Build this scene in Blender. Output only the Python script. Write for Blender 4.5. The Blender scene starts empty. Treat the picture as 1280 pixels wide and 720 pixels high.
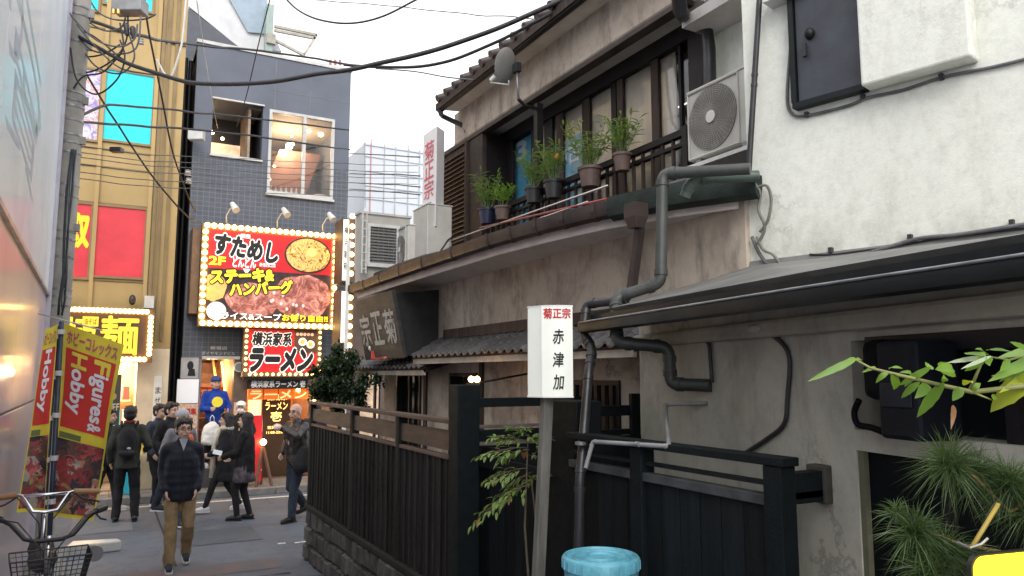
import bpy, bmesh, math, random
from mathutils import Vector, Matrix, noise
rnd = random.Random(7)
sc = bpy.context.scene
C = sc.collection
R = math.radians
V = Vector

# ------------------------------------------------------------------ camera
CAMH, FOC = 2.25, 930.0
YAW, PIT = R(28.6), math.atan(108/930)
fwd = V((math.sin(YAW)*math.cos(PIT), math.cos(YAW)*math.cos(PIT), math.sin(PIT)))
rgt = V((math.cos(YAW), -math.sin(YAW), 0))
upv = rgt.cross(fwd)
CAM = V((0, 0, CAMH))
cam = bpy.data.objects.new('camera', bpy.data.cameras.new('camera'))
C.objects.link(cam)
cam.location = CAM
cam.rotation_euler = Matrix((rgt, upv, -fwd)).transposed().to_euler()
cam.data.sensor_width = 36
cam.data.lens = 36*FOC/1280
cam.data.clip_start = 0.05
cam.data.clip_end = 500
sc.camera = cam

# ------------------------------------------------------------------ world, sun, exposure
SUN_EL, SUN_AZ = R(38), R(205)
w = bpy.data.worlds.new('World'); sc.world = w; w.use_nodes = True
nt = w.node_tree; nt.nodes.clear()
sky = nt.nodes.new('ShaderNodeTexSky'); sky.sky_type = 'NISHITA'; sky.sun_disc = False
sky.sun_elevation = SUN_EL; sky.sun_rotation = SUN_AZ
sky.dust_density = 4.0; sky.air_density = 1.0; sky.ozone_density = 1.0
hs = nt.nodes.new('ShaderNodeHueSaturation'); hs.inputs['Saturation'].default_value = 0.22
cl = nt.nodes.new('ShaderNodeMix'); cl.data_type = 'RGBA'; cl.inputs[0].default_value = 0.72
cl.inputs[7].default_value = (8.1, 8.0, 8.15, 1)          # even overcast cloud over the clear sky
bg = nt.nodes.new('ShaderNodeBackground'); bg.inputs[1].default_value = 0.15
wo = nt.nodes.new('ShaderNodeOutputWorld')
nt.links.new(sky.outputs[0], hs.inputs['Color']); nt.links.new(hs.outputs[0], cl.inputs[6])
nt.links.new(cl.outputs[2], bg.inputs[0]); nt.links.new(bg.outputs[0], wo.inputs[0])
sl = bpy.data.lights.new('sun', 'SUN'); sl.energy = 0.6; sl.angle = R(25); sl.color = (1, .96, .9)
sun = bpy.data.objects.new('sun', sl); C.objects.link(sun)
sun.rotation_euler = (R(90)-SUN_EL, 0, R(180)-SUN_AZ+R(0))
sc.view_settings.view_transform = 'Standard'
sc.view_settings.look = 'None'
sc.view_settings.exposure = 0.8
sc.view_settings.gamma = 1
sc.cycles.max_bounces = 6
sc.cycles.use_adaptive_sampling = True

# ------------------------------------------------------------------ rays from photo pixels to places
def ray(px, py): return fwd*FOC + rgt*(px-640) + upv*(360-py)
def onpl(px, py, p0, n):
    r = ray(px, py); n = V(n); return CAM + r*((V(p0)-CAM).dot(n)/r.dot(n))
def onX(px, py, X): return onpl(px, py, (X, 0, 0), (1, 0, 0))
def onY(px, py, Y): return onpl(px, py, (0, Y, 0), (0, 1, 0))
def onZ(px, py, Z): return onpl(px, py, (0, 0, Z), (0, 0, 1))
FH = V((math.sin(YAW), math.cos(YAW), 0))
def onD(px, py, d): return onpl(px, py, FH*d, FH)

def gz(x, y):                                   # the alley climbs gently towards the camera
    t = max(0.0, min(1.1, (7.8-y)/7.8)); return 0.8*t*t/(t+.08)

# ------------------------------------------------------------------ materials
def newmat(name):
    m = bpy.data.materials.new(name); m.use_nodes = True
    n = m.node_tree.nodes; b = n['Principled BSDF']; return m, m.node_tree, n, b
def col4(c): return (c[0], c[1], c[2], 1)
def noise_node(nt_, scale, detail=4, rough=.55, vec=None, dist=0):
    t = nt_.nodes.new('ShaderNodeTexNoise'); t.inputs['Scale'].default_value = scale
    t.inputs['Detail'].default_value = detail; t.inputs['Roughness'].default_value = rough
    t.inputs['Distortion'].default_value = dist
    if vec is not None: nt_.links.new(vec, t.inputs['Vector'])
    return t
def mapping(nt_, scale=(1, 1, 1), src='Object'):
    tc = nt_.nodes.new('ShaderNodeTexCoord'); mp = nt_.nodes.new('ShaderNodeMapping')
    mp.inputs['Scale'].default_value = scale
    nt_.links.new(tc.outputs[src], mp.inputs['Vector']); return mp.outputs[0]
def ramp(nt_, fac, stops):
    r = nt_.nodes.new('ShaderNodeValToRGB'); e = r.color_ramp.elements
    while len(e) < len(stops): e.new(.5)
    for k, (p, c) in enumerate(stops): e[k].position = p; e[k].color = col4(c) if len(c) == 3 else c
    nt_.links.new(fac, r.inputs[0]); return r.outputs[0]
def mixc(nt_, fac, a, b, mode='MIX'):
    m = nt_.nodes.new('ShaderNodeMix'); m.data_type = 'RGBA'; m.blend_type = mode
    for s, v in ((0, fac), (6, a), (7, b)):
        if isinstance(v, (int, float)): m.inputs[s].default_value = v
        elif isinstance(v, tuple): m.inputs[s].default_value = col4(v)
        else: nt_.links.new(v, m.inputs[s])
    return m.outputs[2]
def bump(nt_, b, h, strength=.3, dist=.02):
    bn = nt_.nodes.new('ShaderNodeBump'); bn.inputs['Strength'].default_value = strength
    bn.inputs['Distance'].default_value = dist
    nt_.links.new(h, bn.inputs['Height']); nt_.links.new(bn.outputs[0], b.inputs['Normal'])
_mc = {}
def mat(name, c, c2=None, rough=.6, metal=0, scale=6, stretch=(1, 1, 1), bmp=.15, bscale=60, var=.12, contrast=(.35, .65), spec=.5, coat=0):
    if name in _mc: return _mc[name]
    m, t, n, b = newmat(name)
    if c2 is None: c2 = tuple(x*.7 for x in c)
    vec = mapping(t, stretch)
    f = noise_node(t, scale, 6, .6, vec)
    k = ramp(t, f.outputs[0], [(contrast[0], c2), (contrast[1], c)])
    oi = t.nodes.new('ShaderNodeObjectInfo')
    mr = t.nodes.new('ShaderNodeMapRange'); mr.inputs[3].default_value = 1-var; mr.inputs[4].default_value = 1+var
    t.links.new(oi.outputs['Random'], mr.inputs[0])
    k = mixc(t, 1.0, k, mr.outputs[0], 'MULTIPLY')
    t.links.new(k, b.inputs['Base Color'])
    rr = t.nodes.new('ShaderNodeMapRange'); rr.inputs[3].default_value = min(1, rough+.12); rr.inputs[4].default_value = max(.03, rough-.12)
    t.links.new(f.outputs[0], rr.inputs[0]); t.links.new(rr.outputs[0], b.inputs['Roughness'])
    b.inputs['Metallic'].default_value = metal
    b.inputs['Specular IOR Level'].default_value = spec
    b.inputs['Coat Weight'].default_value = coat
    if bmp:
        g = noise_node(t, bscale, 4, .6, vec); bump(t, b, g.outputs[0], bmp, .01)
    _mc[name] = m; return m
def flat(name, c, rough=.5, metal=0, emit=0, ecol=None, alpha=1, trans=0, ior=1.45, noisy=.12):
    if name in _mc: return _mc[name]
    m, t, n, b = newmat(name)
    if noisy:
        f = noise_node(t, 3.5, 5, .6, mapping(t))
        k = ramp(t, f.outputs[0], [(.3, tuple(x*(1-noisy) for x in c)), (.7, tuple(min(1, x*(1+noisy)) for x in c))])
        t.links.new(k, b.inputs['Base Color'])
        if emit: t.links.new(k, b.inputs['Emission Color'])
    else:
        b.inputs['Base Color'].default_value = col4(c)
        if emit: b.inputs['Emission Color'].default_value = col4(c)
    b.inputs['Roughness'].default_value = rough; b.inputs['Metallic'].default_value = metal
    b.inputs['Transmission Weight'].default_value = trans; b.inputs['IOR'].default_value = ior
    b.inputs['Alpha'].default_value = alpha
    if emit:
        b.inputs['Emission Strength'].default_value = emit
        if ecol:
            for l in list(b.inputs['Emission Color'].links): t.links.remove(l)
            b.inputs['Emission Color'].default_value = col4(ecol)
    _mc[name] = m; return m
def plaster(name, c1, c2, c3, cracks=.5, streak=.5, sc_=1.6, rough=.85, moss=None):
    """aged render: blotches, drips running down, hairline cracks, pitted relief"""
    m, t, n, b = newmat(name)
    vec = mapping(t)
    a = noise_node(t, sc_, 8, .62, vec, .6)
    k = ramp(t, a.outputs[0], [(.32, c2), (.52, c1), (.75, tuple(min(1, x*1.06) for x in c1))])
    s = noise_node(t, 4, 6, .7, mapping(t, (1.5, 1.5, .45)))
    sm = ramp(t, s.outputs[0], [(.50, (0, 0, 0)), (.78, (1, 1, 1))])
    mul = t.nodes.new('ShaderNodeMath'); mul.operation = 'MULTIPLY'; mul.inputs[1].default_value = streak
    t.links.new(sm, mul.inputs[0])
    k = mixc(t, mul.outputs[0], k, c3)
    g = noise_node(t, 14, 6, .75, vec)
    gm = ramp(t, g.outputs[0], [(.3, (.80, .80, .80)), (.55, (1, 1, 1))])
    k = mixc(t, .7, k, gm, 'MULTIPLY')
    vo = t.nodes.new('ShaderNodeTexVoronoi'); vo.feature = 'DISTANCE_TO_EDGE'; vo.inputs['Scale'].default_value = .9
    wv = noise_node(t, 3, 5, .7, vec); add = t.nodes.new('ShaderNodeMixRGB'); add.inputs[0].default_value = .35
    t.links.new(vec, add.inputs[1]); t.links.new(wv.outputs['Color'], add.inputs[2]); t.links.new(add.outputs[0], vo.inputs['Vector'])
    cr = ramp(t, vo.outputs[0], [(0, (1, 1, 1)), (.012, (0, 0, 0))])
    msk = ramp(t, noise_node(t, .8, 2, .5, vec).outputs[0], [(.5, (0, 0, 0)), (.6, (1, 1, 1))])
    cm = mixc(t, 1.0, cr, msk, 'MULTIPLY')
    m2 = t.nodes.new('ShaderNodeMath'); m2.operation = 'MULTIPLY'; m2.inputs[1].default_value = cracks
    t.links.new(cm, m2.inputs[0])
    k = mixc(t, m2.outputs[0], k, tuple(x*.35 for x in c3))
    if moss:                                   # mossy splash line just above a ledge
        sx_ = t.nodes.new('ShaderNodeSeparateXYZ'); t.links.new(vec, sx_.inputs[0])
        mr_ = t.nodes.new('ShaderNodeMapRange'); mr_.inputs[1].default_value = moss[0]; mr_.inputs[2].default_value = moss[1]; mr_.inputs[3].default_value = 1; mr_.inputs[4].default_value = 0
        t.links.new(sx_.outputs[2], mr_.inputs[0])
        ms_ = ramp(t, noise_node(t, 4, 5, .6, vec, .2).outputs[0], [(.42, (0, 0, 0)), (.70, (.6, .6, .6))])
        mm_ = mixc(t, 1.0, mr_.outputs[0], ms_, 'MULTIPLY')
        k = mixc(t, mm_, k, (.16, .155, .10))
    t.links.new(k, b.inputs['Base Color']); b.inputs['Roughness'].default_value = rough
    fine = noise_node(t, 90, 5, .7, vec)
    sumn = t.nodes.new('ShaderNodeMath'); sumn.operation = 'MULTIPLY_ADD'; sumn.inputs[1].default_value = .35
    t.links.new(fine.outputs[0], sumn.inputs[0]); t.links.new(g.outputs[0], sumn.inputs[2])
    bump(t, b, sumn.outputs[0], .35, .012)
    return m

# ------------------------------------------------------------------ mesh builder
def frame(d, up=V((0, 0, 1))):
    d = d.normalized(); s = d.cross(up)
    if s.length < 1e-4: s = d.cross(V((0, 1, 0)))
    s.normalize(); return s, s.cross(d).normalized()
class MB:
    def __init__(s): s.v = []; s.f = []
    def add(s, vs, fs):
        o = len(s.v); s.v += [V(p) for p in vs]; s.f += [tuple(i+o for i in f) for f in fs]; return s
    def box(s, x0, x1, y0, y1, z0, z1):
        return s.add([(x0,y0,z0),(x1,y0,z0),(x1,y1,z0),(x0,y1,z0),(x0,y0,z1),(x1,y0,z1),(x1,y1,z1),(x0,y1,z1)],
                     [(3,2,1,0),(4,5,6,7),(0,1,5,4),(1,2,6,5),(2,3,7,6),(3,0,4,7)])
    def obox(s, o, a, b, c):          # corner and three edge vectors
        o, a, b, c = V(o), V(a), V(b), V(c)
        if a.cross(b).dot(c) < 0: a, b = b, a
        return s.add([o,o+a,o+a+b,o+b,o+c,o+a+c,o+a+b+c,o+b+c],[(3,2,1,0),(4,5,6,7),(0,1,5,4),(1,2,6,5),(2,3,7,6),(3,0,4,7)])
    def beam(s, a, b, w_, h, up=V((0, 0, 1))):
        a, b = V(a), V(b); sd, u = frame(b-a, up); return s.obox(a-sd*w_/2-u*h/2, sd*w_, u*h, b-a)
    def prism(s, poly, vec):
        n = len(poly); vec = V(vec); P = [V(p) for p in poly]
        nn = (P[1]-P[0]).cross(P[2]-P[0])
        if nn.dot(vec) > 0: P.reverse()
        s.add(P+[p+vec for p in P], [tuple(range(n)), tuple(range(2*n-1, n-1, -1))]+[((i+1) % n, i, n+i, n+(i+1) % n) for i in range(n)]); return s
    def rings(s, rs, cap=True, closed=False):
        n = len(rs[0]); o = len(s.v)
        for r in rs: s.v += [V(p) for p in r]
        m = len(rs)
        for i in range(m-1 if not closed else m):
            for j in range(n):
                a = o+i*n+j; b_ = o+i*n+(j+1) % n; c = o+((i+1) % m)*n+(j+1) % n; d = o+((i+1) % m)*n+j
                s.f.append((a, b_, c, d))
        if cap and not closed:
            s.f.append(tuple(o+j for j in range(n-1, -1, -1))); s.f.append(tuple(o+(m-1)*n+j for j in range(n)))
        return s
    def tube(s, pts, r, seg=8, cap=True):
        pts = [V(p) for p in pts]; rs = []; prev = None
        for i, p in enumerate(pts):
            d = (pts[min(i+1, len(pts)-1)]-pts[max(i-1, 0)])
            if d.length < 1e-7: d = V((0, 0, 1))
            d.normalize()
            if prev is None: sd, u = frame(d)
            else:
                sd = (prev-d*prev.dot(d)).normalized(); u = sd.cross(d)
            prev = sd; rr = r[i] if isinstance(r, (list, tuple)) else r
            rs.append([p+(sd*math.cos(t)+u*math.sin(t))*rr for t in [2*math.pi*k/seg for k in range(seg)]])
        return s.rings(rs, cap)
    def cyl(s, a, b, r0, r1=None, seg=12): return s.tube([a, b], [r0, r0 if r1 is None else r1], seg)
    def lathe(s, c, prof, seg=20, axis=V((0, 0, 1))):
        c = V(c); sd, u = frame(axis); ax = axis.normalized()
        return s.rings([[c+ax*z+(sd*math.cos(t)+u*math.sin(t))*r for t in [2*math.pi*k/seg for k in range(seg)]] for r, z in prof])
    def cap(s, a, b, ra, rb, seg=10, n=3):
        a, b = V(a), V(b); d = b-a
        if d.length < 1e-6: d = V((0, 0, 1e-3))
        u_ = d.normalized(); pts = []; rr = []
        for k in range(n): t = math.pi/2*(1-k/n); pts.append(a-u_*ra*math.sin(t)); rr.append(max(ra*math.cos(t), ra*.08))
        pts.append(a); rr.append(ra); pts.append(b); rr.append(rb)
        for k in range(1, n+1): t = math.pi/2*k/n; pts.append(b+u_*rb*math.sin(t)); rr.append(max(rb*math.cos(t), rb*.08))
        sd, u2 = frame(u_)
        return s.rings([[p+(sd*math.cos(t)+u2*math.sin(t))*r for t in [2*math.pi*k/seg for k in range(seg)]] for p, r in zip(pts, rr)])
    def ell(s, c, r, rot=None, seg=12, n=8):
        c = V(c); rs = []
        for i in range(n+1):
            t = math.pi*i/n; z = -math.cos(t); q = max(math.sin(t), .04)
            ring = [V((r[0]*q*math.cos(a), r[1]*q*math.sin(a), r[2]*z)) for a in [2*math.pi*k/seg for k in range(seg)]]
            rs.append([c+(rot @ p if rot else p) for p in ring])
        return s.rings(rs)
    def tri(s, *p): return s.add(p, [tuple(range(len(p)))])
    def bb(s):
        return [min(p[i] for p in s.v) for i in range(3)], [max(p[i] for p in s.v) for i in range(3)]

def setp(o, label=None, cat=None, group=None, kind=None):
    if label: o['label'] = label
    if cat: o['category'] = cat
    if group: o['group'] = group
    if kind: o['kind'] = kind
    return o
def rootloc(p):
    l = V((0, 0, 0))
    while p is not None: l = l+p.location; p = p.parent
    return l
def build(mb, name, m, parent=None, smooth=False, bev=0, origin=None, solid=0):
    me = bpy.data.meshes.new(name)
    if parent is not None: org = rootloc(parent)
    elif origin is not None: org = V(origin)
    else:
        a, b = mb.bb(); org = V(((a[0]+b[0])/2, (a[1]+b[1])/2, a[2]))
    me.from_pydata([tuple(p-org) for p in mb.v], [], mb.f)
    me.materials.append(m)
    if smooth:
        me.polygons.foreach_set('use_smooth', [True]*len(me.polygons))
        if smooth == 'auto': me.set_sharp_from_angle(angle=R(38))
    o = bpy.data.objects.new(name, me); C.objects.link(o)
    if parent is not None: o.parent = parent
    else: o.location = org
    if solid:
        md = o.modifiers.new('solid', 'SOLIDIFY'); md.thickness = solid
    if bev:
        md = o.modifiers.new('bevel', 'BEVEL'); md.width = bev; md.segments = 2; md.limit_method = 'ANGLE'
    return o
def thing(name, label, cat, loc, group=None):
    o = bpy.data.objects.new(name, None); C.objects.link(o); o.location = V(loc); o.empty_display_size = .2
    return setp(o, label, cat, group)
def solo(mb, name, label, cat, m, group=None, **k):
    return setp(build(mb, name, m, None, **k), label, cat, group)
def struct(mb, name, m, **k): return setp(build(mb, name, m, None, **k), kind='structure')
_kids = {}
def dup(o, loc=None, rz=None, label=None, parent=None):
    c = o.copy(); C.objects.link(c)
    if parent is not None: c.parent = parent
    if loc is not None: c.location = V(loc)
    if rz is not None: c.rotation_euler.z = rz
    if label: c['label'] = label
    for ch in list(o.children): dup(ch, parent=c)
    return c
def share(proto, loc, parent=None, rot=None, scale=None):
    c = proto.copy(); C.objects.link(c); c.parent = parent if parent is not None else proto.parent
    c.location = V(loc)
    if rot is not None: c.rotation_euler = rot
    if scale is not None: c.scale = scale
    return c

# ------------------------------------------------------------------ lettering
_tc = {}
def glyphs(s, off=0.0, italic=0):
    key = (s, off, italic)
    if key in _tc: return _tc[key]
    cu = bpy.data.curves.new('t', 'FONT'); cu.body = s; cu.size = 1; cu.offset = off; cu.resolution_u = 3
    cu.shear = italic; cu.fill_mode = 'FRONT'
    ob = bpy.data.objects.new('t', cu); C.objects.link(ob)
    dg = bpy.context.evaluated_depsgraph_get(); me = bpy.data.meshes.new_from_object(ob.evaluated_get(dg))
    vs = [(p.co.x, p.co.y) for p in me.vertices]; fs = [tuple(p.vertices) for p in me.polygons]
    bpy.data.objects.remove(ob); bpy.data.curves.remove(cu); bpy.data.meshes.remove(me)
    _tc[key] = (vs, fs); return _tc[key]
def textfit(mb, s, o, u, v, w_, h, off=0.0, n_off=.004, fn=None, italic=0, ref=None):
    """fit string s to the rectangle o + a*u + b*v (a<=w, b<=h); ref = use the bounds of the unthickened glyphs"""
    vs, fs = glyphs(s, 0.0, italic)
    rv = glyphs(s, 0.0, italic)[0]
    x0, x1 = min(p[0] for p in rv), max(p[0] for p in rv); y0, y1 = min(p[1] for p in rv), max(p[1] for p in rv)
    ring = [(0, 0)]
    if off > .004:                            # brush weight: the thin glyph repeated round a small circle
        ring += [(math.cos(2*math.pi*k/8)*off, math.sin(2*math.pi*k/8)*off) for k in range(8)]
        if off > .05: ring += [(a*.5, b*.5) for a, b in ring[1::2]]
    if not fn: u, v, o = V(u).normalized(), V(v).normalized(), V(o); n = u.cross(v)
    for i, (dx, dy) in enumerate(ring):
        if fn:
            c = fn(.5, .5); n_ = (fn(.52, .5)-c).cross(fn(.5, .52)-c)
            n_ = n_.normalized() if n_.length > 1e-12 else V((0, 0, 0))
            mb.add([fn((p[0]+dx-x0)/(x1-x0), (p[1]+dy-y0)/(y1-y0))+n_*(i*.00012) for p in vs], fs)
        else: mb.add([o+u*((p[0]+dx-x0)/(x1-x0)*w_)+v*((p[1]+dy-y0)/(y1-y0)*h)+n*(n_off+i*.00016) for p in vs], fs)
    return mb
def quadfn(a, b, c, d, n=V((0, 0, 0))):    # a=BL b=BR c=TR d=TL
    a, b, c, d = V(a), V(b), V(c), V(d)
    return lambda s, t: (a*(1-s)+b*s)*(1-t)+(d*(1-s)+c*s)*t+n
# ================================================================== MATERIALS OF THE PLACE
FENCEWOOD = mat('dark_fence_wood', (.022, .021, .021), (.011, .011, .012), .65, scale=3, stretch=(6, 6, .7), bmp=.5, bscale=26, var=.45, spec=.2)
BLACKWOOD = mat('black_stained_wood', (.006, .009, .0115), (.002, .0035, .005), .6, spec=.2, scale=3, stretch=(8, 8, .8), bmp=.6, bscale=30, var=.55)
BLACKBEAM = mat('black_beam_wood', (.004, .007, .009), (.002, .004, .005), .6, spec=.2, scale=4, stretch=(3, 3, 3), bmp=.4, bscale=30, var=.2)
BROWNWOOD = mat('weathered_brown_wood', (.050, .030, .024), (.022, .014, .012), .6, spec=.35, scale=3, stretch=(6, 6, .7), bmp=.5, bscale=26, var=.3)
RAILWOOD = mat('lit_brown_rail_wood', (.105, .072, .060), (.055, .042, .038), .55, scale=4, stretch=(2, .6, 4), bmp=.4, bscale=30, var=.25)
DARKFRAME = mat('dark_window_frame', (.012, .009, .010), (.006, .005, .007), .5, spec=.3, scale=4, bmp=.2)
BROWNMETAL = mat('brown_gutter_metal', (.060, .040, .036), (.028, .020, .019), .45, .25, scale=5, bmp=.15, var=.08)
GREYPIPE = mat('grey_green_pipe', (.050, .055, .052), (.03, .033, .031), .45, scale=7, bmp=.12)
GREENPIPE = mat('green_pipe', (.065, .095, .078), (.035, .052, .042), .42, scale=8, bmp=.12)
BLACKPIPE = mat('black_pipe', (.028, .028, .032), (.016, .016, .018), .4, scale=6, bmp=.1)
PALEPIPE = mat('pale_grey_pipe', (.26, .26, .27), (.17, .17, .17), .4, scale=6, bmp=.1)
OLDPL = plaster('old_brown_plaster', (.53, .455, .375), (.27, .22, .185), (.055, .046, .042), .5, .75, 1.5)
PINKPL = plaster('tan_plaster', (.46, .39, .33), (.28, .23, .19), (.08, .065, .058), .3, .8, 2.2)
SOFF = plaster('grey_soffit_plaster', (.62, .60, .58), (.52, .50, .48), (.30, .28, .26), .15, .3, 2)
WHITEPL = plaster('white_render', (.73, .74, .675), (.67, .68, .615), (.40, .39, .32), .25, .42, .8, moss=(2.9, 3.2))
BEIGEPL = plaster('beige_render', (.44, .425, .36), (.31, .30, .25), (.11, .10, .08), .4, .45, 1.5)
GREYTIN = mat('grey_roof_sheet', (.20, .20, .19), (.13, .13, .125), .5, .1, scale=3, bmp=.15)
DARKTIN = mat('dark_gutter_sheet', (.009, .012, .014), (.005, .007, .008), .45, .0, spec=.3, scale=4, bmp=.12)
TILE = mat('grey_clay_tile', (.095, .09, .095), (.05, .046, .048), .5, scale=9, bmp=.35, var=.3)
ROOFTILE = mat('dark_brown_tile', (.085, .065, .06), (.045, .036, .034), .5, scale=9, bmp=.3, var=.3)
STONE = mat('fence_base_stone', (.085, .082, .078), (.04, .039, .038), .85, scale=8, bmp=.6, bscale=35, var=.4)
MORTAR = mat('mortar', (.05, .046, .04), rough=.95)
CABLE = mat('cable_black', (.03, .03, .034), (.018, .018, .02), .55, scale=12)
CABLEG = mat('cable_grey', (.14, .14, .15), (.08, .08, .085), .55, scale=12)
WHITEMETAL = mat('white_painted_metal', (.62, .62, .60), (.50, .50, .48), .4, scale=5, bmp=.05)
ACWHITE = mat('aircon_casing', (.52, .51, .47), (.42, .41, .38), .45, scale=3, bmp=.05)
ACDARK = mat('aircon_grille', (.16, .15, .14), (.09, .085, .08), .5, scale=6)

# ================================================================== GROUND
def asphalt(name, c1, c2):
    m, t, n, b = newmat(name); vec = mapping(t)
    a = noise_node(t, .7, 6, .6, vec); k = ramp(t, a.outputs[0], [(.35, c2), (.62, c1)])
    g = noise_node(t, 160, 3, .8, vec); gm = ramp(t, g.outputs[0], [(.3, (.6, .6, .6)), (.7, (1.35, 1.35, 1.35))])
    k = mixc(t, .8, k, gm, 'MULTIPLY')
    s = noise_node(t, 2.2, 5, .7, vec, 1.2); sm = ramp(t, s.outputs[0], [(.52, (1, 1, 1)), (.60, (.72, .72, .74)), (.66, (1.05, 1.05, 1.05))])
    k = mixc(t, .8, k, sm, 'MULTIPLY')
    t.links.new(k, b.inputs['Base Color']); b.inputs['Roughness'].default_value = .72
    bump(t, b, g.outputs[0], .5, .006); return m
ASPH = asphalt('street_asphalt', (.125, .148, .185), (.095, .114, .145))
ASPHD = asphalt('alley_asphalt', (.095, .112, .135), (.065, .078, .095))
g = MB()
xs = [-60, -12, -4, -2, -1, 0, 1, 2, 3, 4, 6, 12, 60]; ys = [-60, -20, -6, -1, 0]+[k*.5 for k in range(1, 21)]+[12, 15, 20, 60, 90]
g.add([(x, y, gz(x, y)) for y in ys for x in xs], [(j*len(xs)+i, j*len(xs)+i+1, (j+1)*len(xs)+i+1, (j+1)*len(xs)+i) for j in range(len(ys)-1) for i in range(len(xs)-1)])
struct(g, 'ground', ASPH, origin=(0, 0, 0))
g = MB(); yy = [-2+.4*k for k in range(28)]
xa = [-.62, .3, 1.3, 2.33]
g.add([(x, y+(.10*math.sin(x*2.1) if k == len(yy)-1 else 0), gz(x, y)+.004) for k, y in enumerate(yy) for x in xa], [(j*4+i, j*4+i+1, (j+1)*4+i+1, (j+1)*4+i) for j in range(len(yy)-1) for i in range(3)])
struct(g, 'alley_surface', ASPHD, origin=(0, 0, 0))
REDA = mat('worn_red_paving', (.155, .115, .118), (.11, .112, .128), .8, scale=3, bmp=.5, bscale=120, contrast=(.42, .6))
g = MB(); a = onZ(135, 678, 0); b = onZ(328, 690, 0)
g.add([(-.1, 9.2, .004), (1.95, 9.25, .004), (2.0, 9.75, .004), (-.15, 9.8, .004)], [(0, 1, 2, 3)])
struct(g, 'red_paving_strip', REDA)
for nm_, (xa_, xb_, ya_, yb_), mt_ in (('asphalt_patch', (.9, 2.05, 10.9, 11.9), asphalt('patch_asphalt', (.085, .10, .125), (.07, .082, .10))), ('asphalt_patch', (-.3, .5, 12.4, 14.2), asphalt('pale_patch_asphalt', (.16, .18, .21), (.13, .145, .17))), ('asphalt_joint', (-.3, 2.0, 8.93, 8.965), mat('tar_joint', (.03, .034, .04), rough=.8)), ('asphalt_joint', (.86, .885, 9.85, 14.5), mat('tar_joint', (.03, .034, .04), rough=.8))):
    g = MB(); nn2 = 10; P_ = [(xa_+(xb_-xa_)*k/nn2, ya_+rnd.uniform(-.015, .015), .006) for k in range(nn2+1)]+[(xa_+(xb_-xa_)*k/nn2, yb_+rnd.uniform(-.015, .015), .006) for k in range(nn2, -1, -1)]
    g.add(P_, [tuple(range(len(P_)))]); struct(g, nm_, mt_)
WLINE = mat('worn_white_line', (.60, .60, .58), (.24, .24, .245), .7, scale=22, bmp=.3, contrast=(.36, .5))
g = MB(); g.add([(-3, 14.55, .004), (9, 14.2, .004), (9, 14.32, .004), (-3, 14.68, .004)], [(0, 1, 2, 3)])
struct(g, 'white_road_line', WLINE)
g = MB()
for px, py in ((373, 678), (352, 679), (379, 677)):
    p = onZ(px, py, .008); g.box(p.x-.05, p.x+.05, p.y-.03, p.y+.03, .004, .008)
struct(g, 'painted_marks', WLINE)
KERB = mat('kerb_concrete', (.26, .255, .245), (.17, .165, .16), .85, scale=6, bmp=.3)
PAVE = mat('pavement_slab', (.21, .205, .20), (.15, .147, .143), .8, scale=5, bmp=.3, var=.18)
kp = thing('kerb', None, None, (0, 14.9, 0)); kp['kind'] = 'structure'; 
proto = None
for k in range(16):
    x = -3.4+k*.8
    if proto is None:
        m_ = MB().box(x, x+.79, 14.85, 15.0, 0, .12); proto = build(m_, 'kerb_stone', KERB, kp, bev=.01)
    else: share(proto, (k*.8, 0, 0))
pv = thing('pavement', None, None, (0, 15.0, 0)); pv['kind'] = 'structure'
build(MB().box(-3.4, 9.4, 15.0, 16.2, 0, .095), 'pavement_bed', MORTAR, pv)
proto = None
for i in range(32):
    for j in range(3):
        x, y = -3.4+i*.4, 15.005+j*.4
        if proto is None: proto = build(MB().box(x, x+.392, y, y+.392, .09, .112), 'paving_slab', PAVE, pv); b0 = (x, y)
        else: share(proto, (x-b0[0], y-b0[1], 0))
STEEL = mat('galvanised_steel', (.32, .32, .33), (.2, .2, .21), .45, .7, scale=8)
# ================================================================== OLD TAVERN
WX = 3.45                                          # ground-floor wall plane
EZ = 3.40                                          # eave height above the ground floor
Gp = [(2.99, 9.95), (2.96, 8.6), (2.95, 7.2), (2.95, 5.68), (3.0, 4.95), (3.09, 4.3), (3.24, 3.72), (3.43, 3.34)]
tav = thing('old_tavern', 'dark old two-storey timber and plaster tavern with a planted balcony above the black fence', 'building', (6, 7, 0))
# ground floor wall with window openings (pieces butt round the openings)
wins = [  # y0,y1,z0,z1 openings in the X=WX wall
]
def yz(px, py, X=WX): p = onX(px, py, X); return p.y, p.z
w1 = (yz(527, 470)[0], yz(497, 470)[0], 1.3, yz(512, 466)[1])
w2 = (yz(597, 470)[0], yz(563, 470)[0], 1.2, yz(580, 466)[1])
w3 = (yz(776, 480)[0], yz(690, 480)[0], .9, yz(735, 475)[1])
ops = sorted([w1, w2, w3])
wl = MB(); y = 3.3
for (a, b, c, d) in ops:
    wl.box(WX, WX+.18, y, a, 0, 3.36); wl.box(WX, WX+.18, a, b, 0, c); wl.box(WX, WX+.18, a, b, d, 3.36); y = b
wl.box(WX, WX+.18, y, 9.9, 0, 3.36)
build(wl, 'ground_floor_wall', OLDPL, tav)
build(MB().box(WX, 9, 9.9, 10.05, 0, 3.36), 'end_wall', OLDPL, tav)
build(MB().box(3.9, 9, 3.5, 9.9, -.1, .1), 'floor_slab', MORTAR, tav)
build(MB().box(3.64, 9, 3.31, 3.5, 0, 3.4), 'back_wall', OLDPL, tav)
build(MB().box(4.77, 9, 3.31, 3.48, 3.4, 8), 'back_wall', WHITEPL, tav)
GLASSD = flat('dark_glass', (.012, .014, .018), .08, noisy=0)
INTW = flat('warm_window_interior', (.9, .42, .16), .6, emit=.35, noisy=.5)
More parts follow.
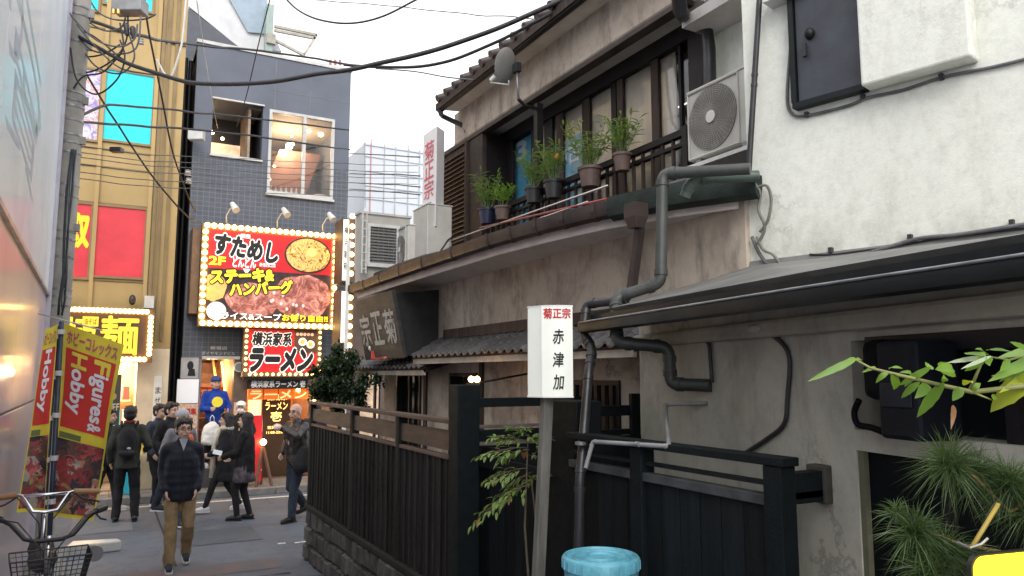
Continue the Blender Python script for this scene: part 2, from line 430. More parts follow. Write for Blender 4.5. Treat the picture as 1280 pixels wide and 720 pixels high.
def winframe(o, nv, nh, name='window', gl=GLASSD, t=.04):
    a, b, c, d = o; f = MB()
    f.box(WX-.02, WX+.06, a, a+t, c, d); f.box(WX-.02, WX+.06, b-t, b, c, d); f.box(WX-.02, WX+.06, a+t, b-t, c, c+t); f.box(WX-.02, WX+.06, a+t, b-t, d-t, d)
    for k in range(1, nv): yy_ = a+(b-a)*k/nv; f.box(WX+.0, WX+.04, yy_-.015, yy_+.015, c+t, d-t)
    wf = build(f, name, DARKFRAME, tav)
    build(MB().box(WX+.06, WX+.08, a+t, b-t, c+t, d-t), 'pane', gl, wf)
    return wf
winframe(w1, 2, 1); winframe(w2, 1, 1); 
wf = winframe(w3, 1, 1)
for k in range(9):
    yy_ = w3[0]+.06+(w3[1]-w3[0]-.12)*k/8.5
    build(MB().box(WX-.035, WX-.005, yy_, yy_+.045, w3[2], w3[3]-.04), 'lattice_bar', BROWNWOOD, wf)
# vertical timber posts in the plaster
for px in (533, 470, 603):
    y_, _ = yz(px, 480); build(MB().box(WX-.025, WX, y_-.04, y_+.04, 0, 2.42), 'timber_post', BROWNWOOD, tav, bev=.004)
build(MB().box(WX-.03, WX, 4.0, 9.9, 2.42, 2.50), 'timber_rail', BROWNWOOD, tav)
# dark interior behind the glass, lit red thing
setp(build(MB().box(3.75, 3.8, 5.9, 7.2, 1.0, 2.4), 'interior_screen', flat('interior_dark', (.05, .035, .03), .8), tav))

# soffit + eave slab over the ground floor, gutter along it
n = len(Gp)
sof = MB(); P0 = [V((x+.03, y_, EZ-.03)) for x, y_ in Gp]; P1 = [V((WX, y_, 3.30)) for x, y_ in Gp]; P1[-1].x = 3.5
P2 = [V((4.7, max(y_, 3.4), 3.66)) for x, y_ in Gp]; P3 = [V((x+.03, y_, EZ+.03)) for x, y_ in Gp]
sof.rings([[P0[i], P1[i], P1[i]+V((0.1, 0, .1)), P2[i], P3[i]] for i in range(n)])
build(sof, 'eave_soffit', SOFF, tav)
rf = MB()
rf.rings([[P3[i]+V((0, 0, .004)), P2[i]+V((0, 0, .004)), P2[i]+V((0, 0, .024)), P3[i]+V((-.05, 0, .024))] for i in range(n)])
build(rf, 'eave_roof_sheet', BROWNMETAL, tav)
# half-round gutter section, swept
gut = thing('x', None, None, (0, 0, 0)); bpy.data.objects.remove(gut)
prof = [(-.11, .035), (-.115, -.02), (-.10, -.065), (-.06, -.085), (-.02, -.065), (0, -.02), (0, .035), (-.012, .035), (-.012, -.02), (-.03, -.055), (-.06, -.07), (-.09, -.05), (-.10, -.015), (-.10, .035)]
def sweep(path, prof, mb=None):
    mb = mb or MB(); rs = []
    for i, p in enumerate(path):
        p = V(p); d = V(path[min(i+1, len(path)-1)])-V(path[max(i-1, 0)]); s_ = d.cross(V((0, 0, 1))).normalized()
        rs.append([p-s_*a+V((0, 0, b)) for a, b in prof])
    return mb.rings(rs)
Gd = []
for i in range(n-1):
    for k in range(4): Gd.append(V((*Gp[i], EZ+.02)).lerp(V((*Gp[i+1], EZ+.02)), k/4))
Gd.append(V((*Gp[-1], EZ+.02)))
gu = build(sweep(Gd, prof), 'rain_gutter', BROWNMETAL, tav, smooth='auto')
for k in range(0, len(Gd)-1, 2):
    p = Gd[k]; d = (Gd[k+1]-p).normalized()
    build(sweep([p-d*.018, p+d*.018], [(a*1.06-.0, b-.006 if b < 0 else b+.006) for a, b in prof]), 'gutter_bracket', BROWNMETAL, gu)

GRG = mat('mossy_gutter', (.028, .040, .034), (.014, .02, .018), .55, scale=9, bmp=.4, spec=.3)
eb = [(.012, -.06), (.012, -.135), (.032, -.135), (.032, -.06)]
build(sweep(Gd, eb), 'eave_edge_board', mat('pale_edge_board', (.78, .70, .66), (.62, .55, .51), .7, scale=4), tav)
build(sweep(Gd[-8:]+[V((3.50, 3.20, EZ+.02))], [(a*1.35+.012, b*1.35+.004) for a, b in prof]), 'corner_gutter', GRG, gu, smooth='auto')
# upper storey --------------------------------------------------
UX = 4.6; HX = 4.2
ue = onX(546, 188, HX).y                                    # left end of the upper storey
zt = onX(862, 50, UX).z; zh = zt+.10; ZT2 = onX(700, 100, HX).z; ZT3 = onX(700, 50, HX).z
y_post0 = onX(885, 100, UX).y; y_post1 = onX(866, 100, UX).y
up = MB()
up.box(UX, UX+.15, 3.3, y_post0, 3.66, 7.0)
build(up, 'upper_plaster_wall', WHITEPL, tav)
build(MB().box(UX-.05, UX+.12, y_post0, y_post1, 3.66, zt+.12), 'corner_post', DARKFRAME, tav)
build(MB().box(UX, UX+.12, y_post1, ue, 3.66, 3.95), 'window_sill_wall', DARKFRAME, tav)
hd = build(MB().box(UX-.04, UX+.12, y_post1, ue, zt, zt+.16), 'window_header', DARKFRAME, tav)
build(MB().box(HX+.02, UX+.1, y_post0-.15, ue, zt+.165, ZT2+.06), 'shutter_soffit', SOFF, tav)
build(MB().box(HX, HX+.12, y_post0-.15, ue+.02, ZT2-.02, ZT2+.03), 'canopy_edge', BROWNMETAL, tav)
build(MB().box(HX+.02, HX+.14, y_post0-.15, ue-.6, ZT2+.03, ZT3+.05), 'plaster_band', PINKPL, tav)
# end: shutter box with louvres, dark panel
yl0 = onX(583, 240, HX).y; yl1 = ue-.02; yd0 = onX(601, 240, HX).y
zb = 3.62
lb = build(MB().box(HX+.03, UX+.1, yl0, yl1, zb, ZT2-.02), 'shutter_box', BROWNWOOD, tav)
nsl = 26; zz0, zz1 = zb+.05, ZT2-.08
proto = None
for k in range(nsl):
    z = zz0+(zz1-zz0)*k/nsl
    if proto is None:
        m_ = MB(); m_.obox((HX-.012, yl0+.03, z), (0, yl1-yl0-.06, 0), (.045, 0, .028), (-.006, 0, .008)); proto = build(m_, 'slat', mat('louvre_brown', (.20, .15, .13), (.13, .10, .085), .55, scale=4), lb)
    else: share(proto, (0, 0, z-zz0))
build(MB().box(HX-.02, HX+.04, yl0-.03, yl0+.03, zb, ZT2-.02), 'shutter_stile', BROWNWOOD, tav)
build(MB().box(HX+.02, HX+.08, yd0, yl0-.03, zb, ZT2-.02), 'side_panel', mat('dark_brown_panel', (.04, .026, .024), (.022, .016, .016), .5), tav)
build(MB().box(HX+.08, UX+.1, yd0, yd0+.05, zb, ZT2-.02), 'return_panel', DARKFRAME, tav)
# windows: posts and glass
GLASSW = None
m_, t_, n_, b_ = newmat('window_glass'); b_.inputs['Base Color'].default_value = (.9, .93, .95, 1); b_.inputs['Roughness'].default_value = .03
b_.inputs['Transmission Weight'].default_value = 1; b_.inputs['IOR'].default_value = 1.38; b_.inputs['Specular IOR Level'].default_value = 1; GLASSW = m_
posts = [(606, 9), (638, 6), (669, 9), (686, 10), (700, 8), (733, 9), (768, 6), (776, 7), (820, 9), (852, 3)]
wfr = thing('x', None, None, (0, 0, 0)); bpy.data.objects.remove(wfr)
prevy = None; ysP = []
for px, wpx in posts:
    ya = onX(px+wpx/2, 150, UX).y; yb = onX(px-wpx/2, 150, UX).y
    build(MB().box(UX-.012, UX+.028, ya, yb, 3.95, zt), 'window_post', BROWNWOOD if wpx > 6 and px not in (669, 686) else DARKFRAME, tav, bev=.003)
    ysP.append((ya, yb))
ysP = [(yd0+.05, yd0+.06)] + ysP + [(y_post1-.01, y_post1)]
for (a0, b0_), (a1, b1) in zip(ysP[:-1], ysP[1:]):
    if a0-b1 > .03: build(MB().box(UX+.01, UX+.016, b1, a0, 3.95, zt), 'pane', GLASSW, tav)
for z in (4.35,):
    build(MB().box(UX-.005, UX+.045, y_post1, yd0, z, z+.04), 'glazing_bar', DARKFRAME, tav)
# room behind: curtains, blue poster, reflections come from the street
CURT = mat('tan_curtain', (.80, .66, .53), (.66, .54, .43), .9, scale=2, stretch=(1, 5, .6), bmp=.5, bscale=6)
cu = MB()
cy0, cy1 = onX(862, 150, UX+.2).y, onX(690, 150, UX+.2).y
cu.rings([[V((UX+.045, cy0+(cy1-cy0)*k/40, 3.9)), V((UX+.045, cy0+(cy1-cy0)*k/40, zt+.05)), V((UX+.06, cy0+(cy1-cy0)*k/40, zt+.05)), V((UX+.06, cy0+(cy1-cy0)*k/40, 3.9))] for k in range(41)])
build(cu, 'curtain', CURT, tav, smooth=True)
cu = MB(); cy2, cy3 = onX(668, 200, UX+.2).y, onX(640, 200, UX+.2).y
cu.box(UX+.10, UX+.115, cy2, cy3+.25, 3.9, zt+.05)
build(cu, 'roller_blind', CURT, tav)
BLUEP = mat('blue_poster_print', (.10, .42, .60), (.07, .33, .5), .5, scale=2, bmp=0)
WHITEP = flat('white_print', (.75, .78, .8), .5)
pa, pb = onX(667, 190, UX+.08), onX(639, 230, UX+.08)
pn = build(MB().box(UX+.08, UX+.085, pa.y, pb.y, 3.9, onX(640, 170, UX+.08).z), 'window_poster', BLUEP, tav)
tx = MB(); textfit(tx, '3', V((UX+.079, pb.y-.16, onX(650, 196, UX).z)), (0, -1, 0), (0, 0, 1), .26, .24, off=.03); build(tx, 'lettering', WHITEP, pn)
pa, pb = onX(733, 190, UX+.03), onX(694, 230, UX+.03)
pn = build(MB().box(UX+.03, UX+.035, pa.y, pb.y, 3.9, onX(700, 182, UX+.08).z), 'window_poster', BLUEP, tav)
tx = MB(); textfit(tx, '中古', V((UX+.029, pb.y-.05, onX(710, 205, UX).z)), (0, -1, 0), (0, 0, 1), .5, .24, off=.02); build(tx, 'lettering', WHITEP, pn)
build(MB().box(6.2, 6.25, 3.5, 9.9, 3.66, 5.6), 'room_back_wall', flat('room_wall', (.35, .28, .22), .9), tav)
build(MB().box(4.75, 6.2, 3.5, 9.9, 3.6, 3.66), 'upper_floor', BROWNWOOD, tav)
build(MB().box(4.75, 6.2, 3.5, ue, 5.62, 5.68), 'ceiling', flat('room_ceiling', (.4, .36, .3), .9), tav)
build(MB().box(UX+.1, 6.2, ue-.1, ue, 3.66, 5.6), 'upper_end_wall', OLDPL, tav)

# main roof: sloping soffit, fascia, tiles, round end tiles
RX = 3.9
e0 = onX(548, 130, RX); zr = e0.z-.06; yr1 = e0.y
yr0 = 3.6
sf = MB(); sf.prism([(RX+.02, yr0, zr-.02), (HX+.14, yr0, ZT3+.06), (HX+.14, yr0, ZT3+.12), (8, yr0, zr+2.1), (RX+.02, yr0, zr+.05)], (0, yr1-yr0, 0))
build(sf, 'roof_soffit', mat('pale_soffit_board', (.74, .70, .64), (.56, .51, .46), .8, scale=4, stretch=(1, .5, 1)), tav)
build(MB().box(RX-.03, RX+.02, yr0, yr1+.03, zr-.035, zr+.06), 'roof_fascia', BROWNWOOD, tav)
rt = build(MB().prism([(RX-.03, yr0, zr+.06), (8.02, yr0, zr+2.2), (8, yr0, zr+2.1), (RX+.02, yr0, zr+.05)], (0, yr1-yr0+.02, 0)), 'roof', ROOFTILE, tav)
proto = None; ky = int((yr1-yr0)/.27)
for k in range(ky):
    yk = yr1-.12-k*.27
    if proto is None:
        m_ = MB(); m_.cyl((RX-.07, yk, zr+.085), (RX+.8, yk, zr+.085+.83*.52), .05, .05, 10); proto = build(m_, 'cover_tile', ROOFTILE, rt, smooth='auto'); yk0 = yk
    else: share(proto, (0, yk-yk0, 0))
gu2 = build(sweep([(RX-.02, yr0, zr), (RX-.02, yr1+.02, zr)], [(a*.8, b*.8) for a, b in prof]), 'roof_gutter', DARKFRAME, tav, smooth='auto')
dp = [e0+V((0, -.05, -.06)), e0+V((.02, -.05, -.16)), onX(553, 145, RX+.1), onX(580, 158, HX+.05), onX(584, 166, HX+.05)]
build(MB().tube(dp, .035, 10), 'downpipe', BLACKPIPE, tav, smooth='auto')
# pipe and box at the top right of the windows
bp = [onX(848, -8, RX), onX(850, 12, RX+.05), onX(856, 22, UX-.25), onX(884, 40, UX-.12), onX(886, 60, UX-.12), onX(887, 112, UX-.12)]
build(MB().tube(bp, .06, 10), 'downpipe', BLACKPIPE, tav, smooth='auto')
build(MB().box(UX-.35, UX, 3.4, onX(868, 10, UX-.2).y, onX(890, 18, UX-.3).z, onX(890, 18, UX-.3).z+.10), 'small_eave', SOFF, tav)
# dark drop post of the canopy and short ledge board
pA = onX(673, 130, HX)
build(MB().box(HX-.04, HX+.04, pA.y-.04, pA.y+.04, 3.62, pA.z), 'canopy_post', DARKFRAME, tav)

# balcony railing ------------------------------------------------
BX = 4.12; zt_r = onX(855, 166, BX).z; yb0 = onX(858, 166, BX).y; yb1 = onX(612, 262, BX).y
rail = build(MB().box(BX-.03, BX+.03, yb0, yb1, zt_r-.03, zt_r+.03), 'balcony_railing', DARKFRAME, tav, bev=.004)
build(MB().box(BX-.02, BX+.02, yb0, yb1, zt_r-.11, zt_r-.08), 'lower_rail', DARKFRAME, rail)
nb = int((yb1-yb0)/.135); proto = None
for k in range(nb+1):
    yk = yb0+.03+k*.135
    if proto is None: proto = build(MB().box(BX-.013, BX+.013, yk-.013, yk+.013, 3.60, zt_r-.03), 'baluster', BROWNWOOD, rail); yk0 = yk
    else: share(proto, (0, yk-yk0, 0))
build(MB().box(BX-.035, BX+.035, yb0-.04, yb0+.02, 3.6, zt_r+.045), 'newel_post', DARKFRAME, rail)
build(MB().prism([(BX-.02, yb0-.04, zt_r-.02), (BX-.02, yb0-.16, zt_r-.04), (BX-.02, yb0-.13, zt_r-.16), (BX-.02, yb0-.10, zt_r-.09), (BX-.02, yb0-.04, zt_r-.08)], (.04, 0, 0)), 'rail_bracket', DARKFRAME, rail)
# metal drying rods laid in front of the balcony
LROD = flat('bright_rod', (.55, .5, .48), .25, .8); RROD = flat('red_rod', (.28, .07, .06), .4)
for (a, b, r_, m_, lb_) in (((560, 302), (760, 232), .010, LROD, 'bright steel drying rod, uppermost of those below the balcony'), ((575, 308), (735, 252), .009, LROD, 'thin steel drying rod just above the brown gutter'), ((600, 285), (770, 246), .011, RROD, 'dull red drying rod behind the steel rods at the balcony foot')):
    solo(MB().tube([onX(*a, 3.75), onX(*b, 3.75)], r_, 6), 'drying_rod', lb_, 'rod', m_, smooth=True)

# small tiled hisashi roofs over the ground floor -----------------
def hisashi(px0, px1, ye, yt, board):
    y1_ = onX(px0, ye, 3.1).y; y0_ = onX(px1, ye, 3.1).y; ze = onX((px0+px1)/2, ye, 3.1).z; ztp = onX((px0+px1)/2, yt, WX).z
    r = build(MB().prism([(3.1, y0_, ze-.02), (WX-.002, y0_, ztp-.04), (WX-.002, y0_, ztp-.09), (3.12, y0_, ze-.07)], (0, y1_-y0_, 0)), 'pent_roof', BROWNWOOD, tav)
    build(MB().box(3.11, 3.14, y0_, y1_+.01, ze-.10, ze-.025), 'eave_board', mat('pale_eave_board', (.42, .37, .31), (.30, .26, .22), .7), r)
    nrow = 3; w_ = .15; nn_ = int((y1_-y0_)/w_); pr = None
    sl = (ztp-ze)/(WX-3.1)
    for j in range(nrow):
        for i in range(nn_):
            yk = y0_+i*w_; xk = 3.075+j*.118; zk = ze+(xk-3.1)*sl-.012+j*.004
            if pr is None:
                rs = []
                for xx, dz in ((xk, 0), (xk+.145, .145*sl-.012)):
                    rs.append([V((xx, yk+w_*.99*a, zk+dz+h)) for a, h in ((0, .012), (.3, -.006), (.6, .0), (.8, .028), (1, .018))]+[V((xx, yk+w_*.99*a, zk+dz+h+.016)) for a, h in ((1, .018), (.8, .03), (.6, .002), (.3, -.004), (0, .014))])
                pr = build(MB().rings(rs), 'roof_tile', TILE, r, smooth='auto'); p0_ = (xk, yk, zk)
            else: share(pr, (xk-p0_[0], yk-p0_[1], zk-p0_[2]))
    if board: build(MB().box(WX-.06, WX-.003, y0_, y1_-.2, ztp+.0, ztp+.10), 'ridge_board', BROWNWOOD, r)
hisashi(516, 790, 436, 414, True)
hisashi(432, 528, 459, 449, False)
# ================================================================== WHITE HOUSE ON THE RIGHT
CN = V((3.49, 3.30, 0)); eW = V((.245, -1, 0)).normalized(); nW = V((-1, -.245, 0)).normalized()
L0 = V((3.0, 3.8, 0)); eL = V((-.4, -1.7, 0)).normalized(); nL = V((-1.7, .4, 0)).normalized()
def onW(px, py, o=0): return onpl(px, py, CN+nW*o, nW)
def onL(px, py, o=0): return onpl(px, py, L0+nL*o, nL)
def sW(px, py=300, o=0): return (onW(px, py, o)-CN).dot(eW)
def sL(px, py=480, o=0): return (onL(px, py, o)-L0).dot(eL)
def wb(mb, s0, s1, d0, d1, z0, z1, P=CN, e=eW, n=nW):
    return mb.obox(P+e*s0+n*d0+V((0, 0, z0)), e*(s1-s0), n*(d1-d0), V((0, 0, z1-z0)))
def lbx(mb, s0, s1, d0, d1, z0, z1): return wb(mb, s0, s1, d0, d1, z0, z1, L0, eL, nL)
wh = thing('white_house', 'large pale rendered building on the right with a low grey canopy roof over its doorway', 'building', (5, 1, 0))
m_ = MB(); wb(m_, 0, 7, -.25, 0, 2.80, 9.0); build(m_, 'upper_wall', WHITEPL, wh)
m_ = MB(); m_.obox(CN+nW*-.25+V((0, -.002, 2.8)), (4, 0, 0), (0, -.2, 0), (0, 0, 6.2)); build(m_, 'corner_return_wall', WHITEPL, wh)
# projecting bay with the dark hatch
b0, b1 = sW(1083, 105, .13), sW(1214, 68, .13); zb = onW(1084, 107, .13).z
s1 = sW(1082, 104, .0); 
m_ = MB(); wb(m_, sW(1085, 104, .03)+.0, b1, .0, .13, onW(1150, 87, .13).z, 9.0); build(m_, 'wall_bay', WHITEPL, wh, bev=.012)
h0, h1 = sW(997, 60, .03), sW(1081, 60, .03); zh0 = onW(1040, 118, .03).z
ht = MB(); wb(ht, h0, h1, .0, .05, zh0, zh0+1.25)
HATCH = mat('dark_hatch_metal', (.062, .066, .08), (.04, .042, .052), .45, .3, scale=4, bmp=.1)
hp = build(ht, 'metal_hatch', HATCH, wh, bev=.006)
m_ = MB()
for a, b, c, d in ((h0-.03, h1+.0, zh0-.035, zh0-.002), (h0-.035, h0-.003, zh0, zh0+1.25), (h1+.003, h1+.03, zh0, zh0+1.25)): wb(m_, a, b, 0, .07, c, d)
build(m_, 'hatch_frame', DARKTIN, hp)
m_ = MB(); q = onW(1012, 42, .06); m_.ell(q, (.03, .03, .035)); build(m_, 'hatch_knob', DARKTIN, hp, smooth=True)
m_ = MB(); q = onW(1005, 72, .06); m_.obox(q, eW*.02, nW*.02, V((0, 0, .08))); build(m_, 'hatch_latch', BLACKPIPE, hp)
m_ = MB(); wb(m_, sW(965, 3), sW(1010, 3), 0, .12, onW(985, 4).z, onW(985, 4).z+.05); build(m_, 'hatch_hood', WHITEMETAL, wh)

# lower wall -------------------------------------------------------
sd0, sdr = sL(1070, 560), sL(1076, 560); zd = onL(1080, 564).z; sE = 4.6
zw0 = onL(1100, 540).z; zw1 = onL(1100, 424).z; zc = onL(1072, 385, .06).z; zc2 = onL(1072, 412, .06).z
m_ = MB()
lbx(m_, 0, sd0, -.22, 0, 0, 2.575)
lbx(m_, sd0, sE, -.22, 0, zd, zw0); lbx(m_, sd0, sE, -.22, 0, zw1, 2.575)
build(m_, 'lower_wall', BEIGEPL, wh)
m_ = MB(); m_.obox(L0+nL*-.22, (1.2, 0, 0), (0, -.15, 0), (0, 0, 2.575)); build(m_, 'lower_return_wall', BEIGEPL, wh)
m_ = MB(); lbx(m_, 0, sE, 0.002, .05, zc2, zc); build(m_, 'cornice', plaster('cornice_plaster', (.36, .34, .27), (.28, .26, .2), (.13, .12, .09), .2, .4, 2), wh, bev=.02)
DOORM = mat('dark_doorway_wood', (.004, .006, .008), (.003, .004, .005), .6, spec=.12, scale=4)
m_ = MB(); lbx(m_, sd0, sE, -.14, -.03, 0, zd+.02); door = build(m_, 'door', DOORM, wh)
for k in range(1, 6):
    m_ = MB(); s_ = sd0+.06+k*.33; lbx(m_, s_, s_+.035, -.03, -.01, 0, zd); build(m_, 'door_stile', DARKFRAME, door)
m_ = MB(); lbx(m_, sd0+.002, sd0+.03, -.029, -.006, 0, zd-.002); build(m_, 'door_jamb', mat('jamb_olive', (.12, .115, .07), (.08, .078, .05), .7), door)
m_ = MB(); lbx(m_, sd0+.3, sE, -.24, -.14, zw0, zw1); win = build(m_, 'shop_window', GLASSD, wh)
for s_ in (sL(1150, 470), sL(1243, 470)):
    m_ = MB(); lbx(m_, s_, s_+.045, -.14, -.03, zw0, zw1); build(m_, 'window_mullion', DARKFRAME, win)
m_ = MB(); lbx(m_, sd0+.1, sE, -.14, .02, zw1-.05, zw1+.01); build(m_, 'window_head', DARKFRAME, win)
# inside fill so nothing shows through
m_ = MB(); lbx(m_, .3, sE, -.9, -.85, 0, 2.5); build(m_, 'inner_wall', flat('inner_dark', (.03, .03, .03), .9), wh)

# canopy roof --------------------------------------------------------
CZ = 2.56
C0, C1, C2, C3 = V((2.60, 3.72, CZ)), V((2.29, 1.85, CZ)), V((2.20, 1.1, CZ)), V((2.0, -.3, CZ))
ZT = 2.90
fr_ = [C0, C0.lerp(C1, .5), C1, C2, C3]
bk = [V((3.42, 3.62, 2.84)), CN+V((0, .0, ZT)), CN+eW*.8+V((0, 0, ZT)), CN+eW*1.7+V((0, 0, ZT)), CN+eW*3.4+V((0, 0, ZT))]
bk = [b+nW*.001 if i else b for i, b in enumerate(bk)]
m_ = MB(); m_.rings([[f+V((0, 0, .05)), b, b+V((0, 0, .02)), f+V((-.02, 0, .07))] for f, b in zip(fr_, bk)])
can = build(m_, 'canopy_roof', GREYTIN, wh)
m_ = MB(); m_.rings([[f+V((.05, 0, -.0)), V((b.x-.2, b.y, 2.58)), V((b.x-.2, b.y, 2.62)), f+V((.05, 0, .03))] for f, b in zip(fr_, bk)])
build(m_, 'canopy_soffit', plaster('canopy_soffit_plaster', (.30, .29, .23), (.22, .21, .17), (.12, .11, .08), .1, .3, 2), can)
m_ = MB(); m_.rings([[f+V((-.03, 0, -.02)), f+V((.03, 0, -.02)), f+V((.03, 0, .045)), f+V((-.03, 0, .045))] for f in fr_]); build(m_, 'canopy_fascia', DARKTIN, can)
pr2 = [(-.085, .0), (-.09, -.02), (-.082, -.052), (-.03, -.058), (-.01, -.035), (0, 0), (-.01, 0), (-.018, -.034), (-.032, -.05), (-.075, -.045), (-.08, -.02), (-.075, 0)]
gd = []
for i in range(4):
    for k in range(5): gd.append(fr_[i].lerp(fr_[i+1], k/5)+V((-.03, 0, -.005)))
g2 = build(sweep(gd, pr2), 'canopy_gutter', DARKTIN, can, smooth='auto')
rim = MB().tube([p+V((-.088, 0, .003)) for p in gd], .006, 6); build(rim, 'gutter_rim', mat('worn_steel_edge', (.30, .31, .33), (.16, .17, .18), .35, .5), g2, smooth=True)
# flashing and the step of old brown plaster above the canopy end
m_ = MB(); m_.rings([[b+V((-.03, 0, .0)), b+V((.02, 0, 0)), b+V((.02, 0, .045)), b+V((-.01, 0, .045))] for b in bk[1:]]); build(m_, 'wall_flashing', GREYTIN, can)

# wall cables of the white house (stapled)
def cable(pts, r=.008, m=CABLE, name='cable', parent=None, sub=6, **k):
    pts = [V(p) for p in pts]; out = []
    for i in range(len(pts)-1):
        p0, p1, p2, p3 = pts[max(i-1, 0)], pts[i], pts[i+1], pts[min(i+2, len(pts)-1)]
        for j in range(sub):
            t = j/sub; out.append(.5*((2*p1)+(-p0+p2)*t+(2*p0-5*p1+4*p2-p3)*t*t+(-p0+3*p1-3*p2+p3)*t**3))
    out.append(pts[-1]); mb = MB().tube(out, r, 6)
    return build(mb, name, m, parent, smooth=True, **k)
cable([onW(x, y, .012) for x, y in ((992, 10), (988, 60), (984, 120), (990, 142), (1010, 144), (1060, 132), (1085, 122), (1130, 112), (1180, 96), (1240, 84), (1290, 72))], .009, CABLEG, 'wall_cable', wh)
cable([onW(x, y, .03) for x, y in ((940, 296), (950, 318), (965, 332), (1000, 330), (1050, 326), (1100, 312), (1150, 298), (1200, 293), (1290, 279))], .011, CABLEG, 'wall_cable', wh)
cable([onW(x, y, .02) for x, y in ((1012, 318), (1040, 318), (1080, 313), (1130, 306), (1180, 297), (1290, 284))], .006, CABLE, 'wall_cable', wh)
for x, y in ((1080, 122), (1010, 144), (1178, 97), (1040, 313), (1139, 297), (1266, 279)):
    q = onW(x, y, .0); m_ = MB(); m_.obox(q-eW*.01-V((0, 0, .015)), eW*.02, nW*.03, V((0, 0, .03))); build(m_, 'cable_clip', CABLE, wh)
cable([onL(x, y, .012) for x, y in ((955, 412), (985, 440), (984, 500), (980, 530), (960, 548), (932, 566))], .011, CABLE, 'wall_cable', wh)
m_ = MB(); m_.ell(onL(948, 411, .03), (.05, .05, .025)); build(m_, 'junction_dome', BEIGEPL, wh, smooth=True)
cable([onL(x, y, .02) for x, y in ((840, 426), (870, 422), (885, 428), (888, 450), (890, 478))], .012, CABLE, 'wall_cable', wh)

# dark wall unit hung under the cornice beside the window
mu = thing('wall_unit', 'black covered box unit on the beige wall above the dark doorway', 'wall unit', onL(1110, 540, .1))
c_ = (sL(1073, 480, .16), sL(1102, 480, .16), sL(1152, 480, .16))
zt_, zm_, zb_ = onL(1090, 424, .16).z, onL(1090, 500, .16).z, onL(1130, 550, .16).z
BLK = mat('black_cover', (.003, .004, .006), (.002, .002, .003), .7, spec=.12, scale=5)
m_ = MB(); lbx(m_, c_[0], c_[1], .0, .15, zm_, zt_); build(m_, 'cover', BLK, mu, bev=.03)
m_ = MB(); lbx(m_, c_[1], c_[2], .0, .18, zb_, zt_-.01); build(m_, 'casing', mat('blueblack_casing', (.005, .007, .012), (.003, .004, .007), .6, spec=.15, scale=5), mu, bev=.015)
m_ = MB(); lbx(m_, c_[1]+.02, c_[2]-.02, .18, .187, zm_-.02, zt_-.15); build(m_, 'front_panel', mat('casing_panel', (.009, .013, .022), (.006, .009, .015), .5, spec=.2), mu, bev=.004)
cable([onL(x, y, .06) for x, y in ((1074, 500), (1068, 515), (1072, 530), (1088, 534), (1104, 540))], .012, BLK, 'hose', mu)

# ================================================================== PIPES IN FRONT OF THE HOUSES
PX = 3.0
def pipething(name, label, cat, pts, r, m, collars=(), grp=None):
    t = thing(name, label, cat, pts[-1], grp)
    out = []
    for i, p in enumerate(pts):                       # rounded elbows
        if 0 < i < len(pts)-1:
            a = (pts[i-1]-p); b = (pts[i+1]-p); k = min(r*1.5, a.length*.4, b.length*.4)
            for j in range(5):
                t_ = j/4; q0 = p+a.normalized()*k; q2 = p+b.normalized()*k
                out.append(q0*(1-t_)**2+p*2*t_*(1-t_)+q2*t_*t_)
        else: out.append(p)
    build(MB().tube(out, r, 14), 'pipe', m, t, smooth='auto')
    for i in range(1, len(pts)-1):
        for q in (pts[i-1], pts[i+1]):
            d = (q-pts[i]); L = d.length; d.normalize()
            if L > r*3.2: build(MB().tube([pts[i]+d*r*1.35, pts[i]+d*r*2.35], r*1.16, 14), 'socket', m, t, smooth='auto')
    for c in collars: build(MB().tube([c[0], c[1]], r*1.15, 12), 'clamp', STEEL, t, smooth='auto')
    return t
pA = [onX(938, 211, 3.15), onX(828, 217, 2.86), onX(826, 354, 2.80), onX(770, 372, 2.62), onX(771, 428, 2.50)]
pA2 = [onX(771, 428, 2.50), onX(836, 434, 2.72), onX(838, 480, 2.74), onL(890, 482, .0)]
pipething('drain_pipe', 'grey green drain pipe stepping down from the balcony corner over the grey canopy', 'pipe', pA+pA2[1:], .034, GREYPIPE)
pD = [onX(948, 220, 3.35), onX(866, 223, 3.02), onX(856, 246, 3.0)]
pipething('drain_pipe', 'short mossy green pipe with one elbow emptying into the gutter corner', 'pipe', pD, .034, GREENPIPE)
pE = [onX(938, 204, 3.35), onX(905, 206, 3.2), onX(868, 208, 3.1)]
pE = [onX(900, 216, 3.32), onX(758, 256, 3.18)]
pipething('air_duct_pipe', 'fat dark insulated pipe lying along the balcony foot behind the grey green pipe', 'pipe', pE, .032, BLACKPIPE, [(onX(792, 247, 3.2), onX(795, 246, 3.2))])
pV = [onW(950, -12, .05), onW(943, 100, .05), onW(936, 213, .06)]
pipething('conduit', 'thin black conduit running down the corner of the white wall beside the fan unit', 'pipe', pV, .018, BLACKPIPE)
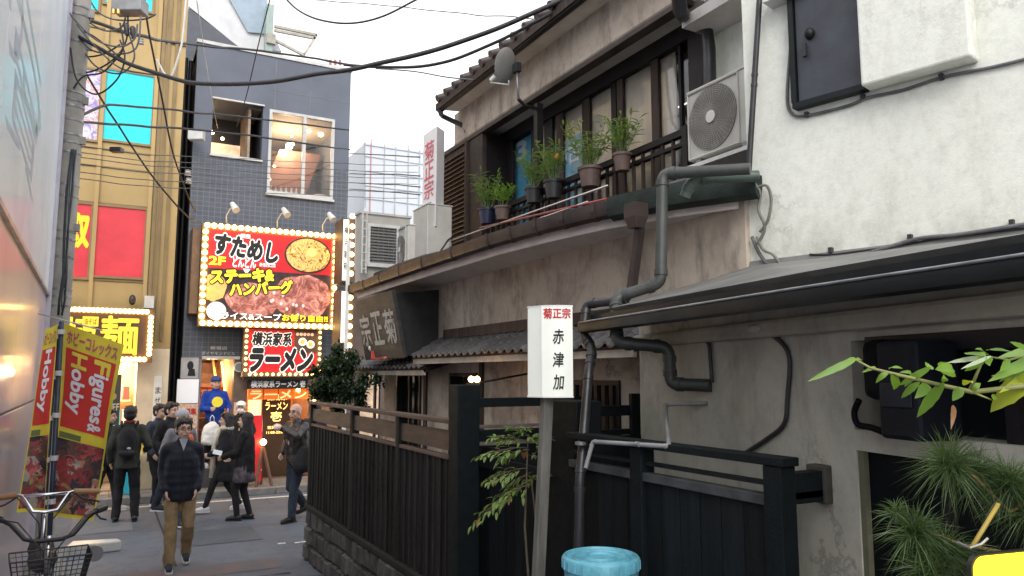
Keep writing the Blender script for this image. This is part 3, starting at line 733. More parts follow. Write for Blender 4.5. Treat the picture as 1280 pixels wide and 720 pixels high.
# hopper and brown downspout
hp_ = thing('downspout', 'brown square downspout with a hopper under the curved balcony gutter', 'downspout', onX(795, 350, 3.0))
q = onX(795, 268, 2.93)
m_ = MB(); m_.rings([[q+V((a*s_, b*s_, z)) for a, b in ((-1, -1), (1, -1), (1, 1), (-1, 1))] for s_, z in ((.055, .07), (.055, -.02), (.035, -.09))]); build(m_, 'hopper', BROWNMETAL, hp_)
a_, b_ = onX(800, 284, 2.98), onX(789, 366, 2.98)
build(MB().beam(a_, b_, .052, .052, V((1, 0, 0))), 'spout', BROWNMETAL, hp_, bev=.006)
pC = [onX(784, 375, 2.66), onX(733, 380, 2.56), onX(729, 418, 2.52), onX(741, 436, 2.52), onX(736, 462, 2.45), onX(725, 600, 2.28), onX(722, 760, 2.26)]
pipething('drain_pipe', 'tall dark downpipe hooking round the canopy gutter end beside the white lamp sign', 'pipe', pC, .027, BLACKPIPE, [(onX(726, 552, 2.29), onX(726, 556, 2.29))])
pF = [onL(885, 504, .0), onL(832, 506, .10), onX(836, 558, 2.30), onX(741, 552, 2.24), onX(732, 585, 2.20)]
pipething('water_pipe', 'thin pale grey water pipe running along the top of the right black fence', 'pipe', pF, .011, PALEPIPE, [(onX(795, 555, 2.27), onX(799, 555.5, 2.27))])

for pts_ in ([(944, 236), (958, 232), (964, 250), (960, 275), (950, 290)], [(938, 224), (950, 240), (948, 262), (956, 285), (947, 305)], [(946, 296), (954, 312), (966, 318), (975, 330)]):
    cable([onW(x, y, .05) for x, y in pts_], .009, mat('old_grey_hose', (.20, .20, .17), (.09, .09, .07), .6), 'corner_hose', wh)
# air conditioner on the ledge at the corner ------------------------
def ac_unit(label, o, ue, ve, w_, h, d, fan=True, cat='air conditioner'):
    """o = bottom-left-front corner, ue along the front, ve into the depth"""
    t = thing('air_conditioner', label, cat, o, 'outdoor air conditioner units'); ue = V(ue).normalized(); ve = V(ve).normalized(); nn = -ve; o = V(o); Z = V((0, 0, 1))
    build(MB().obox(o, ue*w_, ve*d, Z*h), 'casing', ACWHITE, t, bev=.012)
    build(MB().obox(o-ue*.008+ve*-.008+Z*(h-.002), ue*(w_+.016), ve*(d+.016), Z*.014), 'top_cover', ACWHITE, t, bev=.004)
    if fan:
        c = o+ue*w_*.42+Z*h*.52; R_ = min(h*.46, w_*.40)
        sd, up_ = ue, Z
        build(MB().tube([c+nn*.001, c+nn*.006], R_, 28), 'fan_opening', ACDARK, t)
        rn = MB()
        for k in range(13):
            rr = R_*(.24+.76*k/12); rn.tube([c+nn*.014+(sd*math.cos(a)+up_*math.sin(a))*rr for a in [2*math.pi*j/24 for j in range(25)]], .0016, 3, False)
        for k in range(44):
            a = 2*math.pi*k/44; rn.tube([c+nn*.016+(sd*math.cos(a)+up_*math.sin(a))*R_*.2, c+nn*.016+(sd*math.cos(a+.3)+up_*math.sin(a+.3))*R_], .0012, 3, False)
        build(rn, 'grille', mat('grille_wire', (.40, .38, .35), (.3, .29, .27), .4), t)
        build(MB().tube([c+nn*.012, c+nn*.026], R_*.19, 20), 'fan_badge', WHITEMETAL, t, bev=.003)
        fr2 = MB(); rs = []
        pts = []
        ww, hh = w_*.84, h*.96; o2 = o+ue*.008+Z*h*.02+nn*.006
        fr2.tube([o2, o2+ue*ww, o2+ue*ww+Z*hh, o2+Z*hh, o2], .010, 6); build(fr2, 'grille_frame', ACWHITE, t, smooth='auto')
    for a in (.12, .88):
        build(MB().obox(o+ue*w_*a+Z*-.04, ue*.05, ve*d, Z*.04), 'foot', STEEL, t)
    return t
ay1, ay0 = onX(862, 202, 4.0).y, onX(938, 186, 4.0).y; az = onX(862, 203, 4.0).z
act = ac_unit('weathered outdoor fan unit at the corner of the white house above the gutter', (4.0, ay1, az), (0, -1, 0), (1, 0, 0), ay1-ay0, .56, .28)
build(MB().box(3.95, 4.3, ay0-.1, ay1, az-.075, az-.045), 'mounting_tray', WHITEMETAL, act)
for yk in (ay0-.05, ay1-.05): build(MB().box(4.0, 4.04, yk, yk+.04, 3.6, az-.075), 'stand_leg', STEEL, act)

# ================================================================== FENCE
FX = 2.34
def zF(px, py): return onX(px, py, FX).z
fY1 = onX(390, 540, FX).y; fY0 = onX(574, 600, FX).y
ztop = 1.88; zr2 = onX(395, 530, FX).z; zsill = onX(393, 633, FX).z
bf = thing('board_fence', 'long dark brown board fence on a rough stone base, with lighter boards along its top', 'fence', (FX, 7.3, 0))
build(MB().box(FX-.02, FX+.14, fY0+.05, fY1, 0, zsill-.05), 'base_core', MORTAR, bf)
# irregular stones
for row in range(3):
    y = fY0+.05; zA = row*(zsill-.05)/3; zB_ = (row+1)*(zsill-.05)/3
    while y < fY1-.02:
        L = min(rnd.uniform(.16, .34), fY1+.01-y); j = lambda: rnd.uniform(-.018, .018)
        if fY1-y-L < .1: L = fY1+.012-y
        za, zb2 = zA+.010+j()*.5, zB_-.008+j()*.5; p = rnd.uniform(.025, .055)
        base = [(FX-.015, y+.008, za+j()*.5), (FX-.015, y+L-.008, za+j()*.5), (FX-.015, y+L-.008+j(), zb2), (FX-.015, y+.008+j(), zb2)]
        cxx = FX-.02-p; mid = []
        for q in base: mid.append((cxx+rnd.uniform(-.008, .008), y+L/2+(q[1]-y-L/2)*.80, (za+zb2)/2+(q[2]-(za+zb2)/2)*.78))
        build(MB().rings([base[::-1], mid[::-1]]), 'stone', STONE, bf); y += L
for k in range(3):      # the end of the base faces the street
    build(MB().box(FX-.03+0, FX+.15, fY1, fY1+.03+.01*k, k*(zsill-.05)/3+.008, (k+1)*(zsill-.05)/3-.006), 'stone', STONE, bf, bev=.012)
build(MB().box(FX-.06, FX+.16, fY0+.05, fY1+.04, zsill-.05, zsill), 'sill_beam', FENCEWOOD, bf, bev=.006)
pys = [onX(x, 600, FX).y for x in (394, 438, 500)] 
pys = [fY1-.02, onX(441, 600, FX).y, onX(500, 600, FX).y, fY0+.02]
for y in pys[:3]: build(MB().box(FX-.035, FX+.035, y-.035, y+.035, zsill, ztop-.0), 'fence_post', FENCEWOOD, bf, bev=.005)
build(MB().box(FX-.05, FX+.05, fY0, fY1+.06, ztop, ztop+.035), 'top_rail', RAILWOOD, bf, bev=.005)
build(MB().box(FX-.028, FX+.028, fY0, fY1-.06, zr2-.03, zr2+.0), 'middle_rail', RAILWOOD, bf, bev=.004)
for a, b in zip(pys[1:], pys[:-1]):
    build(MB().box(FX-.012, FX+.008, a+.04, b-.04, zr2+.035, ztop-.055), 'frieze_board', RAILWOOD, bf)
    nbd = max(1, round((b-a-.07)/.135)); w_ = (b-a-.07)/nbd
    for k in range(nbd):
        y = a+.035+k*w_; o_ = rnd.uniform(-.003, .003)
        build(MB().box(FX-.012+o_, FX+.010+o_, y+.003, y+w_-.003, zsill, zr2-.031), 'fence_board', FENCEWOOD, bf)
        if k: build(MB().box(FX-.026, FX-.0125+o_, y-.009, y+.009, zsill, zr2-.031), 'batten', FENCEWOOD, bf)
# gate posts and gate
by = fY0-.16
zpost = onX(586, 481, FX).z
def gpost(y0, y1, x0, x1, z, label):
    t = solo(MB().box(x0, x1, y0, y1, 0, z), 'gate_post', label, 'post', BLACKBEAM, bev=.008); return t
gpost(by, fY0, FX-.09, FX+.09, zpost, 'thick black timber post at the right end of the brown board fence')
gy1 = onX(693, 600, FX+.1).y; gy0 = onX(735, 600, FX+.1).y
gpost(gy0, gy1, FX+.02, FX+.2, onX(710, 500, FX+.1).z, 'wide black timber post behind the white lamp sign')
# side screen from the first post back to the house
ss = thing('screen_fence', 'black open topped screen fence between the thick post and the tavern wall', 'fence', (2.9, by+.08, 0))
sy = by+.10
zz = lambda py, px=640: onY(px, py, sy).z
for (pa_, pb_, nm) in ((497, 508, 'top_beam'), (530, 534, 'thin_rail'), (536, 549, 'middle_beam'), (549.5, 555, 'thin_rail')):
    build(MB().box(FX+.09, WX-.002, sy-(.03 if 'beam' in nm else .02), sy+(.03 if 'beam' in nm else .02), zz(pb_), zz(pa_)), nm, BLACKBEAM if 'beam' in nm else mat('worn_rail', (.14, .125, .11), (.08, .07, .062), .6), ss, bev=.003)
for k in range(9):
    x = FX+.09+k*.112; build(MB().box(x+.002, x+.110, sy-.012, sy+.012, .05, zz(555.5)), 'fence_board', BLACKWOOD, ss)
build(MB().box(3.05, 3.13, sy-.04, sy-.031+.0, .05, zz(500)), 'slim_post', BLACKBEAM, ss)
# entrance gate, black boards, half hidden behind the nandina
ga = thing('gate', 'low black board gate closing the tavern entrance behind the leafy shrub', 'gate', (2.5, 4.3, 0))
zg = onX(650, 566, FX+.12).z
nb = 8; L = (by-gy1-.02)/nb
for k in range(nb):
    y = gy1+.01+k*L; build(MB().box(FX+.10, FX+.122, y+.002, y+L-.002, .32, zg), 'gate_board', BLACKWOOD, ga)
build(MB().box(FX+.07, FX+.10, gy1+.01, by-.01, zg-.14, zg-.06), 'gate_rail', BLACKBEAM, ga)
build(MB().box(FX+.07, FX+.10, gy1+.01, by-.01, .6, .68), 'gate_rail', BLACKBEAM, ga)
# right fence
rf_ = thing('board_fence', 'black vertical board fence on the right ending in front of the beige wall', 'fence', (FX, 2.7, 0))
ry0 = onX(975, 640, FX).y-.04; ry1 = gy0; zrt = 1.885
zmr = onX(880, 609, FX).z
rp = [onX(975, 640, FX).y, onX(803, 640, FX).y, ry1-.05]
for y in rp[:2]: build(MB().box(FX-.04, FX+.045, y-.045, y+.045, 0, zrt+.01), 'fence_post', BLACKBEAM, rf_, bev=.005)
build(MB().box(FX-.045, FX+.05, ry0-.02, ry1, zrt+.011, zrt+.045), 'top_rail', BLACKBEAM, rf_, bev=.004)
build(MB().box(FX-.015, FX+.02, ry0+.09, ry1, zmr+.055, zrt-.055), 'frieze_board', BLACKWOOD, rf_)
build(MB().box(FX-.03, FX+.03, ry0+.09, ry1, zmr-.02, zmr+.02), 'middle_rail', mat('worn_black_rail', (.06, .065, .07), (.02, .022, .026), .5, scale=9), rf_, bev=.003)
y = ry0+.09; nb = round((ry1-y)/.125); w_ = (ry1-y)/nb
for k in range(nb):
    o_ = rnd.uniform(-.002, .002); build(MB().box(FX-.012+o_, FX+.010+o_, y+k*w_+.003, y+(k+1)*w_-.003, .15, zmr-.021), 'fence_board', BLACKWOOD, rf_)
# stub beams back to the wall
yb = rp[0]
xe = L0.x + (yb-L0.y)*(eL.x/eL.y)
for (za, zb_) in ((zrt-.14, zrt-.02), (onX(985, 628, FX).z, onX(985, 617, FX).z)):
    build(MB().box(FX+.046, xe-.0, yb-.03, yb+.03, za, zb_), 'stub_beam', BLACKBEAM, rf_, bev=.004)
build(MB().box(xe-.05, xe+.01, yb-.045, yb+.05, zrt-.15, zrt+.0), 'wall_bracket', mat('stained_bracket', (.06, .055, .045), (.03, .028, .024), .8), rf_, bev=.006)
# second screen behind the right fence
s2 = thing('screen_fence', 'short black screen with two beams behind the dark downpipe and the lattice window', 'fence', (3.0, 4.0, 0))
sy2 = 3.95
zz2 = lambda py, px=760: onY(px, py, sy2).z
for pa_, pb_ in ((507, 520), (537, 544)): build(MB().box(FX+.2, 3.03, sy2-.025, sy2+.025, zz2(pb_), zz2(pa_)), 'cross_beam', BLACKBEAM, s2, bev=.003)
xA = onY(788, 500, sy2).x
build(MB().box(xA-.035, xA+.035, sy2-.06, sy2-.026, .3, zz2(492)), 'end_post', BLACKBEAM, s2, bev=.004)
for k in range(6):
    x = FX+.2+k*.115; build(MB().box(x+.002, x+.112, sy2-.012, sy2+.012, .2, zz2(545)), 'fence_board', BLACKWOOD, s2)

# ================================================================== LAMP SIGN ON A POST
LS = thing('lamp_sign', 'white box lamp sign with red and black brush characters on a leaning wooden post', 'sign', onD(667, 900, 4.2))
d_ = 4.15
a_, b_ = onD(678, 381, d_), onD(716, 381, d_)
bl = onD(660, 497, d_-.0)
fu = (rgt*1.0); fu.z = 0; fu.normalize(); fn_ = -FH
wfull = (onD(716, 440, d_)-onD(660, 440, d_)).length; zlo, zhi = onD(690, 497, d_).z, onD(690, 382, d_).z
o = onD(660, 497, d_); 
th = R(-22); ff = Matrix.Rotation(th, 3, 'Z') @ fu; fnn = V((ff.y, -ff.x, 0))        # face turned a little
SIGNW = flat('sign_acrylic', (.80, .83, .76), .25, emit=.06, noisy=.03)
SIGNS = flat('sign_side_acrylic', (.74, .72, .70), .3, noisy=.04)
m_ = MB(); nseg = 10; rs = []
p0 = onD(678, 440, d_-.02); p1 = onD(716, 440, d_-.02); p2 = onD(660, 440, d_+.06)
def arc(k):        # slightly bowed front
    t = k/nseg; b = math.sin(math.pi*t)*.018; return V((p0.x, p0.y, 0)).lerp(V((p1.x, p1.y, 0)), t)-FH*b
plan = [arc(k) for k in range(nseg+1)]+[V((p1.x, p1.y, 0))+FH*.13, V((p2.x, p2.y, 0))+FH*.12, V((p2.x, p2.y, 0))]
m_.rings([[p+V((0, 0, z)) for p in plan] for z in (zlo+.008, zhi-.008)]); box_ = build(m_, 'light_box', SIGNW, LS)
m_ = MB(); cen = sum(plan, V((0, 0, 0)))/len(plan)
for za, zb2 in ((zlo, zlo+.008), (zhi-.008, zhi)): build(MB().rings([[cen+(p-cen)*1.03+V((0, 0, z)) for p in plan] for z in (za, zb2)]), 'box_rim', SIGNS, LS)
m_ = MB(); q = V((p0.x, p0.y, 0)); m_.obox(q+V((0, 0, zlo+.008))-fu*.006-FH*.004, fu*.007, FH*.01, V((0, 0, zhi-zlo-.016))); build(m_, 'corner_trim', SIGNS, LS)
SH = zhi-zlo; SWd = (p1-p0).length
def sfn(x0, x1, y0, y1):
    def f(s, t):
        u = x0+(x1-x0)*s; k = u*nseg; i = min(int(k), nseg-1); p = arc(i).lerp(arc(i+1), k-i)-FH*.0025
        return V((p.x, p.y, zlo+SH*(y0+(y1-y0)*t)))
    return f
SRED = flat('sign_red_ink', (.55, .03, .04), .5); SBLK = flat('sign_black_ink', (.015, .015, .015), .5)
m_ = MB(); textfit(m_, '菊正宗', 0, 0, 0, 0, 0, off=.03, fn=sfn(.04, .93, .855, .965)); build(m_, 'lettering', SRED, box_)
m_ = MB()
for ch, y in (('赤', .58), ('津', .33), ('加', .09)): textfit(m_, ch, 0, 0, 0, 0, 0, off=.02, fn=sfn(.34, .70, y, y+.155), italic=.12)
build(m_, 'lettering', SBLK, box_)
pt = onD(684, 497, d_+.05); pb = onD(668, 820, d_+.02)
build(MB().beam(pt, pb, .05, .06, V((1, 0, 0))), 'post', mat('grey_weathered_post', (.16, .155, .14), (.08, .078, .07), .75, scale=4, stretch=(4, 4, .6), bmp=.5), LS, bev=.006)

# ================================================================== BLUE BIN
bd = 3.55; bc = onD(751, 694, bd); br = .172
BB = thing('plastic_bin', 'pale blue ribbed plastic bin with a moulded lid at the foot of the black fence', 'bin', (bc.x, bc.y, gz(bc.x, bc.y)))
BLUE = mat('blue_plastic', (.14, .44, .56), (.07, .26, .35), .5, scale=9, bmp=.12, bscale=30, contrast=(.3, .55))
zb_ = gz(bc.x, bc.y); rs = []
for r_, z in ((br*.80, zb_), (br*.98, bc.z-.05)):
    rs.append([V((bc.x, bc.y, z))+V((math.cos(a), math.sin(a), 0))*(r_*(1+(.016 if k % 2 else -.0))) for k, a in enumerate([2*math.pi*j/44 for j in range(44)])])
build(MB().rings(rs), 'bin_body', BLUE, BB)
prf = [(br*.99, -.06), (br*1.03, -.055), (br*1.04, -.01), (br*1.0, .0), (br*.97, .002), (br*.93, -.012), (br*.80, -.012), (br*.75, -.002), (br*.70, -.002), (br*.66, -.010), (br*.45, -.010), (br*.41, 0), (br*.36, 0), (br*.33, -.008), (br*.1, -.006), (.002, -.006)]
lid = build(MB().lathe((bc.x, bc.y, bc.z), prf, 44), 'bin_lid', BLUE, BB, smooth='auto')
for k in range(26):
    a = 2*math.pi*k/26; c_ = V((bc.x+math.cos(a)*br*1.035, bc.y+math.sin(a)*br*1.035, bc.z-.052))
    build(MB().beam(c_, c_+V((0, 0, .04)), .01, .006, V((math.cos(a), math.sin(a), 0))), 'lid_rib', BLUE, lid)
# ================================================================== LEFT SHINY WALL
WA, WB = V((-.62, 10.0, 0)), V((-.50, .6, 0)); eS = (WB-WA).normalized(); nS = V((-eS.y, eS.x, 0))
if nS.x < 0: nS = -nS
def onS(px, py, o=0): return onpl(px, py, WA+nS*o, nS)
def glossy(name, stops, scale, rough, dist=1.5, stretch=(1, 1, 1), metal=.2):
    m, t, n, b = newmat(name); a = noise_node(t, scale, 3, .5, mapping(t, stretch), dist)
    t.links.new(ramp(t, a.outputs[0], stops), b.inputs['Base Color']); b.inputs['Roughness'].default_value = rough; b.inputs['Metallic'].default_value = metal
    g_ = noise_node(t, 2.2, 3, .5, mapping(t)); bump(t, b, g_.outputs[0], .25, .03)
    b.inputs['Coat Weight'].default_value = .25; b.inputs['Coat Roughness'].default_value = .08; return m
PRINTA = glossy('pale_poster_film', [(.3, (.60, .72, .82)), (.46, (.74, .82, .88)), (.62, (.80, .86, .92))], .9, .5, .8, metal=0)
FILM = glossy('pink_grey_film', [(.3, (.56, .46, .55)), (.6, (.66, .58, .66))], .6, .28, .6, metal=.15)
sb_ = thing('shop_wall', 'glossy film covered shop wall along the left edge with a large pale print above pinkish panels', 'building', (-2, 5, 0))
def sbx(mb, s0, s1, d0, d1, z0, z1): return wb(mb, s0, s1, d0, d1, z0, z1, WA, eS, nS)
m_ = MB(); sbx(m_, 0, 9.5, -3, -.02, 0, 6.9); build(m_, 'wall_body', mat('wall_grey', (.30, .27, .28), rough=.5), sb_)
zs_ = 3.15
k0 = 0
for k, L in enumerate((1.6, 1.9, 2.0, 2.0, 1.8)):
    m_ = MB(); sbx(m_, k0+.006, k0+L-.006, -.02, .0, .25, 1.98); build(m_, 'lower_panel', FILM, sb_, bev=.004)
    m_ = MB(); sbx(m_, k0+.006, k0+L-.006, -.02, .0, 2.0, zs_); build(m_, 'middle_panel', FILM, sb_, bev=.004)
    m_ = MB(); sbx(m_, k0+.006, k0+L-.006, -.02, .012, zs_+.02, 6.8); build(m_, 'print_panel', PRINTA, sb_, bev=.004)
    k0 += L
m_ = MB(); sbx(m_, 0, 9.4, 0, .03, zs_-.015, zs_+.018); build(m_, 'trim_strip', mat('trim_alu', (.42, .42, .44), (.3, .3, .32), .35, .6), sb_)
m_ = MB(); sbx(m_, -.02, .12, -.02, .05, .2, 6.8); build(m_, 'edge_column', mat('pale_edge_film', (.58, .56, .62), (.46, .44, .5), .3), sb_)
# big kana print high on the wall (flat lettering)
TEAL = flat('print_teal', (.40, .56, .60), .35); TGREY = flat('print_grey', (.50, .54, .60), .35)
for ch, pa, pb, mt in (('う', (10, 60), (46, 200), TEAL), ('り', (6, 20), (20, 110), TGREY), ('買', (2, 150), (40, 250), flat('print_blue', (.42, .52, .64), .35))):
    a, b = onS(*pa), onS(*pb); s0 = (a-WA).dot(eS); s1 = (b-WA).dot(eS)
    ql = WA+eS*s0 if s0 > s1 else WA+eS*s1
    m_ = MB(); z0_, z1_ = min(a.z, b.z), max(a.z, b.z)
    textfit(m_, ch, ql+nS*.0088+V((0, 0, z0_)), -eS, (0, 0, 1), abs(s0-s1), max(.6, z1_-z0_), off=0); build(m_, 'lettering', mt, sb_)
# row of warm tube lamps reflected in the photo: small lamp strip fixed on the panels
m_ = MB()

# ================================================================== UTILITY POLE
pp = onD(69, 420, 8.65); PXY = V((pp.x, pp.y, 0)); PR = .135
CONC = mat('pole_concrete', (.36, .34, .30), (.26, .245, .22), .8, scale=4, bmp=.3)
up_ = thing('utility_pole', 'thick grey concrete utility pole wrapped with steel bands and cable clamps beside the glossy wall', 'utility pole', PXY)
build(MB().cyl(PXY, PXY+V((0, 0, 10)), PR*1.04, PR*.98, 20), 'pole', CONC, up_, smooth='auto')
pz = lambda py, px=75: onD(px, py, 8.65).z
for py in (12, 22, 55, 95, 118, 128, 135, 152, 170, 180, 192, 232, 246, 290, 300, 322, 362, 371, 383):
    z = pz(py); build(MB().cyl(PXY+V((0, 0, z-.012)), PXY+V((0, 0, z+.012)), PR*1.06, None, 20), 'steel_band', STEEL, up_, smooth='auto')
for py in (18, 58, 126, 176, 285):
    z = pz(py); q = PXY+rgt*PR*.9
    build(MB().obox(q+V((0, -.02, z-.04)), (.07, 0, 0), (0, .05, 0), (0, 0, .09)), 'pole_bracket', CONC, up_)
m_ = MB()
for k, (dx, r_) in enumerate(((.11, .012), (.13, .008), (.095, .012), (.14, .006))):
    pts = [PXY+rgt*dx-FH*(.07+.02*k)+V((0, 0, z)) for z in (pz(190), pz(240), pz(300), pz(345), pz(375), pz(395))]
    build(MB().tube([p+V((.015*math.sin(j*2+k), 0, 0)) for j, p in enumerate(pts)], r_, 8), 'riser_cable', mat('dark_blue_cable', (.035, .05, .065), (.02, .03, .04), .5), up_, smooth=True)

# ================================================================== GOLD BUILDING
GY = 15.9
GOLD = mat('gold_panel', (.44, .31, .13), (.35, .245, .10), .48, .25, scale=1.2, stretch=(1, 1, .5), bmp=.06, var=.05, contrast=(.3, .7))
GOLDD = mat('gold_trim', (.26, .18, .085), (.2, .14, .065), .5, .25, scale=3, bmp=.05)
CREAM = mat('cream_wall', (.66, .56, .40), (.55, .46, .32), .7, scale=3, bmp=.1)
def gx(px, py): return onY(px, py, GY).x
def gzz(px, py, Y=GY): return onY(px, py, Y).z
gb = thing('gold_building', 'gold panelled shop building with turquoise and red window posters above a lit sign', 'building', (-1, 18, 0))
xr = gx(225, 200)
build(MB().box(-4.5, xr, GY, 24, 2.75, 14), 'facade', GOLD, gb)
build(MB().box(-4.5, -.6, GY+.02, 24, 0, 2.75), 'side_shop_wall', CREAM, gb)
build(MB().box(xr-.55, xr, GY, 24, 0, 2.745), 'corner_wall', CREAM, gb)
for px in (199, 206, 216): build(MB().box(gx(px, 150)-.03, gx(px, 150)+.03, GY-.05, GY-.001, 2.9, 14), 'mullion', GOLDD, gb)
for px in (127, 193): build(MB().box(gx(px, 150)-.035, gx(px, 150)+.035, GY-.06, GY-.001, 3.3, 14), 'mullion', GOLD, gb)
for py in (190, 212, 257, 352, 42): z = gzz(160, py); build(MB().box(-4.5, gx(197, 150), GY-.025, GY-.0015, z-.012, z+.012), 'panel_joint', GOLDD, gb)
build(MB().box(gx(199, 150), xr+.001, GY-.04, GY-.002, gzz(220, 55)-.015, gzz(220, 55)+.015), 'panel_joint', GOLDD, gb)
TURQ = flat('turquoise_poster', (.02, .60, .72), .35, emit=.12, noisy=.08); REDP = flat('red_poster', (.62, .045, .06), .4, emit=.06, noisy=.1)
YEL = flat('yellow_ink', (.85, .66, .03), .4, emit=.1, noisy=.03)
def gpanel(x0p, x1p, y0p, y1p, m, nm='window_poster'):
    xm = (x0p+x1p)/2; x0, x1 = gx(x0p, (y0p+y1p)/2), gx(x1p, (y0p+y1p)/2); z1, z0 = gzz(xm, y0p), gzz(xm, y1p)
    f = MB()
    for a in ((x0-.04, x1+.04, z0-.045, z0), (x0-.04, x1+.04, z1, z1+.045), (x0-.04, x0, z0, z1), (x1, x1+.04, z0, z1)): f.box(a[0], a[1], GY-.045, GY-.0025, a[2], a[3])
    fr = build(f, 'window', GOLDD, gb); build(MB().box(x0, x1, GY-.02, GY-.003, z0, z1), nm, m, fr)
    return x0, x1, z0, z1, fr
gpanel(131, 190, 92, 178, TURQ); gpanel(133, 192, -60, 10, TURQ); gpanel(60, 125, -60, 8, TURQ)
gpanel(119, 180, 260, 346, REDP)
x0, x1, z0, z1, fr = gpanel(62, 112, 254, 346, REDP)
m_ = MB(); textfit(m_, '取', (gx(84, 290), GY-.022, gzz(95, 308)), (1, 0, 0), (0, 0, 1), gx(107, 290)-gx(80, 290), gzz(95, 268)-gzz(95, 308), off=.05); build(m_, 'lettering', YEL, fr)
POSTR = glossy('anime_poster_print', [(.30, (.12, .45, .62)), (.38, (.30, .22, .50)), (.48, (.50, .42, .66)), (.56, (.80, .72, .72)), (.64, (.55, .22, .2)), (.7, (.75, .75, .8))], 3.2, .5, 2.5, metal=0)
gpanel(60, 124, 84, 172, POSTR, 'window_poster')
# ground-floor shop: warm lit recess with shelves of goods
WARM = flat('warm_shop_wall', (.75, .55, .33), .8, noisy=.15)
build(MB().box(-.6, xr-.55, 17.2, 17.25, .1, 2.74), 'shop_back_wall', WARM, gb)
build(MB().box(-.6, xr-.55, GY, 17.2, 2.6, 2.74), 'shop_ceiling', WARM, gb)
build(MB().box(-.6, xr-.55, GY, 17.2, .08, .13), 'shop_floor', PAVE, gb)
def lamp(o, r, name='shop_lamp', label='', e=14, col=(1, .70, .38), parent=None):
    m = flat('lamp_glow_%d_%d' % (int(e*10), int(col[2]*100)), col, .4, emit=e, noisy=0)
    mb = MB().ell(o, (r, r, r), None, 10, 6)
    return build(mb, 'lamp', m, parent, smooth=True)
for x in (-.2, .4): lamp((x, 16.5, 2.5), .09, parent=gb, e=30)
goods = [(.7, .05, .05), (.8, .6, .1), (.1, .4, .6), (.8, .8, .75), (.2, .5, .2), (.75, .3, .5)]
for i in range(3):
    z = .75+i*.5; build(MB().box(-.5, .5, 16.7, 17.0, z-.03, z), 'shelf', CREAM, gb)
    for j in range(7):
        c_ = goods[(i*3+j) % 6]; hgt = rnd.uniform(.2, .36)
        build(MB().box(-.45+j*.135, -.45+j*.135+.11, 16.74, 16.9, z, z+hgt), 'goods_pack', flat('goods_%d' % ((i*3+j) % 6), c_, .5), gb)
# white cctv box and two round lamps above the sign
build(MB().box(gx(180, 376), gx(192, 376), GY-.2, GY-.05, gzz(186, 386), gzz(186, 371)), 'service_box', WHITEMETAL, gb)
for px in (85, 165): build(MB().ell((gx(px, 376), GY-.2, gzz(px, 376)), (.06, .09, .10)), 'spot_lamp', BLACKPIPE, gb, smooth=True)
# narrow white vertical notice on the corner wall
m_ = build(MB().box(gx(190, 520), gx(200, 520), GY-.03, GY-.001, gzz(195, 560), gzz(195, 470)), 'notice_strip', flat('notice_white', (.72, .7, .64), .5), gb)
t = MB()
for k, ch in enumerate('まぜそば専'): textfit(t, ch, (gx(192, 520), GY-.032, gzz(195, 492+k*13)), (1, 0, 0), (0, 0, 1), .10, .13)
build(t, 'lettering', SBLK, m_)
# dark shop sign with BEEF lettering
m_ = MB().box(gx(128, 500), gx(150, 500), GY-.35, GY-.3, gzz(140, 530), gzz(140, 468)); bs = solo(m_, 'hanging_sign', 'dark brown vertical sign reading BEEF behind the red banner', 'sign', flat('dark_brown_sign', (.06, .05, .04), .5))
t = MB(); textfit(t, 'BEEF', (gx(131, 500), GY-.353, gzz(140, 512)), (1, 0, 0), (0, 0, 1), gx(149, 500)-gx(131, 500), .12, off=.01); build(t, 'lettering', flat('cream_ink', (.6, .55, .42), .5), bs)
t = MB(); t.tube([(gx(140, 500), GY-.353, gzz(140, 495)), (gx(140, 500), GY-.358, gzz(140, 495))], .07, 12); build(t, 'emblem', flat('gold_ink', (.35, .25, .1), .5), bs)

# bulb-edged signs ---------------------------------------------------
BULBM = flat('warm_bulb', (1.0, .62, .18), .3, emit=5.5, noisy=0)
BULBS = flat('small_warm_bulb', (1.0, .62, .2), .3, emit=3.2, noisy=0)
def bulbs(o, pts, r, m=BULBM, nm='bulb'):
    pr = None
    for p in pts:
        p = V(p)
        if pr is None: pr = build(MB().ell(p, (r, r, r), None, 8, 5), nm, m, o, smooth=True); b0 = p
        else: share(pr, p-b0, o)
def along(a, b, n): a, b = V(a), V(b); return [a.lerp(b, (k+.5)/n) for k in range(n)]
def signbox(name, label, x0p, x1p, y0p, y1p, Y, m, frame_m, fw=.1, depth=.18, loc=None):
    xm, ym = (x0p+x1p)/2, (y0p+y1p)/2
    x0, x1 = onY(x0p, ym, Y).x, onY(x1p, ym, Y).x; z1, z0 = onY(xm, y0p, Y).z, onY(xm, y1p, Y).z
    t = thing(name, label, 'sign', ((x0+x1)/2, Y, z0))
    build(MB().box(x0, x1, Y+.012, Y+depth, z0, z1), 'housing', frame_m, t)
    f = MB(); build(f.box(x0+fw, x1-fw, Y, Y+.011, z0+fw, z1-fw), 'face', m, t)
    return t, x0, x1, z0, z1
BRS = flat('brown_sign_face', (.10, .055, .03), .4); FRG = mat('sign_frame_brown', (.16, .10, .06), (.1, .065, .04), .5)
t, x0, x1, z0, z1 = signbox('bulb_sign', 'dark brown noodle sign with thick yellow characters framed by bulbs on the gold building', 68, 192, 384, 453, GY-.35, BRS, FRG, .12)
n = 20; bulbs(t, along((x0+.03, GY-.38, z1-.06), (x1-.1, GY-.38, z1-.06), n)+along((x1-.06, GY-.38, z1-.12), (x1-.06, GY-.38, z0+.12), 9)+along((x0+.03, GY-.38, z0+.06), (x1-.1, GY-.38, z0+.06), n), .045)
YG = flat('yellow_glow_letter', (1.0, .66, .05), .4, emit=.35, noisy=0)
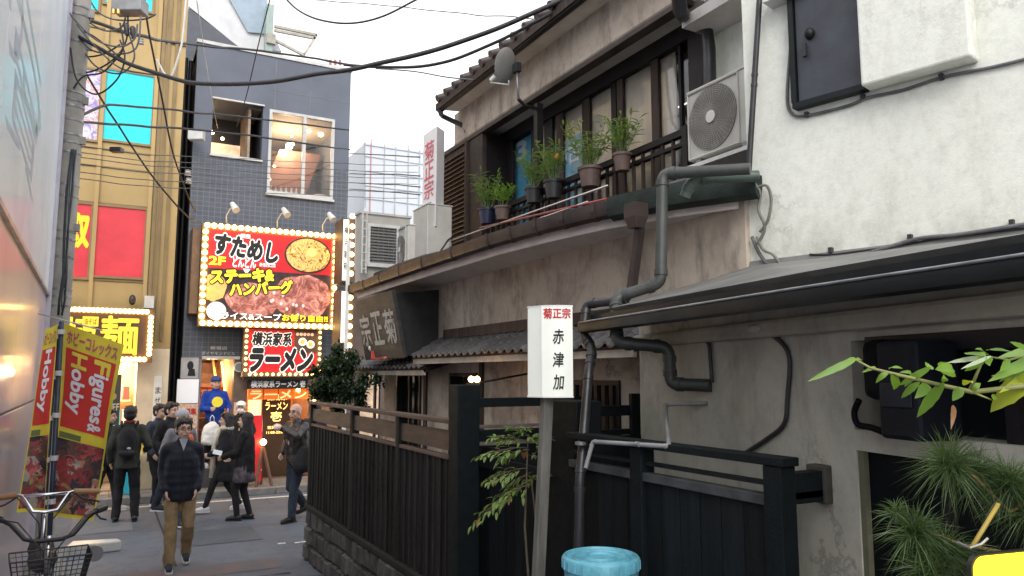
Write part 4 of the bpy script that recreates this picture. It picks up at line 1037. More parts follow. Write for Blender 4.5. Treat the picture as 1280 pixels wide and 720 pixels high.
m_ = MB(); zz_ = lambda py: onY(150, py, GY-.35).z; xx_ = lambda px: onY(px, 420, GY-.35).x
textfit(m_, '麺', (xx_(125), GY-.36, zz_(443)), (1, 0, 0), (0, 0, 1), xx_(172)-xx_(125), zz_(396)-zz_(443), off=.022); build(m_, 'lettering', YG, t); m_ = MB(); textfit(m_, '極', (xx_(80), GY-.36, zz_(443)), (1, 0, 0), (0, 0, 1), xx_(120)-xx_(80), zz_(399)-zz_(443), off=.022)
build(m_, 'lettering', YG, t)
m_ = MB().box(xx_(102), xx_(122), GY-.39, GY-.37, zz_(409), zz_(397)); pl = build(m_, 'small_plate', YG, t)
m_ = MB(); textfit(m_, '油そば', (xx_(104), GY-.392, zz_(407)), (1, 0, 0), (0, 0, 1), xx_(120)-xx_(104), zz_(399)-zz_(407)); build(m_, 'lettering', SBLK, pl)

# ================================================================== DARK BLUE-GREY BUILDING
BY = 16.25
def bx_(px, py=300, Y=BY): return onY(px, py, Y).x
def bz_(px, py, Y=BY): return onY(px, py, Y).z
m, t_, n_, b_ = newmat('slate_tile_facade'); vec = mapping(t_)
br_ = n_.new('ShaderNodeTexBrick'); br_.offset = 0; br_.inputs['Scale'].default_value = 1; br_.inputs['Brick Width'].default_value = .115; br_.inputs['Row Height'].default_value = .10; br_.inputs['Mortar Size'].default_value = .006
br_.inputs['Color1'].default_value = (.070, .082, .105, 1); br_.inputs['Color2'].default_value = (.086, .098, .125, 1); br_.inputs['Mortar'].default_value = (.15, .16, .18, 1)
sx = n_.new('ShaderNodeSeparateXYZ'); cx = n_.new('ShaderNodeCombineXYZ'); t_.links.new(vec, sx.inputs[0]); t_.links.new(sx.outputs[0], cx.inputs[0]); t_.links.new(sx.outputs[2], cx.inputs[1]); t_.links.new(cx.outputs[0], br_.inputs[0])
nz = noise_node(t_, .8, 5, .6, vec); k_ = mixc(t_, .5, br_.outputs[0], ramp(t_, nz.outputs[0], [(.3, (.75, .75, .78)), (.7, (1.15, 1.15, 1.15))]), 'MULTIPLY'); t_.links.new(k_, b_.inputs['Base Color']); b_.inputs['Roughness'].default_value = .45
TILEF = m
SLATE = mat('slate_plain', (.125, .142, .185), (.10, .115, .15), .5, scale=1.2, bmp=.08)  # paler than the tiles: glare and haze on the upper facade put into the colour
bb = thing('slate_building', 'dark blue-grey three-storey building with lit upstairs windows and bulb-framed food signs', 'building', (3.1, 19, 0))
bx0, bx1 = bx_(240, 200), bx_(436, 200); ZB = (bz_(245, 51)+bz_(436, 91))/2
wz0, wz1 = bz_(376, 246), bz_(376, 143); wx0, wx1 = bx_(335, 190), bx_(417, 200)
vz0, vz1 = bz_(296, 196), bz_(296, 128); vx0, vx1 = bx_(265, 160), bx_(328, 165)
sx0, sx1 = bx_(250, 500), bx_(291, 500); sz = bz_(270, 449); rx0, rx1 = bx_(308, 520), bx_(386, 520); rz = bz_(345, 480)
tile_top = bz_(340, 215)
cols = sorted([(vx0, vx1, vz0, vz1), (wx0, wx1, wz0, wz1)])
def facade_with(x0, x1, z0, z1, holes, nm, mt):
    mb = MB(); x = x0
    for (a, b, c, d) in holes:
        c2, d2 = max(c, z0), min(d, z1)
        mb.box(x, a, BY, BY+.2, z0, z1)
        if c2 > z0: mb.box(a, b, BY, BY+.2, z0, c2)
        if d2 < z1: mb.box(a, b, BY, BY+.2, d2, z1)
        x = b
    mb.box(x, x1, BY, BY+.2, z0, z1); return build(mb, nm, mt, bb)
facade_with(bx0, bx1, vz0, ZB, cols, 'upper_facade', SLATE)
facade_with(bx0, bx1, sz, vz0, [(wx0, wx1, wz0, vz0)], 'tiled_facade', TILEF)
build(MB().box(bx0-.02, bx1+.02, BY-.03, BY+.25, ZB, ZB+.07), 'parapet_cap', WHITEMETAL, bb)
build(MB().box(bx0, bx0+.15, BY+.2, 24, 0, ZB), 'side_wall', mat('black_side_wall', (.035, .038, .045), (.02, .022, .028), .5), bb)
build(MB().box(bx1-.15, bx1, BY+.2, 24, 0, ZB), 'side_wall', SLATE, bb)
build(MB().box(bx0, bx1, BY+.2, 24, ZB-.3, ZB-.05), 'roof', SLATE, bb)
for px in (337, 382): build(MB().box(bx_(px)-.006, bx_(px)+.006, BY-.004, BY-.0005, wz1+.05 if px < 420 else 6, ZB), 'panel_joint', GREYTIN, bb)
zj = bz_(340, 112); build(MB().box(bx_(330), bx1, BY-.0045, BY-.0008, zj-.006, zj+.006), 'panel_joint', GREYTIN, bb)
# recessed balcony on the left
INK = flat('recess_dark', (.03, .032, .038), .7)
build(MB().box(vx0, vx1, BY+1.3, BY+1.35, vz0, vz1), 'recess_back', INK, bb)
build(MB().box(vx0-.02, vx1+.02, BY-.05, BY+.02, vz0-.05, vz0), 'recess_sill', WHITEMETAL, bb)
build(MB().box(vx0-.02, vx1+.02, BY-.05, BY+.02, vz1, vz1+.03), 'recess_head', WHITEMETAL, bb)
build(MB().box(vx0, vx1, BY+.2, BY+1.35, vz1, vz1+.03), 'recess_ceiling', SLATE, bb)
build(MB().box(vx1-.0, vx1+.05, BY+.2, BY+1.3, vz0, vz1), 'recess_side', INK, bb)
iw = build(MB().box(bx_(262), bx_(311), BY+1.25, BY+1.3, vz0, bz_(290, 160)), 'inner_window', flat('inner_window_glow', (.8, .50, .32), .6, emit=.75, noisy=.45), bb)
build(MB().box(bx_(311), bx_(315), BY+1.2, BY+1.26, vz0, bz_(290, 158)), 'window_frame', WHITEMETAL, iw)
lamp((bx_(272, 170), BY+1.1, bz_(280, 166, BY+1)), .05, parent=bb, e=16); lamp((bx_(286, 178), BY+1.1, bz_(280, 172, BY+1)), .035, parent=bb, e=16)
# big two-light window with the room behind
wf2 = MB(); th_ = .06
for a in ((wx0, wx0+th_, wz0, wz1), (wx1-th_, wx1, wz0, wz1), (wx0+th_, wx1-th_, wz0, wz0+th_), (wx0+th_, wx1-th_, wz1-th_, wz1), (bx_(376)-.035, bx_(376)+.035, wz0+th_, wz1-th_)): wf2.box(a[0], a[1], BY-.03, BY+.06, a[2], a[3])
wd = build(wf2, 'window', WHITEMETAL, bb)
build(MB().box(wx0+th_, bx_(376)-.035, BY+.02, BY+.026, wz0+th_, wz1-th_), 'pane', GLASSW, wd); build(MB().box(bx_(376)+.035, wx1-th_, BY+.02, BY+.026, wz0+th_, wz1-th_), 'pane', GLASSW, wd)
build(MB().box(wx0-.03, wx1+.02, BY-.08, BY+.0, wz0-.05, wz0-.002), 'window_sill', WHITEMETAL, wd)
RW = flat('cafe_wall', (.36, .27, .20), .8, noisy=.35); RC = flat('cafe_ceiling', (.34, .31, .27), .8, noisy=.1)
build(MB().box(wx0-.4, wx1+.3, 19.4, 19.45, wz0-.1, wz1+.1), 'room_wall', RW, bb)
build(MB().box(wx0-.4, wx1+.3, BY+.2, 19.4, wz1+.02, wz1+.08), 'room_ceiling', RC, bb)
build(MB().box(wx0-.4, wx1+.3, BY+.2, 19.4, wz0-.1, wz0-.02), 'room_floor', RW, bb)
build(MB().box(wx1+.25, wx1+.3, BY+.2, 19.4, wz0, wz1), 'room_side', RW, bb); build(MB().box(wx0-.4, wx0-.35, BY+.2, 19.4, wz0, wz1), 'room_side', RW, bb)
build(MB().obox((wx0+.05, 17.9, wz0), (1.0, 0, 0), (0, .06, 0), (.5, 0, 1.5)), 'stair_flank', flat('stair_red', (.20, .11, .09), .7), bb)
for px, py, y_, r_, e_ in ((356, 144, 17.8, .07, 22), (387, 149, 17.6, .07, 22), (366, 180, 17.2, .035, 18), (357, 189, 17.6, .045, 22), (349, 197, 18, .045, 18), (343, 208, 17.5, .03, 14), (386, 164, 17.3, .045, 20), (401, 168, 17.4, .06, 10), (365, 170, 17.6, .025, 14), (388, 153, 17.4, .03, 16), (337, 224, 17.3, .03, 10)):
    p_ = onY(px, py, y_); lamp((p_.x, y_, p_.z), r_, parent=bb, e=e_, col=(1, .62, .28))
for k in range(6):
    p_ = onY(338+k*6.5, 240, 16.9); m_ = MB().lathe((p_.x, 16.9, wz0), [(.045, 0), (.05, .02), (.05, .2), (.02, .26), (.018, .34)], 10); build(m_, 'bottle', flat('bottle_white', (.7, .72, .68), .3), bb, smooth='auto')
p_ = onY(400, 235, 17); build(MB().ell((p_.x, 17, wz0+.12), (.36, .25, .16)), 'cushion_pile', flat('cushion', (.72, .70, .66), .8), bb, smooth=True)
p_ = onY(388, 185, 17.3); build(MB().box(p_.x-.13, p_.x+.13, 17.3, 17.36, p_.z-.07, p_.z+.07), 'ceiling_speaker', BLACKPIPE, bb)
build(MB().box(onY(352, 210, 18.2).x, onY(395, 210, 18.2).x, 18.2, 18.5, wz0, onY(370, 205, 18.2).z), 'counter', flat('counter_grey', (.16, .15, .15), .5), bb)
# small lettering on the facade
m_ = MB(); textfit(m_, '新宿店', (bx_(263, 434), BY-.004, bz_(272, 437)), (1, 0, 0), (0, 0, 1), bx_(284, 434)-bx_(263, 434), .07, off=.01); build(m_, 'lettering', WHITEMETAL, bb); m_ = MB()
textfit(m_, 'ダイヤモンドビル', (bx_(252, 440), BY-.004, bz_(272, 444)), (1, 0, 0), (0, 0, 1), bx_(294, 440)-bx_(252, 440), .075, off=.01); build(m_, 'lettering', WHITEMETAL, bb)
# ground floor: stairs up on the left, ramen shop on the right
build(MB().box(bx0, sx0, BY, BY+.2, 0, sz), 'ground_wall', mat('grey_panel', (.30, .30, .30), (.22, .22, .22), .6), bb)
build(MB().box(sx1, rx0, BY, BY+.2, 0, sz), 'ground_wall', mat('shop_pier', (.20, .15, .11), (.13, .1, .08), .6), bb)
build(MB().box(rx0, rx1, BY+.0, BY+.2, rz, sz), 'shop_lintel', SLATE, bb); build(MB().box(rx1, bx1, BY, BY+.2, 0, sz), 'ground_wall', mat('brown_pier', (.26, .15, .09), (.17, .1, .06), .6), bb)
build(MB().box(sx0, sx1+.1, BY-.04, BY-.002, sz-.0, sz+.06), 'stair_lintel', WHITEMETAL, bb)
STW = mat('stair_wood', (.20, .10, .06), (.13, .065, .04), .6)
for k in range(12): build(MB().box(sx0, sx1, BY+.05+k*.26, BY+.05+(k+1)*.26, 0 if k == 0 else .3, .12+.24*(k+1)), 'stair_step', STW, bb)
build(MB().box(sx0-.1, sx0, BY+.2, BY+3.4, 0, sz+1.2), 'stair_wall', flat('stair_wall_brown', (.24, .13, .08), .7, noisy=.3), bb); build(MB().box(sx1, sx1+.1, BY+.2, BY+3.4, 0, sz+1.2), 'stair_wall', flat('stair_wall_warm', (.75, .42, .14), .7, noisy=.25), bb)
build(MB().box(sx0-.1, sx1+.1, BY+3.3, BY+3.4, 0, sz+1.2), 'stair_back', STW, bb)
build(MB().tube([(sx1-.06, BY-.02, bz_(290, 560)), (sx1-.30, BY+2.8, sz+1.1)], .025, 8), 'handrail', flat('gold_rail', (.8, .55, .2), .35, .6), bb)
build(MB().tube([(sx1-.03, BY-.03, 1.0), (sx1-.25, BY-.03, sz-.05)], .022, 8), 'diagonal_lamp_strip', flat('gold_strip', (1, .62, .2), .35, emit=2.4, noisy=0), bb)
lamp((sx1-.25, BY+1.5, sz-.1+.3), .06, parent=bb, e=12)
m_ = MB(); t2 = build(MB().box(sx0+.05, sx1-.05, BY+1.0, BY+1.02, 1.75, 1.98), 'stair_sign', flat('stair_sign_red', (.4, .06, .03), .5), bb)
textfit(m_, '営業中', (sx0+.12, BY+.997, 1.78), (1, 0, 0), (0, 0, 1), sx1-sx0-.25, .16, off=.02); build(m_, 'lettering', flat('orange_ink', (.8, .35, .05), .5, emit=.2), t2)
# posters at the stair foot
def poster(name, label, x0p, x1p, y0p, y1p, Y, m, cat='poster'):
    xm, ym = (x0p+x1p)/2, (y0p+y1p)/2
    mb = MB().box(onY(x0p, ym, Y).x, onY(x1p, ym, Y).x, Y, Y+.02, onY(xm, y1p, Y).z, onY(xm, y0p, Y).z)
    return solo(mb, name, label, cat, m)
PWHITE = flat('poster_white', (.82, .82, .84), .5, emit=.15, noisy=.02)
poster('poster', 'blank white poster on the wall left of the stair opening', 221, 248, 474, 504, BY-.05, PWHITE)
p_ = poster('poster', 'grey photo print above the blank white poster beside the stairs', 226, 248, 447, 473, BY-.04, flat('grey_print', (.42, .42, .43), .5, noisy=.25))
m_ = MB(); m_.ell((onY(238, 457, BY-.045).x, BY-.045, onY(238, 457, BY).z), (.06, .004, .09)); m_.add([(onY(234, 470, BY).x, BY-.043, onY(238, 470, BY).z), (onY(244, 470, BY).x, BY-.043, onY(238, 470, BY).z), (onY(243, 461, BY).x, BY-.043, onY(238, 461, BY).z), (onY(236, 461, BY).x, BY-.043, onY(238, 461, BY).z)], [(0, 1, 2, 3)]); build(m_, 'figure_print', SBLK, p_)
MENU = glossy('menu_print', [(.3, (.6, .05, .05)), (.42, (.8, .75, .65)), (.5, (.75, .35, .1)), (.6, (.85, .8, .75)), (.7, (.6, .1, .1))], 9, .5, 1.5, metal=0)
p_ = poster('menu_poster', 'red and white menu poster below the blank white poster', 222, 247, 505, 545, BY-.05, MENU)
m_ = MB(); textfit(m_, '募集', (onY(231, 515, BY).x, BY-.056, onY(235, 518, BY).z), (1, 0, 0), (0, 0, 1), .2, .12, off=.03); build(m_, 'lettering', flat('red_ink', (.6, .03, .03), .5), p_)
poster('menu_poster', 'pink poster beside the stair rail behind the worker with the white cap', 292, 307, 503, 535, BY-.03, MENU)
# ramen shop front
shop_in = MB().box(rx0, rx1, BY+1.6, BY+1.65, .1, rz+.2); build(shop_in, 'shop_interior', flat('ramen_interior', (.55, .26, .10), .7, noisy=.5), bb)
for s_ in (rx0-.05, rx1): build(MB().box(s_, s_+.05, BY+.2, BY+1.6, .1, rz+.2), 'shop_side', STW, bb)
build(MB().box(rx0, rx1, BY+.2, BY+1.6, rz+.05, rz+.1), 'shop_ceiling', STW, bb)
dx0, dx1 = bx_(330, 540), bx_(366, 540)
dr = build(MB().box(dx0, dx1, BY+.3, BY+.36, .1, rz), 'shop_door', flat('dark_door', (.06, .035, .02), .4), bb)
m_ = MB(); GI = flat('gold_lit_ink', (1, .62, .18), .4, emit=1.6, noisy=0)
for k, (s_, w_, h_) in enumerate((('横浜家系', .42, .13), ('ラーメン', .46, .16), ('壱', .22, .2), ('営業時間', .34, .06), ('11:00-23:00', .38, .05))):
    zc_ = rz-.35-[0, .2, .44, .6, .7][k]; textfit(m_, s_, ((dx0+dx1)/2-w_/2, BY+.297, zc_), (1, 0, 0), (0, 0, 1), w_, h_, off=.012)
build(m_, 'lettering', GI, dr)
build(MB().box(bx_(312, 540), bx_(328, 540), BY+.25, BY+.3, .3, rz-.1), 'lit_menu_panel', flat('lit_menu', (1, .62, .36), .5, emit=.9, noisy=.4), bb)
for px, py in ((320, 545), (372, 488), (384, 560)): p_ = onY(px, py, BY+.0); lamp((p_.x, BY-.06, p_.z), .06, parent=bb, e=16, col=(1, .6, .25))
lamp(((rx0+rx1)/2, BY+.9, rz-.1), .07, parent=bb, e=30, col=(1, .6, .3)); lamp((bx_(388, 500), BY-.25, bz_(388, 500)), .05, parent=bb, e=16, col=(1, .6, .25))
# noren curtain (orange) and black name board
nb_ = thing('noren_curtain', 'orange shop curtain with pale brush strokes under the black ramen name board', 'curtain', (bx_(345, 490), BY-.12, bz_(345, 500)))
ORG = flat('orange_cloth', (.85, .16, .02), .7, emit=.35, noisy=.15)
for k in range(4):
    a0 = bx_(309, 492)+(bx_(384, 492)-bx_(309, 492))*k/4; L_ = (bx_(384, 492)-bx_(309, 492))/4-.01
    m_ = MB(); rs = [[V((a0+L_*i/8, BY-.10-.015*math.sin(i*1.3+k), z)) for z in (bz_(345, 499), bz_(345, 486))] for i in range(9)]
    m_.add([p for r_ in rs for p in r_], [(2*i, 2*i+2, 2*i+3, 2*i+1) for i in range(8)]); build(m_, 'cloth_panel', ORG, nb_, smooth=True)
m_ = MB(); textfit(m_, 'ラーメン', (bx_(312, 492), BY-.125, bz_(345, 498)), (1, 0, 0), (0, 0, 1), bx_(381, 492)-bx_(312, 492), bz_(345, 488)-bz_(345, 498), off=.03); build(m_, 'lettering', flat('pale_orange_ink', (1, .62, .25), .6, emit=.6), nb_)
t, x0, x1, z0, z1 = signbox('name_board', 'black name board with white ramen lettering above the orange curtain', 310, 385, 474, 486, BY-.3, SBLK, SBLK, .005, .1)
m_ = MB(); textfit(m_, '横浜家系ラーメン 壱', (x0+.06, BY-.302, z0+.03), (1, 0, 0), (0, 0, 1), x1-x0-.12, z1-z0-.06, off=.03); build(m_, 'lettering', WHITEP, t)
# red ramen sign
REDS = flat('sign_red', (.55, .02, .025), .35, emit=.28, noisy=.05); WLIT = flat('white_lit_ink', (.9, .88, .82), .5, emit=.5, noisy=0); YLIT = flat('yellow_lit_ink', (1, .72, .03), .5, emit=.7, noisy=0)
SY = BY-.45
t, x0, x1, z0, z1 = signbox('bulb_sign', 'red ramen sign with black brush lettering and egg picture framed by small bulbs', 304, 402, 406, 471, SY, REDS, FRG, .10)
X = lambda a: x0+.1+(x1-x0-.2)*a; Zf = lambda b: z0+.1+(z1-z0-.2)*b
def outlined(parent, s, x, z, w_, h, Y, o1, o2, ci, co, italic=0, rot=0, k=0):
    c_, s_ = math.cos(rot), math.sin(rot); u, v_ = V((c_, 0, s_)), V((-s_, 0, c_))
    m1 = MB(); textfit(m1, s, (x, Y, z), u, v_, w_, h, off=o1, n_off=.004+k, italic=italic, ref=1); build(m1, 'lettering_outline', co, parent)
    m2 = MB(); textfit(m2, s, (x, Y, z), u, v_, w_, h, off=o2, n_off=.008+k, italic=italic, ref=1); build(m2, 'lettering', ci, parent)
outlined(t, 'ラーメン', X(.03), Zf(.03), (X(1)-X(0))*.90, (Zf(1)-Zf(0))*.50, SY, .12, .07, SBLK, WLIT, .25)
outlined(t, '横浜家系', X(.05), Zf(.62), (X(1)-X(0))*.56, (Zf(1)-Zf(0))*.30, SY, .10, .045, SBLK, WLIT, .1)
rm = MB().box(X(.66), X(1), SY-.003, SY, Zf(.45), Zf(1)); build(rm, 'picture_panel', flat('dark_soup', (.10, .06, .04), .4, emit=.1, noisy=.4), t)
for k, (a, b) in enumerate(((.78, .72), (.90, .66))):
    c_ = V((X(a), SY-.004, Zf(b))); 
    for r_, mm, dd in ((.085, flat('egg_white', (.9, .85, .72), .5, emit=.5), 0), (.05, flat('egg_yolk', (.9, .35, .08), .5, emit=.6), .002)):
        build(MB().tube([c_+V((0, -dd, 0)), c_+V((0, -dd-.002, 0))], r_, 16), 'egg_print', mm, t)
for k in range(5): build(MB().tube([(X(.70+k*.055), SY-.004, Zf(.9)), (X(.70+k*.055), SY-.006, Zf(.9))], .035, 10), 'pork_print', flat('pork', (.8, .5, .35), .5, emit=.4, noisy=.3), t)
bulbs(t, along((x0+.05, SY-.04, z1-.08), (x0+.05, SY-.04, z0+.08), 8)+along((x1-.05, SY-.04, z1-.08), (x1-.05, SY-.04, z0+.08), 8)+along((x0+.08, SY-.04, z0+.05), (x1-.02, SY-.04, z0+.05), 13), .032, BULBS)
# row of small bulbs on the underside board
t, x0, x1, z0, z1 = signbox('bulb_strip', 'narrow black strip with a row of small bulbs just under the red ramen sign', 304, 392, 471.5, 474.5, SY+.05, SBLK, FRG, .0, .12)
# big billboard
PY_ = BY-.6
t, x0, x1, z0, z1 = signbox('billboard', 'large red and brown food billboard framed with glowing bulbs on the slate building', 250, 421, 285, 410, PY_, REDS, FRG, .13, .25)
bw, bh = x1-x0-.26, z1-z0-.26; X = lambda a: x0+.13+bw*a; Zf = lambda b: z0+.13+bh*b
m, t_, n_, b_ = newmat('meat_print'); vec = mapping(t_); a1 = noise_node(t_, 5, 6, .75, vec, 1.0); kk = ramp(t_, a1.outputs[0], [(.34, (.05, .015, .01)), (.46, (.24, .07, .05)), (.56, (.45, .17, .13)), (.68, (.62, .36, .28))])
t_.links.new(kk, b_.inputs['Base Color']); t_.links.new(kk, b_.inputs['Emission Color']); b_.inputs['Emission Strength'].default_value = .55; MEAT = m
m, t_, n_, b_ = newmat('noodle_print'); vec = mapping(t_); a1 = noise_node(t_, 6, 3, .6, vec, 3.5); kk = ramp(t_, a1.outputs[0], [(.36, (.12, .04, .01)), (.44, (.45, .2, .03)), (.5, (.8, .5, .18)), (.56, (.45, .2, .03)), (.66, (.8, .52, .2))])
t_.links.new(kk, b_.inputs['Base Color']); t_.links.new(kk, b_.inputs['Emission Color']); b_.inputs['Emission Strength'].default_value = .6; NOOD = m
GRILL = flat('grill_print', (.05, .03, .03), .4, emit=.15, noisy=.7)
build(MB().box(X(0), X(1), PY_-.003, PY_, Zf(0), Zf(.57)), 'picture_panel', GRILL, t)
def disc(cx_, cz_, rx_, rz_, Y, m, nm, th=.002, seed=0, wob=.0):
    pts = [V((X(cx_)+math.cos(a)*rx_*bw*(1+wob*noise.noise(V((math.cos(a)*2, math.sin(a)*2, seed)))), Y, Zf(cz_)+math.sin(a)*rz_*bh*(1+wob*noise.noise(V((math.cos(a)*2, math.sin(a)*2, seed+9)))))) for a in [2*math.pi*k/32 for k in range(32)]]
    pts = [V((min(max(p.x, X(0)), X(1)), p.y, min(max(p.z, Zf(0)), Zf(1)))) for p in pts]
    build(MB().rings([pts, [p-V((0, th, 0)) for p in pts]]), nm, m, t)
disc(.76, .30, .25, .25, PY_-.004, MEAT, 'steak_print', seed=1, wob=.2); disc(.36, .24, .22, .19, PY_-.0065, MEAT, 'steak_print', seed=4, wob=.25)
disc(.06, .36, .09, .16, PY_-.0045, flat('potato_print', (.62, .34, .10), .5, emit=.5, noisy=.3), 'potato_print', wob=.3)
disc(.08, .10, .075, .10, PY_-.0085, flat('cup_print', (.75, .68, .60), .5, emit=.5, noisy=.1), 'cup_print')
for k in range(10): disc(.5+.03*k*.9+rnd.uniform(-.04, .04), .30-.02*k+rnd.uniform(-.09, .09), .012, .02, PY_-.009, flat('spark_print', (.65, .55, .5), .5, emit=.4), 'highlight_print')
disc(.80, .79, .20, .215, PY_-.004, flat('bowl_rim_print', (.05, .035, .03), .4), 'bowl_print'); disc(.80, .79, .185, .195, PY_-.0065, NOOD, 'noodle_print', wob=.06); disc(.83, .83, .04, .05, PY_-.009, flat('yolk_print', (.98, .65, .15), .4, emit=.6), 'yolk_print')
outlined(t, 'すためし', X(.04), Zf(.74), bw*.50, bh*.22, PY_, .12, .06, SBLK, WLIT, .05, -.10)
m_ = MB(); textfit(m_, '2F', (X(.01), PY_-.006, Zf(.61)), (1, 0, 0), (0, 0, 1), bw*.12, bh*.09, off=.04); build(m_, 'lettering', YLIT, t)
m_ = MB(); textfit(m_, '銀座', (X(.24), PY_-.006, Zf(.93)), (1, 0, 0), (0, 0, 1), bw*.08, bh*.05, off=.02); textfit(m_, 'どんどん', (X(.19), PY_-.006, Zf(.60)), (1, 0, 0), (0, 0, 1), bw*.18, bh*.11, off=.04); textfit(m_, '新宿西口店', (X(.40), PY_-.006, Zf(.62)), (1, 0, 0), (0, 0, 1), bw*.13, bh*.045, off=.01); m_.add([(X(.27), PY_-.005, Zf(.585)), (X(.30), PY_-.005, Zf(.52)), (X(.33), PY_-.005, Zf(.585))], [(0, 1, 2)]); build(m_, 'lettering', WLIT, t)
outlined(t, 'ステーキ&', X(.03), Zf(.40), bw*.49, bh*.14, PY_, .15, .06, YLIT, SBLK, .1, .10, .01)
outlined(t, 'ハンバーグ', X(.18), Zf(.27), bw*.50, bh*.14, PY_, .15, .06, YLIT, SBLK, .1, .10, .014)
outlined(t, 'ライス&スープ', X(.12), Zf(.015), bw*.47, bh*.075, PY_, .08, .03, WLIT, SBLK, 0, 0, .01)
outlined(t, 'お替り自由!!', X(.60), Zf(.015), bw*.38, bh*.075, PY_, .08, .03, YLIT, SBLK, 0, 0, .01)
bulbs(t, along((x0+.02, PY_-.05, z1-.06), (x1-.02, PY_-.05, z1-.06), 21)+along((x0+.02, PY_-.05, z0+.06), (x1-.02, PY_-.05, z0+.06), 21)+along((x0+.06, PY_-.05, z1-.12), (x0+.06, PY_-.05, z0+.12), 13)+along((x1-.06, PY_-.05, z1-.12), (x1-.06, PY_-.05, z0+.12), 13), .055)
build(MB().box(x0-.16, x0-.01, PY_+.1, BY, z0+.25, z1-.1), 'side_bracket', FRG, t)
for px in (284, 348, 405):     # gooseneck lamps over the billboard
    a = onY(px, 283, PY_); gx_ = a.x; lt = thing('gooseneck_lamp', {284: 'white gooseneck lamp above the left end of the food billboard', 348: 'white gooseneck lamp above the middle of the food billboard', 405: 'white gooseneck lamp above the right end of the food billboard'}[px], 'lamp', (gx_, PY_+.1, z1), 'lamps over the food billboard')
    build(MB().tube([(gx_, PY_+.1, z1), (gx_-.02, PY_+.05, z1+.18), (gx_+.03, PY_-.05, z1+.3), (gx_+.08, PY_-.2, z1+.34)], .012, 6), 'arm', WHITEMETAL, lt, smooth=True)
    build(MB().tube([(gx_+.05, PY_-.17, z1+.40), (gx_+.12, PY_-.3, z1+.24)], [.045, .075], 12), 'lamp_head', WHITEMETAL, lt, smooth='auto')
# side-on vertical sign with bulbs
VX, VY = onY(421, 350, BY-1.0).x, BY-1.0
xq = VX; y0_, y1_ = BY-1.35, BY-.75
t = thing('vertical_sign', 'tall narrow projecting sign with a row of large bulbs beside the food billboard', 'sign', (xq+.2, y0_, 2.6))
zv1, zv0 = onY(425, 272, y0_).z, onY(425, 430, y0_).z
zA, zB2 = onY(425, 352, y0_).z, onY(425, 362, y0_).z
for (za, zb2) in ((zA, zv1), (zv0, zB2)):
    hsg = build(MB().box(xq, xq+.26, y0_, y1_, za, zb2), 'sign_box', mat('sign_brown', (.12, .08, .06), (.08, .055, .04), .5), t)
    build(MB().box(xq+.012, xq+.125, y0_-.012, y0_, za+.03, zb2-.03), 'face', flat('white_face', (.85, .82, .75), .4, emit=.6, noisy=.03), hsg)
m_ = MB(); 
for k, ch in enumerate('横浜家系'): textfit(m_, ch, (xq+.03, y0_-.014, onY(425, 292+k*15, y0_).z), (1, 0, 0), (0, 0, 1), .08, .15, off=.02)
build(m_, 'lettering', SBLK, t)
bulbs(t, [(xq+.19, y0_-.03, onY(436, y, y0_).z) for y in (270, 283, 295, 306, 318, 330, 342, 372, 384, 396, 408, 420, 432)], .055)
build(MB().box(xq+.08, xq+.15, BY-1.42, BY-1.38, 0, onY(430, 300, BY-1.4).z), 'pole', WHITEMETAL, t)

# gap between the two buildings: pipes and boxes
t = thing('drainpipe_bundle', 'dark drainpipes filling the narrow gap between the gold and slate buildings', 'pipe', (1.4, 16.6, 0))
for k in range(3): build(MB().cyl((xr+.08+.1*k, 16.8+.1*k, 0), (xr+.08+.1*k, 16.8+.1*k, 9), .045, None, 10), 'pipe', BLACKPIPE, t, smooth='auto')
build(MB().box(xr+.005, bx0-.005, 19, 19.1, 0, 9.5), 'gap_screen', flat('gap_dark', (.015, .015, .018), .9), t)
m_ = MB().obox(onY(235, 170, 15.9), (.2, 0, 0), (0, .14, 0), (0, 0, .15)); solo(m_, 'junction_box', 'white cable junction box hung at the left edge of the slate building', 'box', WHITEMETAL, bev=.012)

# speaker cone by the ramen sign
t = thing('speaker', 'small round grey loudspeaker on the wall between the stairs and the ramen sign', 'speaker', (bx_(297, 459), BY-.1, bz_(297, 459)))
c_ = V((bx_(297, 459), BY-.2, bz_(297, 459))); build(MB().tube([c_, c_+V((.0, .18, 0))], [.10, .05], 16), 'horn', WHITEMETAL, t, smooth='auto'); build(MB().tube([c_+V((0, -.004, 0)), c_+V((0, .01, 0))], .08, 16), 'speaker_mesh', GREYTIN, t)

# ================================================================== BACKGROUND STRUCTURES
SPAN = mat('span_white', (.62, .63, .64), (.5, .51, .53), .5, scale=2); TRUSS = mat('truss_beige', (.45, .42, .36), rough=.6)
st = thing('station_structure', 'white sloping roof beam with glazed side and pale green column rising behind the slate building', 'structure', (3, 26, 0))
Yb = 26
P = lambda px, py, Y=Yb: onY(px, py, Y)
build(MB().prism([P(228, -60), P(290, -60), P(352, 64), P(300, 60), P(236, 8)], (0, 1, 0)), 'roof_beam', SPAN, st)
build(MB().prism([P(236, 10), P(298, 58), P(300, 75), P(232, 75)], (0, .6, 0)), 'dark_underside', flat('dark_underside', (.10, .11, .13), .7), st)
build(MB().prism([P(282, -10, 25.9), P(334, -10, 25.9), P(334, 42, 25.9), P(310, 40, 25.9)], (0, .05, 0)), 'glazing', flat('pale_blue_glazing', (.30, .38, .46), .2), st)
build(MB().prism([P(232, 75), P(258, 75), P(250, 200), P(226, 200)], (0, .6, 0)), 'lower_screen', mat('grey_blue_screen', (.30, .33, .37), (.2, .23, .27), .5, scale=2), st)
build(MB().box(P(334, 0, 25.5).x, P(343, 0, 25.5).x, 25.5, 25.8, 0, 15), 'green_column', mat('pale_green_steel', (.36, .46, .42), (.3, .4, .36), .5), st)
